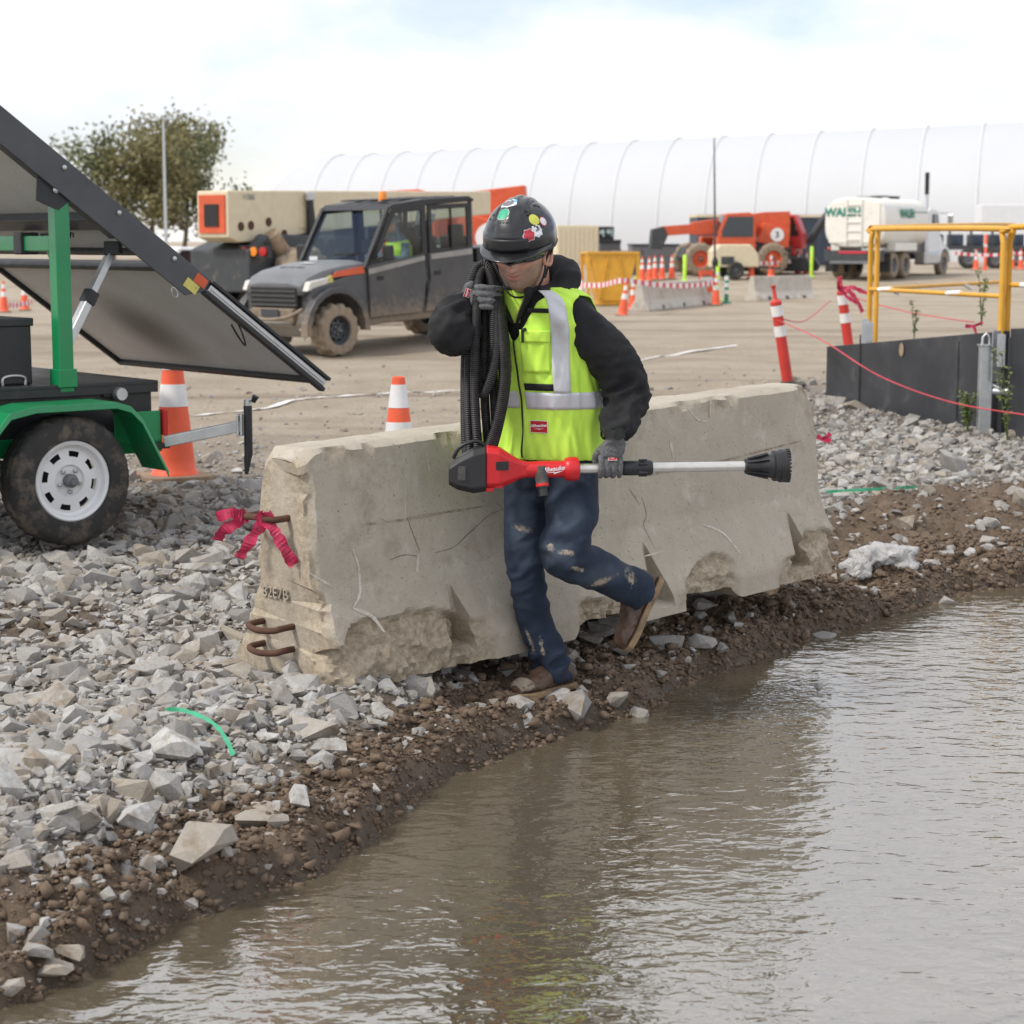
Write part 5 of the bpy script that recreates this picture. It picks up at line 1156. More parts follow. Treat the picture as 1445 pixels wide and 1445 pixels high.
mb = MB(); mb.tube([V(stp.x - .03, stp.y, zt), V(stp.x - .025, stp.y, zt + .07), V(stp.x, stp.y, zt + .10), V(stp.x + .025, stp.y, zt + .07), V(stp.x + .03, stp.y, zt)], .012, 8); mb.build('lifting_eye', 'galvanised', st, smooth=60)
mb = MB(); mb.tube([V(stp.x + .05, stp.y - .0, zt - .36), V(stp.x + 1.2, stp.y - .55, zt - .38)], .035, 14); mb.build('cross_strut', 'galvanised', st, smooth=60)
mb = MB(); mb.tube([V(stp.x + .04, stp.y - .01, zt - .30), V(stp.x + .12, stp.y - .05, zt - .34)], .02, 10); mb.build('pin', 'steel', st)
# guard rails
def rail(a, b, ztop, zmid, zbot, label, end_bend=True, r=.024):
    o = thing('guard_rail', label, 'railing', (a.x, a.y, zbot), world=True); d = (b - a).normalized(); k = .12
    A, B = V(a.x, a.y, 0), V(b.x, b.y, 0)
    pts = [A + V(0, 0, zbot), A + V(0, 0, ztop - k), A + d * k * .3 + V(0, 0, ztop - k * .3), A + d * k + V(0, 0, ztop)]
    pts2 = [B - d * k + V(0, 0, ztop), B - d * k * .3 + V(0, 0, ztop - k * .3), B + V(0, 0, ztop - k), B + V(0, 0, zbot)]
    mb = MB(); mb.tube([pts[0]] + catmull(pts[1:] + pts2[:3], 5) + [pts2[3]], r, 12); mb.build('top_rail', 'yellow_paint', o, smooth=60)
    mb = MB(); mb.tube([A + V(0, 0, zmid), B + V(0, 0, zmid)], r * .8, 12); mr_ = mb.build('mid_rail', 'yellow_paint', o, smooth=60)
    for f in (.08, .62): q = A.lerp(B, f) + V(0, 0, zmid); mb = MB(); mb.tube([q, q + d * .25], r * .86, 12); mb.build('white_label', 'sign_white', mr_, smooth=60)
    for q in (A, B):
        mb = MB(); mb.box(q + V(.0, 0, zbot + .02), (.07, .07, .26)); mb.build('post_socket', 'galvanised', o, bevel=.004)
        mb = MB(); mb.bar(q + pn * .09 + V(.05, 0, zbot - .22), q + pn * .09 + V(.05, 0, zbot + .18), .012, .075, up=pn); mb.build('clamp_plate', 'galvanised', o)
    return o
P1 = W(1226, 470, 18.1); P2 = W(1412, 470, 15.75); P3 = V(5.35, 21.6, 0)
rail(P1, P2, W(1240, 324, 18.1).z, W(1240, 408, 18.1).z, W(1226, 478, 18.1).z, 'yellow tubular guard rail along the top of the steel plate')
rail(P1 + V(.08, .12, 0), P3, W(1250, 320, 18.2).z + .02, W(1250, 408, 18.1).z, .5, 'yellow tubular guard rail running back from the plate corner')
rail(P2 + V(.06, .05, 0), P2 + V(.95, -1.4, 0), W(1412, 320, 15.75).z, W(1412, 402, 15.75).z, .75, 'yellow tubular guard rail above the second steel plate')
# red and white delineator posts with string
def delineator(loc, h, lean, label, group=None):
    o = thing('delineator_post', label, 'post', loc, 0, group); o.rotation_euler = (lean[0], lean[1], .4)
    mb = MB(); mb.lathe([(.19, 0), (.19, .03), (.10, .05), (.06, .08)], 8); mb.build('base', 'rubber', o)
    mb = MB(); mb.lathe([(.058, .06), (.056, h - .20), (.06, h - .20), (.06, h - .17), (.03, h - .15), (.022, h - .14), (.018, h - .03), (.026, h - .02), (.026, h), (.0, h)], 20); mb.build('post_body', M('post_red', (.55, .04, .03), .5, dirt=(.3, .1, .07), dcov=.25), o, smooth=40)
    for z in (h - .32, h - .53): mb = MB(); mb.lathe([(.0605, z), (.0605, z + .11)], 20, caps=False); mb.build('reflective_band', 'cone_white', o, smooth=60)
    return o
q = W(1113, 535, 20.6); d1 = delineator((q.x, q.y, gcoarse(q.x, q.y)), 1.08, (0, -.19), 'red and white delineator post leaning behind the far end of the barrier')
q2 = W(1203, 490, 23.0); d2 = delineator((q2.x, q2.y, gcoarse(q2.x, q2.y)), 1.12, (0, -.17), 'red and white delineator post with pink ribbons beside the yellow railing')
M('red_string', (.55, .06, .08), .6)
def string(pts, label, r=.006):
    mb = MB(); mb.tube(catmull(pts, 8), r, 6); o = mb.build('string', 'red_string', None, smooth=60); solo(o); tag(o, label, 'string')
string([W(1098, 452, 20.5), W(1160, 480, 18.2), W(1240, 530, 16.9), W(1340, 567, 15.6), W(1450, 586, 14.8)], 'long red string sagging in front of the dark steel plate')
string([W(1105, 450, 20.5), W(1135, 453, 21.5), W(1172, 424, 22.8)], 'short red string between the two delineator posts')
string([W(1205, 420, 22.9), W(1280, 440, 22.0), W(1375, 455, 20.0)], 'red string from the ribboned post to the second railing post')
k_ = W(1184, 408, 22.7)
strip('ribbon', [[k_, k_ + V(.10, -.05, -.02), k_ + V(.2, -.06, -.13), k_ + V(.26, -.06, -.26)], [k_, k_ + V(.14, -.05, .02), k_ + V(.3, -.05, -.04), k_ + V(.42, -.03, -.03)], [k_, k_ + V(.08, -.05, -.08), k_ + V(.2, -.06, -.16)], [k_, k_ + V(-.02, -.06, .06), k_ + V(.0, -.03, .12)]], .055, 'pink_ribbon', 'bunch of pink ribbons tied round the delineator post by the railing', 'ribbon')
k_ = W(1374, 460, 16.2); strip('ribbon', [[k_ + V(-.07, 0, .0), k_, k_ + V(.07, -.02, .03)], [k_, k_ + V(.02, -.02, -.07), k_ + V(.02, -.02, -.12)]], .03, 'pink_ribbon', 'small pink ribbon knotted on the string above the steel plate', 'ribbon')
k_ = W(1163, 579, 14.5); k_.z = gcoarse(k_.x, k_.y) + .05; strip('ribbon', [[k_ + V(-.05, 0, .03), k_, k_ + V(.05, -.03, .0)], [k_, k_ + V(.05, 0, .05)]], .04, 'pink_ribbon', 'scrap of red ribbon lying on the pale gravel by the plate', 'ribbon')
# weeds
M('weed_leaf', (.10, .13, .035), .7, var=.4, vs=20)
def weed(u, v, Y, h, n, label):
    b_ = W(u, v, Y); b_.z = gcoarse(b_.x, b_.y) if Y < 17 else b_.z; o = thing('weed', label, 'plant', b_, world=True); mb = MB(); lf = MB()
    for i in range(n):
        a = random.uniform(0, 6.28); tip = b_ + V(math.cos(a) * .18 * h, math.sin(a) * .15 * h, h * random.uniform(.6, 1)); md_ = b_.lerp(tip, .5) + V(0, 0, .06 * h); C = catmull([b_, md_, tip], 6); mb.tube(C, [.006, .002], 5)
        for c in C[3:]:
            for k in range(4):
                d = V(random.gauss(0, 1), random.gauss(0, 1), random.gauss(.2, .6)).normalized(); sd = d.orthogonal().normalized(); l = random.uniform(.02, .05); lf.add([c, c + d * l * .5 + sd * l * .25, c + d * l, c + d * l * .5 - sd * l * .25], [(0, 1, 2, 3)])
    mb.build('stem', 'weed_leaf', o, smooth=60); x = lf.build('leaves', 'weed_leaf', o, fix=False); x['kind'] = 'stuff'
weed(1365, 605, 15.9, .34, 7, 'low bushy weed at the foot of the steel plate'); weed(1422, 612, 15.2, .75, 3, 'tall thin weed right of the grey strut'); weed(1290, 478, 20.5, .4, 2, 'single weed stalk behind the steel plate'); weed(1385, 460, 18.5, .5, 3, 'weed growing behind the second railing post')
# cone just behind the barrier
q = W(563, 618, 11.2)
cone(.72, [(.34, .47), (.55, .68)], .37, .125, .035, label='orange cone with white collars half hidden behind the concrete barrier', loc=(q.x, q.y, gcoarse(q.x, q.y)), rz=.2)

# ---------------------------------------------------------------- utility vehicle
UD = V(-.68, -.73, 0).normalized(); UL = V(-UD.y, UD.x, 0)
FLw = W(473, 501, 26.0)
UC = FLw - UD * 1.43 - UL * .64; urz = math.atan2(UD.y, UD.x); uz = gcoarse(UC.x, UC.y)
def utv_paint(name, col, zc, rough=.42):
    """paint with mud thrown up from below (the mud thins out with height above the ground)"""
    m, t, b = newmat(name); co = nd(t, 'ShaderNodeTexCoord').outputs['Object']; sp = nd(t, 'ShaderNodeSeparateXYZ'); t.links.new(co, sp.inputs[0])
    mr = t.nodes.new('ShaderNodeMapRange'); mr.inputs[1].default_value = zc - .45; mr.inputs[2].default_value = zc + .45; mr.inputs[3].default_value = .75; mr.inputs[4].default_value = -.05; t.links.new(sp.outputs['Z'], mr.inputs[0])
    def plus(x, y): n = nd(t, 'ShaderNodeMath', operation='ADD'); t.links.new(x, n.inputs[0]); t.links.new(y, n.inputs[1]); return n.outputs[0]
    f = ramp(t, plus(mr.outputs[0], noise(t, co, 9, 9, .8)), .78, 1.12); film = ramp(t, noise(t, co, 1.5, 5, .6), .3, .9)
    c = mixc(t, ramp(t, noise(t, co, 6), .3, .7), [k * .9 for k in col], [k * 1.1 for k in col]); fm = nd(t, 'ShaderNodeMath', operation='MULTIPLY'); fm.inputs[1].default_value = .25; t.links.new(film, fm.inputs[0])
    c = mixc(t, fm.outputs[0], c, (.24, .2, .155)); c = mixc(t, f, c, (.25, .195, .14)); t.links.new(c, b.inputs['Base Color'])
    r = t.nodes.new('ShaderNodeMapRange'); r.inputs[3].default_value = rough; r.inputs[4].default_value = .9; t.links.new(f, r.inputs[0]); t.links.new(r.outputs[0], b.inputs['Roughness']); MATS[name] = m
utv_paint('utv_grey', (.07, .075, .083), .62); utv_paint('utv_flank', (.05, .053, .06), .62); M('utv_dirt', (.22, .175, .13), .9, var=.2)
M('utv_trim', (.30, .29, .27), .5, dirt=(.27, .21, .15), dcov=.35)
def utv(label, loc, rz, pitch=0, group=None):
    o = thing('utility_vehicle', label, 'vehicle', loc, rz, group); o.rotation_euler = (0, pitch, rz)
    def pr(name, poly, y0, y1, mat, bevel=.02, parent=None): mb = MB(); mb.prism(poly, y0, y1, 'xz'); return mb.build(name, mat, parent or o, bevel=bevel)
    for x in (1.43, -1.43):
        for y in (.64, -.64): wheel(o, (x, y, .35), .35, .27, .19, 'muddy_rubber', 'dark_machine', lug=.028, side=1 if y > 0 else -1)
    # lower body with wheel openings
    def arch(cx): return [(cx + .47 * math.cos(a), .36 + .47 * math.sin(a)) for a in np.linspace(0.05, math.pi - .05, 9)]
    body = [(1.86, .50), (1.88, .70)] + [(1.80, .86), (.86, 1.10), (.80, 1.12), (-1.0, 1.12), (-1.05, 1.06), (-1.95, 1.06), (-1.97, .62), (-1.92, .55)] + [(x, z) for x, z in reversed(arch(-1.43))][0:0] 
    lower = [(1.80, .52)] + [(1.80, .93), (.84, 1.09), (-1.95, 1.06), (-1.97, .62)] + list(reversed([(x, z) for x, z in arch(-1.43)])) + [(-.90, .36), (.92, .36)] + list(reversed([(x, z) for x, z in arch(1.43)]))
    pr('body', lower, -.66, .66, 'utv_grey', .03)
    for s_ in (-1, 1):
        for cx in (1.43, -1.43):
            ar = [(cx + .47 * math.cos(a), .36 + .47 * math.sin(a)) for a in np.linspace(-.1, math.pi + .1, 12)]; ar2 = [(cx + .56 * math.cos(a), .36 + .55 * math.sin(a)) for a in np.linspace(math.pi + .1, -.1, 12)]
            pr('wheel_arch', ar + ar2, s_ * .62, s_ * .75, 'utv_flank', .012)
    # hood with vents, badge plate and orange corner decals
    mb = MB(); rings = []
    for x, z, w, d in ((.80, 1.18, .66, .10), (1.2, 1.17, .65, .12), (1.55, 1.12, .63, .14), (1.76, 1.05, .60, .16), (1.86, .95, .56, .12)): rings.append([V(x, -w, z - d), V(x, -w * .93, z - .01), V(x, -w * .55, z + .025), V(x, 0, z + .03), V(x, w * .55, z + .025), V(x, w * .93, z - .01), V(x, w, z - d)])
    mb.loft(rings, True, False); mb.build('hood', M('utv_hood', (.15, .155, .165), .42, dirt=(.22, .19, .15), dcov=.22, ds=6), o, smooth=35, solid=.02)
    for y in (-.16, .0, .16): mb = MB(); mb.box((1.52, y, 1.162), (.05, .12, .01), Matrix.Rotation(0, 4, 'Y')); mb.build('hood_vent', 'ink', o)
    mb = MB(); mb.box((1.27, .02, 1.205), (.10, .22, .006)); mb.build('hood_plate', 'sign_white', o)
    for s_ in (-1, 1): mb = MB(); mb.prism([(.86, 1.05), (.86, 1.145), (1.36, 1.10), (1.44, 1.03)], s_ * .652, s_ * .668, 'xz'); mb.build('corner_decal', 'orange_paint', o); mb = MB(); mb.prism([(1.50, .93), (1.48, 1.04), (1.80, 1.00), (1.86, .88)], s_ * .46, s_ * .655, 'xz'); hl_ = mb.build('headlight', M('lamp_glass', (.62, .6, .55), .15), o, bevel=.015); mb = MB(); mb.prism([(1.40, .97), (1.43, 1.06), (1.49, 1.04), (1.49, .95)], s_ * .60, s_ * .655, 'xz'); mb.build('side_marker', 'label_yellow', o)
    # front: grille, bumper, skid plate, suspension arms
    mb = MB(); mb.box((1.84, 0, .80), (.08, .92, .26)); mb.build('grille', 'ink', o, bevel=.01)
    for z in (.70, .76, .82, .88): mb = MB(); mb.box((1.885, 0, z), (.02, .88, .016)); mb.build('grille_bar', 'utv_grey', o)
    mb = MB(); mb.box((1.88, 0, .56), (.10, .84, .20)); mb.build('bumper', 'utv_dirt', o, bevel=.02); mb = MB(); mb.box((1.955, 0, .60), (.012, .34, .10)); mb.build('winch_plate', 'dark_machine', o)
    mb = MB(); mb.tube(catmull([V(1.93, -.62, .66), V(2.0, -.4, .56), V(2.02, 0, .52), V(2.0, .4, .56), V(1.93, .62, .66)], 5), .025, 8); mb.build('brush_bar', 'utv_dirt', o, smooth=60)
    mb = MB(); mb.add([V(1.95, -.38, .48), V(1.95, .38, .48), V(1.72, .42, .28), V(1.72, -.42, .28)], [(0, 1, 2, 3)]); mb.build('skid_plate', 'utv_trim', o, solid=.02)
    for s_ in (-1, 1):
        for x in (1.32, 1.54): mb = MB(); mb.tube([V(x, s_ * .2, .42), V(1.43, s_ * .56, .34)], .022, 8); mb.build('suspension_arm', 'utv_dirt', o)
        mb = MB(); mb.tube([V(1.43, s_ * .30, .86), V(1.43, s_ * .50, .42)], .04, 10); mb.build('shock_absorber', 'dark_machine', o, smooth=60)
    # cab frame, roof, glass, doors
    rf = [(.42, 1.85), (.30, 1.925), (-.3, 1.97), (-1.15, 1.975), (-1.25, 1.93), (-1.25, 1.90), (.30, 1.865)]
    pr('roof', rf, -.68, .68, 'black_plastic', .025); 
    for y in (-.4, -.13, .13, .4): mb = MB(); mb.box((-.45, y, 1.975), (1.3, .12, .02)); mb.build('roof_rib', 'black_plastic', o, bevel=.008)
    for s_ in (-1, 1):
        y = s_ * .66
        mb = MB(); mb.bar(V(.86, y, 1.10), V(.36, y * .97, 1.88), .055, .06); mb.build('front_pillar', 'black_plastic', o, bevel=.01)
        mb = MB(); mb.bar(V(-.28, y, .50), V(-.28, y * .97, 1.90), .05, .07); mb.build('centre_pillar', 'black_plastic', o, bevel=.01); mb = MB(); mb.bar(V(-1.16, y, 1.05), V(-1.20, y * .97, 1.92), .05, .07); mb.build('rear_pillar', 'black_plastic', o, bevel=.01)
        y0, y1 = s_ * .665, s_ * .705
        fd = pr('front_door', [(.82, .46), (.82, 1.13), (.74, 1.155), (-.22, 1.235), (-.25, .90), (-.12, .46)], y0, y1, 'utv_flank', .012); rd_ = pr('rear_door', [(-.20, .46), (-.32, .90), (-.30, 1.235), (-1.15, 1.27), (-1.17, .92), (-.98, .46)], y0, y1, 'utv_flank', .012)
        mb = MB(); mb.prism([(.82, 1.03), (.82, 1.10), (-.22, 1.215), (-.22, 1.155)], y1, y1 + s_ * .006, 'xz'); mb.build('trim_stripe', 'utv_trim', fd); mb = MB(); mb.prism([(-.34, 1.155), (-.34, 1.225), (-1.14, 1.26), (-1.14, 1.18)], y1, y1 + s_ * .006, 'xz'); mb.build('trim_stripe', 'utv_trim', rd_)
        for dr, x in ((fd, .62), (rd_, -.45)): mb = MB(); mb.box((x, y1, .97), (.12, .02, .055)); mb.build('door_latch', 'ink', dr, bevel=.006)
        for dr, win in ((fd, [(.68, 1.20), (.28, 1.80), (-.20, 1.82), (-.20, 1.27), (.0, 1.20)]), (rd_, [(-.40, 1.28), (-.40, 1.82), (-1.08, 1.82), (-1.08, 1.30)])):
            n_ = len(win); ce = (sum(p_[0] for p_ in win) / n_, sum(p_[1] for p_ in win) / n_); ou = [(ce[0] + (p_[0] - ce[0]) * 1.2, ce[1] + (p_[1] - ce[1]) * 1.24) for p_ in win]
            mb = MB(); vs_ = [V(p_[0], y_, p_[1]) for y_ in (s_ * .66, s_ * .69) for L_ in (win, ou) for p_ in L_]
            fs_ = [];
            for k in range(n_):
                k2 = (k + 1) % n_; fs_ += [(k, k2, n_ + k2, n_ + k), (2 * n_ + k, 3 * n_ + k, 3 * n_ + k2, 2 * n_ + k2), (n_ + k, n_ + k2, 3 * n_ + k2, 3 * n_ + k), (k, 2 * n_ + k, 2 * n_ + k2, k2)]
            mb.add(vs_, fs_); mb.build('window_frame', 'black_plastic', dr, bevel=.006)
            mb = MB(); mb.add([V(p_[0], s_ * .675, p_[1]) for p_ in win], [tuple(range(n_))]); mb.build('window', 'window_glass', dr, fix=False)
        mb = MB(); mb.bar(V(-.76, s_ * .69, 1.28), V(-.76, s_ * .69, 1.84), .015, .03); mb.build('window_divider', 'black_plastic', rd_)
        mb = MB(); mb.box((.60, s_ * .86, 1.30), (.07, .16, .20)); mb.bar(V(.66, s_ * .69, 1.22), V(.61, s_ * .80, 1.26), .03, .03); mb.build('mirror', 'black_plastic', o, bevel=.02)
    mb = MB(); mb.add([V(.84, -.60, 1.13), V(.84, .60, 1.13), V(.37, .57, 1.85), V(.37, -.57, 1.85)], [(0, 1, 2, 3)]); mb.build('windscreen', 'window_glass', o, fix=False)
    mb = MB(); mb.box((.62, 0, 1.10), (.06, 1.30, .07)); mb.build('scuttle', 'black_plastic', o, bevel=.01); mb = MB(); mb.add([V(-1.2, -.6, 1.2), V(-1.2, .6, 1.2), V(-1.22, .58, 1.85), V(-1.22, -.58, 1.85)], [(0, 1, 2, 3)]); mb.build('rear_window', 'window_glass', o, fix=False)
    mb = MB(); mb.bar(V(.755, -.02, 1.28), V(.74, .45, 1.30), .012, .02); mb.build('wiper', 'ink', o); mb = MB(); mb.box((.80, -.40, 1.215), (.004, .16, .09), None); mb.build('permit_sticker', 'st_white', o)
    for y in (-.33, .33):
        for x in (-.05, -.95): mb = MB(); mb.box((x, y, .80), (.5, .52, .14)); mb.box((x - .24, y, 1.12), (.12, .50, .62)); mb.box((x - .26, y, 1.50), (.09, .26, .18)); mb.build('seat', 'ink', o, bevel=.03)
    mb = MB(); mb.tube([V(.42 + .05 * math.sin(a) , .33 + .17 * math.cos(a), 1.17 + .16 * math.sin(a)) for a in np.linspace(0, 6.283, 21)[:-1]], .014, 8, closed=True); mb.tube([V(.42, .33, 1.17), V(.62, .33, 1.08)], .02, 8); mb.build('steering_wheel', 'ink', o, smooth=60)
    mb = MB(); mb.box((-1.62, 0, 1.16), (.72, 1.36, .20)); mb.build('cargo_bed', 'black_plastic', o, bevel=.02)
    mb = MB(); mb.lathe([(.065, 1.965), (.065, 2.0), (.055, 2.0), (.05, 2.075), (.03, 2.095), (.0, 2.095)], 20, Matrix.Translation((.12, .30, 0))); mb.build('beacon', 'amber', o, smooth=50)
    return o
uv1 = utv('dusty dark grey crew utility vehicle with amber roof beacon and driver', (UC.x, UC.y, uz), urz, R(3.2))
q = W(836, 366, 112); uv2 = copy_tree(uv1, (q.x, q.y, gcoarse(q.x, q.y)), R(118), 'dark utility vehicle parked far off before the pale container')
# driver
dm = Matrix.Translation((UC.x, UC.y, uz)) @ Matrix.Rotation(urz, 4, 'Z') @ Matrix.Rotation(R(3.2), 4, 'Y')
def dl(*p): return dm @ V(*p)
drv = thing('person', 'driver in lime vest and grey helmet seated inside the utility vehicle', 'person', dl(-.05, .33, .87), world=True)
mb = MB(); mb.tube(catmull([dl(-.1, .33, .92), dl(-.1, .33, 1.1), dl(-.08, .33, 1.32), dl(-.07, .33, 1.44), dl(-.04, .33, 1.52)], 5), [.16, .17, .185, .13, .06], 18)
mb.tube(catmull([dl(-.03, .33, 1.50), dl(-.01, .33, 1.58), dl(.0, .33, 1.66), dl(.0, .33, 1.74)], 4), [.06, .085, .095, .05], 16)
for s_ in (-1, 1):
    mb.tube(catmull([dl(-.07, .33 + s_ * .17, 1.38), dl(.05, .33 + s_ * .24, 1.18), dl(.36, .33 + s_ * .14, 1.24)], 5), [.07, .055, .04], 12); mb.tube(catmull([dl(-.1, .33 + s_ * .09, .94), dl(.32, .33 + s_ * .12, .95), dl(.42, .33 + s_ * .12, .60)], 5), [.09, .075, .055], 12)
me = remesh(mb, .016, 3, 'body'); me.materials.append(M('plaid_shirt', (.12, .17, .22), .9, var=.6, vs=22)); place('body', me, drv, smooth=180)
mb = MB(); mb.tube(catmull([dl(-.1, .33, 1.0), dl(-.09, .33, 1.12), dl(-.08, .33, 1.32), dl(-.07, .33, 1.42)], 5), [.182, .19, .20, .15], 18); mb.build('vest', 'lime', drv, smooth=180)
mb = MB(); mb.tube(catmull([dl(.10, .25, 1.02), dl(.115, .25, 1.3), dl(.0, .25, 1.44)], 4), .03, 8, flat=.4); mb.build('vest_stripe', 'orange_paint', drv)
mb = MB(); mb.tube([dl(.01, .33, 1.56), dl(.03, .33, 1.62), dl(.03, .33, 1.68)], [.07, .088, .09], 16); mb.build('face', 'skin', drv, smooth=180)
mb = MB(); mb.tube(catmull([dl(.02, .33, 1.67), dl(.02, .33, 1.70), dl(.01, .33, 1.76), dl(.0, .33, 1.80)], 4), [.125, .122, .095, .02], 18); mb.box((0, 0, 0), (.12, .18, .015), dm @ Matrix.Translation((.13, .33, 1.675))); mb.build('helmet', M('helmet_grey', (.22, .23, .25), .4), drv, smooth=60)
# ---------------------------------------------------------------- far site: cones, tape, barriers
far_cone_n = [0]
def fcone(u, v, h, label=None, lean=(0, 0)):
    p = hit(u, v); return cone(h, [(h * .5, h * .66), (h * .76, h * .9)], .36 * h / .9, .135 * h / .9, .03, label=label or 'orange traffic cone with two white collars on the far side of the haul road', loc=(p.x, p.y, gcoarse(p.x, p.y)), rz=u * .1, group='far traffic cones', lean=lean)
fcone(878, 446, .93, 'front orange cone of the pair left of the pale far barrier', (0, .12)); fcone(893, 439, .93, 'rear orange cone of the pair left of the pale far barrier')
for u, v, lb in ((820, 432, 'orange cone close behind the hood of the walking man'), (906, 397, 'orange cone nearest the hopper in the far row'), (916, 397, 'second orange cone from the hopper in the far row'), (924, 395, 'third orange cone from the hopper in the far row'), (934, 395, 'fourth orange cone from the hopper in the far row'), (948, 394, 'last orange cone from the hopper in the far row'),
    (1060, 394, 'orange cone under the tape beside the cream compressor'), (1088, 391, 'orange cone under the tape before the orange telehandler'), (1126, 387, 'orange cone under the tape before the red machine'), (1138, 387, 'orange cone next to the lime post by the water truck'), (1377, 381, 'orange cone just ahead of the water truck bonnet'), (1428, 380, 'orange cone before the racks of the dark flat trailer'), (1440, 381, 'orange cone before the white box trailer'), (6, 441, 'orange cone seen under the raised panel beside the tool chest'), (35, 438, 'orange cone seen under the raised panel by the tape end')): fcone(u, v, .9, lb)
p = hit(1010, 431); fcone(1010, 431, .95, 'orange cone beside the lime marker post and tall whip mast')
def tape(pts, label):
    C = catmull(pts, 10); mb = MB()
    for i in range(len(C) - 1):
        a, b = C[i], C[i + 1]; mb.add([a - V(0, 0, .07), b - V(0, 0, .07), b + V(0, 0, .07), a + V(0, 0, .07)], [(0, 1, 2, 3)], mi=i % 2)
    o = mb.build('barrier_tape', ['tape_white', 'tape_red'], None, fix=False); solo(o); tag(o, label, 'tape')
def at_h(u, v, vb): p = hit(u, vb); return W(u, v, p.y)
tape([at_h(820, 402, 440), at_h(850, 402, 442), at_h(880, 396, 446), at_h(930, 402, 440), at_h(975, 403, 434), at_h(1008, 399, 431)], 'red and white tape strung before the yellow hopper')
tape([at_h(1052, 372, 394), at_h(1088, 371, 391), at_h(1126, 368, 387), at_h(1150, 366, 386)], 'red and white tape strung between cones before the red machine')
tape([at_h(1345, 357, 380), at_h(1390, 360, 380), at_h(1445, 357, 380)], 'red and white tape strung before the dark flat trailer')
tape([at_h(0, 428, 441), at_h(20, 431, 440), at_h(45, 426, 438)], 'red and white tape seen beneath the raised solar panel')
M('lime_m', (.5, .8, .06), .5)
def marker(u, v, h, mat, label, bands=None):
    p = hit(u, v); o = thing('marker_post', label, 'post', (p.x, p.y, gcoarse(p.x, p.y))); mb = MB(); mb.lathe([(.16, 0), (.16, .04), (.07, .07), (.07, h), (.04, h + .05), (0, h + .05)], 14); mb.build('post_body', mat, o, smooth=40)
    for z in bands or (): mb = MB(); mb.lathe([(.073, z), (.073, z + .12)], 14, caps=False); mb.build('reflective_band', 'cone_white', o)
marker(966, 398, .95, 'lime_m', 'lime marker post behind the pale far barrier'); marker(1012, 424, 1.25, 'lime_m', 'lime marker post at the foot of the whip mast', (.55, .8)); marker(1145, 392, 1.15, 'lime_m', 'lime marker post behind the white water truck')
marker(1025, 428, .85, M('post_green', (.02, .22, .12), .5), 'green and white banded marker post by the pale barrier gap', (.3, .52, .74)); marker(900, 394, .9, 'lime_m', 'lime marker post beside the yellow hopper'); marker(1390, 381, 1.5, 'orange_cone', 'tall orange and white channeliser post before the dark trailer', (.6, 1.0))
p = hit(1006, 430); o = thing('whip_mast', 'tall thin dark whip mast rising above the orange cone', 'mast', (p.x + .05, p.y, gcoarse(p.x, p.y))); mb = MB(); mb.tube([V(0, 0, 0), V(-.02, 0, 2.4), V(-.08, 0, 5.2)], [.045, .035, .02], 10); mb.build('mast', 'dark_machine', o, smooth=60); mb = MB(); mb.lathe([(.09, 1.2), (.1, 1.35), (.05, 1.5)], 12); mb.build('clamp', 'ink', o)
p = hit(1000, 428); o = thing('folding_barricade', 'orange striped folding barricade leaning by the whip mast', 'barricade', (p.x - .1, p.y - .3, gcoarse(p.x, p.y)), .5)
for s_ in (-1, 1):
    for k in (-1, 1): mb = MB(); mb.bar(V(k * .25, s_ * .25, 0), V(k * .25, 0, 1.05), .05, .03); mb.build('leg', 'orange_cone', o)
    for z in (.45, .75, .98): mb = MB(); mb.bar(V(-.3, s_ * .25 * (1 - z / 1.05) , z), V(.3, s_ * .25 * (1 - z / 1.05), z), .02, .16, up=(0, 0, 1)); mb.build('board', 'orange_cone' if z != .75 else 'cone_white', o)
def fbar(u0, v0, u1, v1, label):
    a, b = hit(u0, v0), hit(u1, v1); d = (b - a); d.z = 0; L = d.length; rz = math.atan2(d.y, d.x); c = (a + b) / 2; o = thing('concrete_barrier', label, 'barrier', (c.x, c.y, min(gcoarse(a.x, a.y), gcoarse(b.x, b.y))), rz)
    pr = [(-.3, 0), (-.3, .08), (-.15, .33), (-.08, .81), (.08, .81), (.15, .33), (.3, .08), (.3, 0)]; mb = MB(); mb.prism(pr, -L / 2, L / 2, 'yz'); mb.build('concrete_body', 'far_concrete', o, bevel=.02)
    for f in (-.3, 0, .3): mb = MB(); mb.box((f * L, -.26, .10), (.10, .12, .12)); mb.build('drain_slot', 'dark_machine', o)
fbar(902, 440, 998, 428, 'pale concrete barrier behind the red and white tape'); fbar(1060, 425, 1142, 419, 'pale concrete barrier in front of the red machine')
# ---------------------------------------------------------------- white fabric hall
M('fabric_white', (.50, .51, .53), .6, var=.02, vs=.2, dirt=(.45, .46, .48), dcov=.3, ds=.15); M('fabric_rib', (.57, .58, .59), .6, var=.02)
ax_ = V(-.70, .714, 0).normalized(); TB0 = W(1418, 386, 112) - ax_ * 10; rb_ = V(.27, .96, 0).normalized(); RT = 8.3; ZT = .3
hall = thing('fabric_hall', 'huge white arched fabric hall closing the far side of the site', 'building', (TB0.x, TB0.y, ZT), world=True)
def hall_pt(s, a, out=0):
    k = 1.0 if s < 72 else math.sqrt(max(0.0, 1 - ((s - 72) / 12) ** 2)) * .999 + .001; r = (RT + out) * k
    c = TB0 + rb_ * RT; return V(c.x, c.y, ZT) + ax_ * s - rb_ * (r * math.cos(a)) + V(0, 0, 1) * (r * math.sin(a) ** .82 * 1.0)
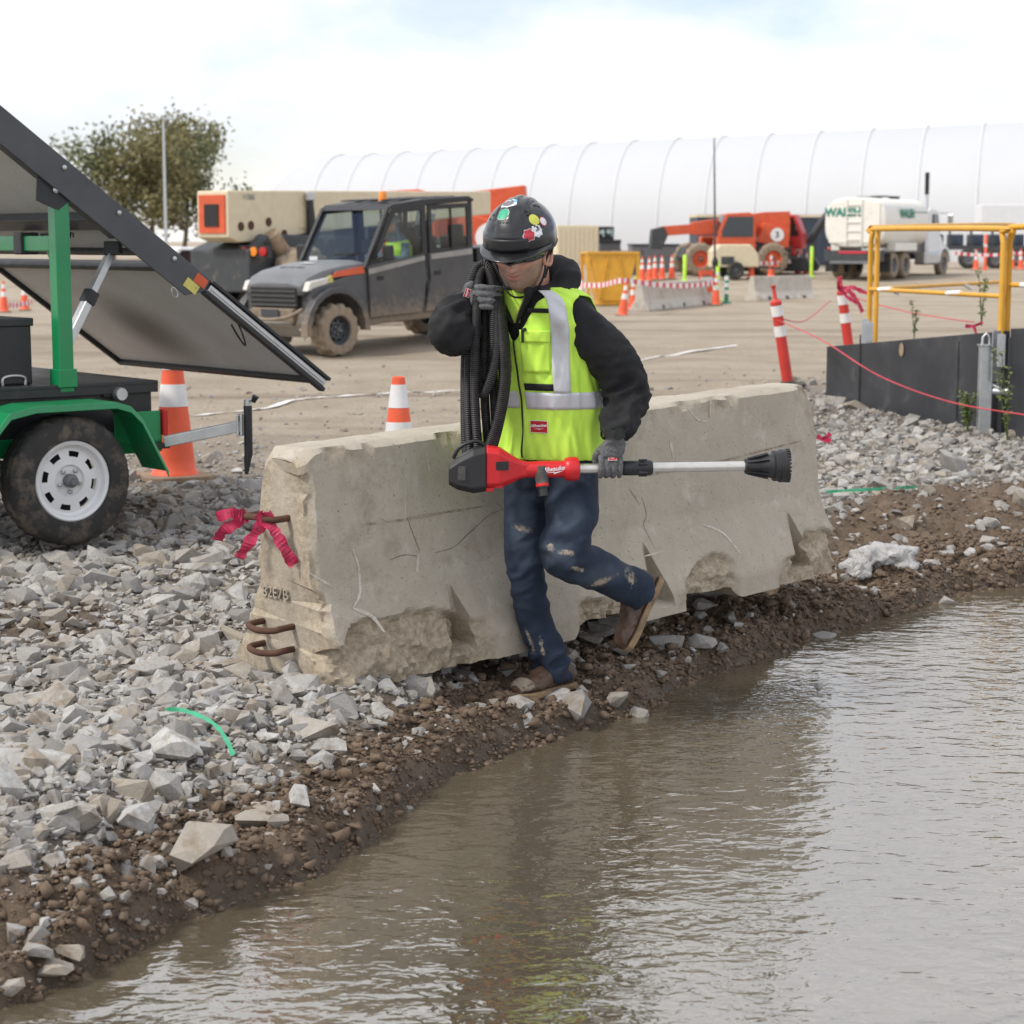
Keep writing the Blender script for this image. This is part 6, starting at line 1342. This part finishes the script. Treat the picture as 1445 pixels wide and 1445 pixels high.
mb = MB(); mb.grid(lambda u, v: hall_pt(u * 84, v * math.pi), 60, 40); mb.build('roof_skin', 'fabric_white', hall, smooth=180)
for k in range(19):
    s_ = k * 4.0; mb = MB(); mb.tube([hall_pt(s_, a, .02) for a in np.linspace(.01, math.pi - .01, 40)], .09, 6); mb.build('rib', 'fabric_rib', hall, smooth=60)
mb = MB(); mb.add([hall_pt(0, a) for a in np.linspace(0, math.pi, 40)], [tuple(range(40))]); mb.build('gable_wall', 'fabric_white', hall)
gm = frame(hall_pt(0, .0) + rb_ * 5 + V(0, 0, 2.5) - ax_ * .05, rb_, V(0, 0, 1)); 
for k in range(3): mb = MB(); mb.box((k * 3.4 - .2, .6, .03), (2.9, 4.0, .06), gm); mb.build('gable_panel', 'fabric_rib', hall)
# ---------------------------------------------------------------- telehandlers
def telehandler(label, loc, rz, paint, boom_el, number=None, text=None, glass=True, boomlen=5.6, extra=None):
    """x forward; boom pivots at the rear and points forward"""
    o = thing('telehandler', label, 'telehandler', loc, rz)
    for x in (1.45, -1.45):
        for y in (.95, -.95): wheel(o, (x, y, .64), .64, .42, .33, 'muddy_rubber', 'cream_paint' if paint == 'cream_paint' else 'orange_paint', lug=.05, side=1 if y > 0 else -1, spokes=0, nut=8)
    mb = MB(); mb.prism([(-2.3, .6), (-2.35, 1.15), (-1.9, 1.35), (1.9, 1.1), (2.1, .7), (1.9, .55)], -.55, .55, 'xz'); mb.build('chassis', 'dark_machine', o, bevel=.03)
    mb = MB(); mb.prism([(-2.2, 1.05), (-2.25, 1.75), (-1.2, 2.05), (-.9, 1.3)], -.62, .62, 'xz'); mb.build('rear_frame', paint if paint != 'cream_paint' else 'dark_machine', o, bevel=.03)
    cb = MB(); cb.prism([(-.75, 1.0), (-.75, 2.35), (-.45, 2.45), (.45, 2.4), (.75, 1.7), (.8, 1.0)], .25, 1.1, 'xz'); c_ = cb.build('cab', paint, o, bevel=.04)
    for q, y in (([(-.62, 1.5), (-.62, 2.28), (.38, 2.28), (.62, 1.7), (.62, 1.5)], 1.105),): mb = MB(); mb.prism(q, y, y + .01, 'xz'); mb.build('cab_window', 'glass_dark', c_)
    mb = MB(); mb.add([V(.80, .32, 1.55), V(.80, 1.03, 1.55), V(.50, 1.03, 2.34), V(.50, .32, 2.34)], [(0, 1, 2, 3)]); mb.build('cab_window', 'glass_dark', c_, solid=.02)
    mb = MB(); mb.box((.1, -.80, 1.15), (1.9, .55, .75)); e_ = mb.build('engine_cover', paint, o, bevel=.06)
    for k in range(5): mb = MB(); mb.box((.5 - k * .16, -1.08, 1.2), (.08, .02, .4)); mb.build('louvre', 'ink', e_)
    B = Matrix.Translation((-1.9, -.1, 2.05)) @ Matrix.Rotation(-boom_el, 4, 'Y')
    mb = MB(); mb.prism([(-.45, -.34), (-.5, .42), (.5, .46), (boomlen * .75, .26), (boomlen * .75, -.24), (1.2, -.34)], -.26, .26, 'xz', B); b_ = mb.build('boom', paint, o, bevel=.02)
    mb = MB(); mb.box((boomlen * .82, 0, .0), (boomlen * .4, .38, .38), B); mb.build('boom_section', paint, o, bevel=.015); mb = MB(); mb.prism([(boomlen * 1.0, .18), (boomlen * 1.10, .1), (boomlen * 1.13, -.65), (boomlen * 1.03, -.7), (boomlen * .97, -.18)], -.24, .24, 'xz', B); hd = mb.build('boom_head', 'dark_machine', o, bevel=.02)
    mb = MB(); mb.tube([B @ V(1.6, 0, -.3), V(.3, -.1, 1.2)], [.07, .09], 12); mb.build('lift_cylinder', 'dark_machine', o, smooth=60)
    for y in (-.36, .36): mb = MB(); mb.box((2.1 + boomlen * .55, y, .40), (1.1, .12, .05)); mb.build('fork', 'dark_machine', o)
    for y in (-.6, .6): mb = MB(); mb.box((-2.38, y, 1.0), (.05, .16, .1)); mb.build('tail_lamp', 'lens_red', o)
    if text:
        for sd in (-1, 1): text_mesh(text, .42, M('jlg_blue', (.12, .15, .2), .5), o, B @ frame(V(boomlen * .5, sd * .263, .0), V(-sd * -1 if sd < 0 else -1, 0, 0), V(0, 0, 1)), .004, .25, bold=.012)
    if number:
        for sd in (-1, 1):
            T = frame(V(-1.72, sd * .63, 1.58), V(1 if sd < 0 else -1, 0, 0), V(0, 0, 1)); mb = MB(); mb.lathe([(.0, .0), (.27, 0), (.27, .008), (0, .008)], 28, T); mb.build('number_disc', 'sign_white', o); text_mesh(number, .32, 'ink', o, T @ Matrix.Translation((0, 0, .012)), .002, bold=.008)
    return o
# cream boom machine behind the utility vehicle, built in place
pl_, pr_ = W(303, 304, 33.0), W(680, 285, 39.5); hz_ = gcoarse(pl_.x, pl_.y); bd = (pr_ - pl_); bd.z = 0; bd.normalize()
lift = thing('boom_lift', 'cream telescopic boom machine with black chassis behind the utility vehicle', 'boom lift', (pl_.x, pl_.y, hz_), math.atan2(bd.y, bd.x))
lz = pl_.z - hz_
mb = MB(); mb.prism([(-.05, -.36), (-.05, .40), (.9, .42), (6.6, .52), (7.6, .55), (7.6, .10), (6.0, .0), (2.0, -.28), (.95, -.42), (.2, -.44)], -.34, .34, 'xz', Matrix.Translation((0, 0, lz))); bm_ = mb.build('boom', 'cream_paint', lift, bevel=.025)
mb = MB(); mb.box((-.06, 0, lz + .02), (.03, .56, .62)); mb.build('boom_end', 'orange_paint', bm_); mb = MB(); mb.box((-.08, .0, lz + .0), (.03, .3, .36)); mb.build('boom_cavity', 'ink', bm_)
for x, z in ((.25, -.18), (.5, -.16), (.95, -.10), (1.35, -.3)): mb = MB(); mb.lathe([(.0, .345), (.06, .345), (.075, .350), (.075, .342), (0, .342)], 16, Matrix.Translation((x, 0, lz + z)) @ Matrix.Rotation(R(90), 4, 'X')); mb.build('pin_hole', 'rust', bm_)
mb = MB(); mb.box((2.2, -.345, lz - .02), (.9, .02, .36)); mb.build('side_plate', 'cream_paint', bm_, bevel=.006)
text_mesh('JLG', .42, M('jlg_blue', (.12, .15, .2), .5), bm_, frame(V(5.4, -.345, lz + .06), V(1, 0, 0), V(0, 0, 1)), .004, .25, bold=.012); text_mesh('1126S', .12, 'jlg_blue', bm_, frame(V(.45, -.345, lz + .30), V(1, 0, 0), V(0, 0, 1)), .003)
mb = MB(); mb.prism([(.2, .55), (.2, 1.25), (1.0, 1.5), (5.6, 1.45), (5.8, .6)], -.55, .75, 'xz'); mb.build('chassis', 'dark_machine', lift, bevel=.03); mb = MB(); mb.box((2.9, .2, 1.6), (2.6, .9, .5)); mb.build('turntable', 'dark_machine', lift, bevel=.04)
for x in (1.25, 4.9):
    for y in (-.80, 1.0): wheel(lift, (x, y, .66), .66, .42, .34, 'muddy_rubber', 'dark_machine', lug=.05, side=-1 if y < 0 else 1, spokes=0, nut=8)
mb = MB(); mb.tube(catmull([V(.45, -.5, 1.35), V(.42, -.5, lz - .55), V(.55, -.5, lz - .40), V(.75, -.5, lz - .45)], 5), .10, 12); mb.build('exhaust_pipe', 'dark_machine', lift, smooth=60); mb = MB(); mb.tube([V(.75, -.55, lz - .30), V(1.35, -.62, lz - .95)], [.14, .14], 16); mb.build('muffler', M('muffler_rust', (.38, .29, .2), .7, .3, dirt=(.22, .12, .07), dcov=.4), lift, smooth=50)
mb = MB(); mb.tube([V(1.95, -.42, lz + .25), V(2.0, -.45, lz - .75)], [.06, .11], 14); mb.build('lift_cylinder', 'black_plastic', lift, smooth=60); mb = MB(); mb.lathe([(.05, 0), (.09, .03), (.09, .14), (.05, .17)], 14, Matrix.Translation((1.95, -.42, lz + .25))); mb.build('cylinder_eye', 'steel', lift)
mb = MB(); mb.box((.32, -.58, 1.22), (.1, .62, .2)); mb.build('lamp_bar', 'black_plastic', lift)
for k, mt in enumerate(('lens_red', 'amber', 'lens_red')): mb = MB(); mb.lathe([(.075, 0), (.075, .03), (0, .035)], 16, Matrix.Translation((.27, -.80 + .2 * k, 1.22)) @ Matrix.Rotation(R(-90), 4, 'Y')); mb.build('tail_lamp', mt, lift)
q = W(566, 345, 47); th_ = telehandler('orange telehandler with round number ten sign behind the utility vehicle', (q.x, q.y, gcoarse(q.x, q.y)), R(176), 'orange_paint', R(-9), '10', boomlen=3.4); th_.scale = (1.25, 1.25, 1.25)
q = hit(1042, 393); telehandler('large orange telehandler facing left before the white hall', (q.x, q.y + 3, gcoarse(q.x, q.y + 3)), R(188), 'orange_paint', R(-4), '3', boomlen=4.6)
# red excavator-like machine, compressor, hopper, tanks
q = hit(1112, 389); ex = thing('red_machine', 'red compact machine with glazed cab beside the orange telehandler', 'machine', (q.x, q.y + 2, gcoarse(q.x, q.y + 2)), R(-20))
for y in (-.8, .8): mb = MB(); mb.prism([(-1.3, .1), (-1.4, .35), (-1.2, .65), (1.2, .65), (1.4, .35), (1.3, .1)], y - .22, y + .22, 'xz'); mb.build('track', 'dark_machine', ex, bevel=.05)
mb = MB(); mb.box((-.3, 0, 1.05), (2.0, 1.7, .7)); mb.build('engine_house', 'red_paint', ex, bevel=.1); mb = MB(); mb.prism([(-.3, 1.0), (-.3, 2.35), (.7, 2.35), (1.0, 1.6), (1.0, 1.0)], -.85, .05, 'xz'); c_ = mb.build('cab', 'red_paint', ex, bevel=.05); mb = MB(); mb.prism([(-.15, 1.5), (-.15, 2.25), (.62, 2.25), (.85, 1.6), (.85, 1.5)], -.87, -.855, 'xz'); mb.build('cab_window', 'glass_dark', c_)
mb = MB(); mb.tube(catmull([V(1.0, .4, 1.2), V(2.0, .4, 2.6), V(3.0, .4, 2.2), V(3.3, .4, 1.0)], 5), [.18, .14, .12, .1], 10); mb.build('dipper_arm', 'dark_machine', ex, smooth=60)
q = hit(1032, 394); cp = thing('tow_compressor', 'cream towable compressor with dark wheels before the orange telehandler', 'compressor', (q.x, q.y, gcoarse(q.x, q.y)), R(10)); mb = MB(); mb.prism([(-.8, .45), (-.8, 1.05), (-.6, 1.3), (.6, 1.3), (.9, .95), (.95, .45)], -.5, .5, 'xz'); mb.build('canopy', 'cream_paint', cp, bevel=.05)
for y in (-.55, .55): wheel(cp, (0, y, .33), .33, .2, .2, 'rubber', 'dark_machine', side=1 if y > 0 else -1, spokes=0)
mb = MB(); mb.bar(V(.9, 0, .45), V(1.9, 0, .4), .08, .08); mb.build('tow_bar', 'dark_machine', cp); mb = MB(); mb.box((-.3, -.51, .7), (.5, .02, .3)); mb.build('vent_panel', 'dark_machine', cp)
q = hit(860, 431); hp = thing('hopper', 'yellow steel hopper with tapering sides behind the tape', 'hopper', (q.x, q.y, gcoarse(q.x, q.y)), R(8)); w_ = 1.55
mb = MB(); mb.prism([(-.78, 1.62), (-.40, .15), (.40, .15), (.78, 1.62)], -.6, .6, 'xz'); mb.build('bin', 'yellow_paint', hp, bevel=.02); mb = MB(); mb.box((0, 0, 1.64), (1.66, 1.3, .07)); mb.build('rim', 'yellow_paint', hp)
for s_ in (-1, 1):
    for y in (-.58, .58): mb = MB(); mb.bar(V(s_ * .78, y, 0), V(s_ * .78, y, 1.62), .09, .09); mb.build('leg', 'yellow_paint', hp)
    mb = MB(); mb.bar(V(s_ * .45, -.62, .2), V(s_ * .15, -.62, 1.6), .05, .03); mb.build('stiffener', 'yellow_paint', hp)
mb = MB(); mb.box((0, 0, .12), (.8, 1.1, .2)); mb.build('base_frame', 'yellow_paint', hp)
q = W(806, 372, 105); ct = thing('container', 'cream steel container standing far behind the helmet', 'container', (q.x, q.y, gcoarse(q.x, q.y)), R(12)); mb = MB(); mb.box((0, 0, 1.0), (2.2, 3.0, 2.0)); mb.build('shell', 'cream_paint', ct, bevel=.03)
for k in range(9): mb = MB(); mb.box((-.98 + k * .245, -1.51, 1.0), (.08, .03, 1.8)); mb.build('corrugation', 'cream_paint', ct)
for k, (u, v) in enumerate(((874, 388), (888, 388), (900, 387))):
    q = hit(u, v); o = thing('drum', ['grey steel drum left in the row behind the hopper', 'grey steel drum in the middle of the row behind the hopper', 'grey steel drum right in the row behind the hopper'][k], 'drum', (q.x, q.y, gcoarse(q.x, q.y))); mb = MB(); mb.lathe([(.3, 0), (.3, .3), (.315, .32), (.3, .34), (.3, .62), (.315, .64), (.3, .66), (.3, .95), (.0, .95)], 18); mb.build('shell', 'grey_metal', o, smooth=40)
q = hit(922, 384); o = thing('storage_box', 'dark grey site box behind the row of far cones', 'box', (q.x, q.y, gcoarse(q.x, q.y)), .1); mb = MB(); mb.box((0, 0, .55), (2.0, 1.0, 1.1)); mb.build('shell', 'grey_metal', o, bevel=.03); mb = MB(); mb.box((0, 0, 1.13), (2.06, 1.06, .06)); mb.build('lid', 'dark_machine', o)
q = W(1085, 378, 98); o = thing('container', 'dark blue container with cream roof behind the orange telehandler', 'container', (q.x, q.y, gcoarse(q.x, q.y)), R(4)); mb = MB(); mb.box((0, 0, 1.2), (7.5, 2.4, 2.3)); mb.build('shell', M('navy_paint', (.035, .05, .075), .5), o, bevel=.03); mb = MB(); mb.box((0, 0, 2.42), (7.6, 2.5, .14)); mb.build('roof', 'cream_paint', o)
for k in range(14): mb = MB(); mb.box((-3.5 + k * .54, -1.22, 1.2), (.12, .05, 2.1)); mb.build('corrugation', 'navy_paint', o)
# ---------------------------------------------------------------- water truck; x forward
qa, qb = W(1262, 391, 76), W(1335, 384, 81); td = (qb - qa); td.z = 0; td.normalize(); tright = V(td.y, -td.x, 0)
tk = thing('water_truck', 'white tank truck with green lettering and tall exhaust stack', 'truck', (qa - tright * .95), math.atan2(td.y, td.x)); tk.location.z = gcoarse(tk.location.x, tk.location.y)
M('tank_white', (.74, .72, .66), .4, var=.04, dirt=(.5, .46, .38), dcov=.3, ds=1.2); M('tank_green', (.02, .2, .15), .5)
def wt(name, boxes, mat, bevel=.02, parent=None):
    mb = MB()
    for c, d in boxes: mb.box(c, d)
    return mb.build(name, mat, parent or tk, bevel=bevel)
for x in (-.62, .62):
    for y in (-.95, .95): wheel(tk, (x, y, .5), .5, .48, .28, 'muddy_rubber', 'grey_metal', side=1 if y > 0 else -1, spokes=0, nut=8)
for y in (-.98, .98): wheel(tk, (5.1, y, .5), .5, .28, .28, 'muddy_rubber', 'grey_metal', side=1 if y > 0 else -1, spokes=0, nut=8)
for y in (-.42, .42): wt('frame_rail', [((2.0, y, .82), (7.2, .1, .26))], 'dark_machine')
mb = MB(); rings = []
for x, k in ((-1.75, .93), (-1.68, 1.0), (2.95, 1.0), (3.02, .93)): rings.append([V(x, 1.20 * k * c_, 2.08 + .93 * k * s2) for c_, s2 in [(math.copysign(abs(math.cos(a)) ** .62, math.cos(a)), math.copysign(abs(math.sin(a)) ** .62, math.sin(a))) for a in np.linspace(0, 2 * math.pi, 41)[:-1]]])
mb.loft(rings); tank = mb.build('tank', 'tank_white', tk, smooth=40)
mb = MB(); mb.box((-1.78, 0, 2.08), (.02, 2.0, 1.5)); mb.build('end_plate', 'tank_white', tank, bevel=.008)
for y in (-.3, .3): wt('ladder_rail', [((-1.82, y, 2.1), (.05, .05, 1.7))], 'tank_white', .01)
for k in range(5): wt('ladder_rung', [((-1.82, 0, 1.45 + k * .32), (.04, .6, .04))], 'tank_white', .008)
text_mesh('WALSH', .42, 'tank_green', tk, frame(V(-1.80, .45, 2.45), V(0, -1, 0), V(0, 0, 1)), .004, bold=.02); text_mesh('WALSH', .46, 'tank_green', tk, frame(V(.55, -1.21, 2.42), V(1, 0, 0), V(0, 0, 1)), .004, bold=.02)
mb = MB(); mb.box((2.0, -1.208, 2.5), (1.6, .012, .03)); mb.build('pin_stripe', 'tank_green', tank)
wt('side_tray', [((.3, -1.12, 1.18), (2.3, .35, .3))], 'tank_white'); wt('side_tray', [((.3, 1.12, 1.18), (2.3, .35, .3))], 'tank_white'); wt('rear_bumper', [((-1.75, 0, .85), (.25, 2.3, .42))], 'dark_machine'); wt('reflector_strip', [((-1.89, 0, .98), (.02, 1.1, .08))], 'tape_red', 0); wt('spray_bar', [((-1.9, 0, .6), (.1, 1.8, .1))], 'grey_metal')
for y in (-1.05, 1.05): wt('mud_flap', [((-1.35, y, .6), (.04, .5, .7))], 'ink'); wt('tail_lamp', [((-1.9, y * .9, 1.12), (.04, .14, .1))], 'lens_red')
wt('catwalk', [((1.4, 0, 3.10), (1.9, .5, .03)), ((.5, 0, 3.05), (.06, .4, .1)), ((2.3, 0, 3.05), (.06, .4, .1))], 'dark_machine', 0); wt('hatch', [((-.6, 0, 3.03), (.6, .6, .08))], 'grey_metal')
cabp = [(3.35, .85), (3.35, 2.55), (3.6, 2.68), (4.5, 2.62), (4.78, 1.85), (4.8, .85)]
mb = MB(); mb.prism(cabp, -1.05, 1.05, 'xz'); cab_ = mb.build('cab', 'white_paint', tk, bevel=.06); mb = MB(); mb.prism([(4.75, .75), (4.75, 1.75), (5.9, 1.6), (6.1, 1.35), (6.1, .75)], -.72, .72, 'xz'); mb.build('bonnet', 'white_paint', tk, bevel=.08)
for s_ in (-1, 1):
    mb = MB(); mb.prism([(5.1 + .72 * math.cos(a), .5 + .72 * math.sin(a)) for a in np.linspace(.1, math.pi - .1, 10)] + [(5.1 + .6 * math.cos(a), .5 + .6 * math.sin(a)) for a in np.linspace(math.pi - .1, .1, 10)], s_ * .72, s_ * 1.15, 'xz'); mb.build('front_fender', 'white_paint', tk, bevel=.02)
    mb = MB(); mb.prism([(3.75, 1.8), (3.75, 2.45), (4.42, 2.45), (4.62, 1.85)], s_ * 1.052, s_ * 1.062, 'xz'); mb.build('cab_window', 'glass_dark', cab_); mb = MB(); mb.tube([V(4.6, s_ * 1.06, 2.5), V(4.75, s_ * 1.45, 2.5), V(4.75, s_ * 1.45, 1.9), V(4.6, s_ * 1.06, 1.8)], .025, 8); mb.build('mirror_arm', 'steel', cab_); mb = MB(); mb.box((4.75, s_ * 1.45, 2.2), (.08, .22, .5)); mb.build('mirror', 'steel', cab_, bevel=.03)
    wt('fuel_tank', [((3.5, s_ * .95, .72), (1.5, .5, .5))], 'steel', .08)
mb = MB(); mb.tube([V(3.2, -1.0, .9), V(3.2, -1.0, 2.2), V(3.2, -1.0, 2.25), V(3.2, -1.0, 4.0)], [.12, .12, .075, .075], 14); mb.build('exhaust_stack', 'steel', tk, smooth=50); mb = MB(); mb.tube([V(3.2, -1.0, 3.2), V(3.2, -1.0, 4.05)], .085, 12); mb.build('stack_tip', 'ink', tk, smooth=50)
# trailers and white box at the right edge
q = W(1425, 368, 92); o = thing('flat_trailer', 'dark flat trailer loaded with upright racks behind the tape', 'trailer', (q.x, q.y, gcoarse(q.x, q.y)), R(-6))
mb = MB(); mb.box((0, 0, .95), (8, 2.2, .2)); mb.build('bed', 'dark_machine', o)
for k in range(9): mb = MB(); mb.box((-3.8 + k * .95, -1.0, 1.35), (.1, .08, .7)); mb.build('stake', 'dark_machine', o); mb = MB(); mb.box((-3.4 + k * .9, 0, 1.3), (.6, 1.6, .5)); mb.build('load', 'navy_paint', o, bevel=.05)
for x in (-2, -.8): wheel(o, (x, -1.0, .45), .45, .3, .25, 'rubber', 'grey_metal', side=-1, spokes=0)
q = W(1425, 362, 100); o = thing('box_trailer', 'white box trailer behind the dark flat trailer', 'trailer', (q.x + 1, q.y, gcoarse(q.x, q.y)), R(-6)); mb = MB(); mb.box((0, 0, 1.9), (5.2, 2.3, 2.2)); mb.build('box_body', 'white_paint', o, bevel=.04); mb = MB(); mb.box((0, 0, .7), (5.0, 1.8, .2)); mb.build('frame', 'dark_machine', o)
for x in (-.8, .3): wheel(o, (x, -1.0, .42), .42, .28, .25, 'rubber', 'grey_metal', side=-1, spokes=0)
# white pickup seen between panel and boom machine
q = W(272, 372, 62); o = thing('pickup_truck', 'white pickup truck parked behind the solar trailer', 'truck', (q.x, q.y, gcoarse(q.x, q.y)), R(200)); 
mb = MB(); mb.prism([(-2.6, .5), (-2.6, 1.05), (-.9, 1.1), (-.75, 1.8), (.6, 1.85), (1.2, 1.2), (2.5, 1.05), (2.6, .5)], -.92, .92, 'xz'); mb.build('body', 'white_paint', o, bevel=.06)
for s_ in (-1, 1): mb = MB(); mb.prism([(-.62, 1.2), (-.55, 1.72), (.5, 1.75), (.95, 1.25)], s_ * .922, s_ * .93, 'xz'); mb.build('side_window', 'glass_dark', o)
for x in (-1.7, 1.7):
    for y in (-.85, .85): wheel(o, (x, y, .38), .38, .26, .24, 'rubber', 'grey_metal', side=1 if y > 0 else -1, spokes=0)
# ---------------------------------------------------------------- trees
M('bark', (.16, .13, .10), .9, var=.3, vs=3, bmp=.5, bs=8, bd=.03)
def leaf_mat(n, a, b): m, t, bb = newmat(n); oi = nd(t, 'ShaderNodeTexCoord').outputs['Object']; t.links.new(mixc(t, ramp(t, noise(t, oi, .9, 4, .7), .3, .7), a, b), bb.inputs['Base Color']); bb.inputs['Roughness'].default_value = .7; bb.inputs['Transmission Weight'].default_value = 0; MATS[n] = m
leaf_mat('leaf_olive', (.085, .09, .035), (.24, .20, .075)); leaf_mat('leaf_green', (.06, .08, .03), (.16, .16, .06))
def tree(u, vb, Y, h, wd, seed, leaf, label, n=5200):
    r = random.Random(seed); b_ = W(u, vb, Y); b_.z = gcoarse(b_.x, b_.y); o = thing('broadleaf_tree', label, 'tree', b_, world=True, group=None)
    mb = MB(); top = b_ + V(r.uniform(-.5, .5), 0, h * .8); mb.tube(catmull([b_, b_.lerp(top, .4) + V(.2, 0, 0), top], 5), [.02 * h, .012 * h, .004 * h], 8); cl = []
    for k in range(11):
        f = r.uniform(.25, .85); st_ = b_.lerp(top, f); a = r.uniform(0, 6.28); en = st_ + V(math.cos(a) * wd * r.uniform(.25, .5), math.sin(a) * wd * .4, h * r.uniform(.08, .22)); mb.tube(catmull([st_, st_.lerp(en, .5) + V(0, 0, .3), en], 4), [.008 * h, .003 * h], 6); cl += [en, st_.lerp(en, .6)]
    cl += [top + V(0, 0, h * .1), top]; mb.build('trunk', 'bark', o, smooth=60); lf = MB(); vs_ = []; fs_ = []
    for i in range(n):
        c = r.choice(cl); d = V(r.gauss(0, 1), r.gauss(0, 1), r.gauss(0, .8)); p_ = c + d * (wd * .10); e1 = V(r.gauss(0, 1), r.gauss(0, 1), r.gauss(0, 1)).normalized(); e2 = e1.orthogonal().normalized(); l = r.uniform(.10, .22) * h / 9; k = len(vs_); vs_ += [p_ - e1 * l, p_ + e2 * l * .5, p_ + e1 * l, p_ - e2 * l * .5]; fs_.append((k, k + 1, k + 2, k + 3))
    lf.add(vs_, fs_); lf.build('crown', leaf, o, fix=False)
tree(215, 372, 120, 8.6, 6.5, 1, 'leaf_olive', 'olive leaved tree left in the group beyond the solar panels'); tree(258, 372, 128, 9.2, 6.0, 2, 'leaf_olive', 'tallest olive leaved tree in the group beyond the solar panels'); tree(298, 372, 124, 7.6, 5.5, 3, 'leaf_green', 'greener tree at the right end of the group beyond the solar panels'); tree(160, 372, 122, 8.0, 6.5, 4, 'leaf_green', 'dark green tree hidden partly by the tilted solar panel')
q = W(235, 372, 100); o = thing('lamp_pole', 'slim pale lamp pole in front of the trees', 'lamp', (q.x, q.y, gcoarse(q.x, q.y))); mb = MB(); mb.tube([V(0, 0, 0), V(0, 0, 7.2)], [.09, .05], 10); mb.build('pole', 'galvanised', o, smooth=60); mb = MB(); mb.box((.3, 0, 7.2), (.7, .2, .1)); mb.build('lamp_head', 'galvanised', o, bevel=.02)
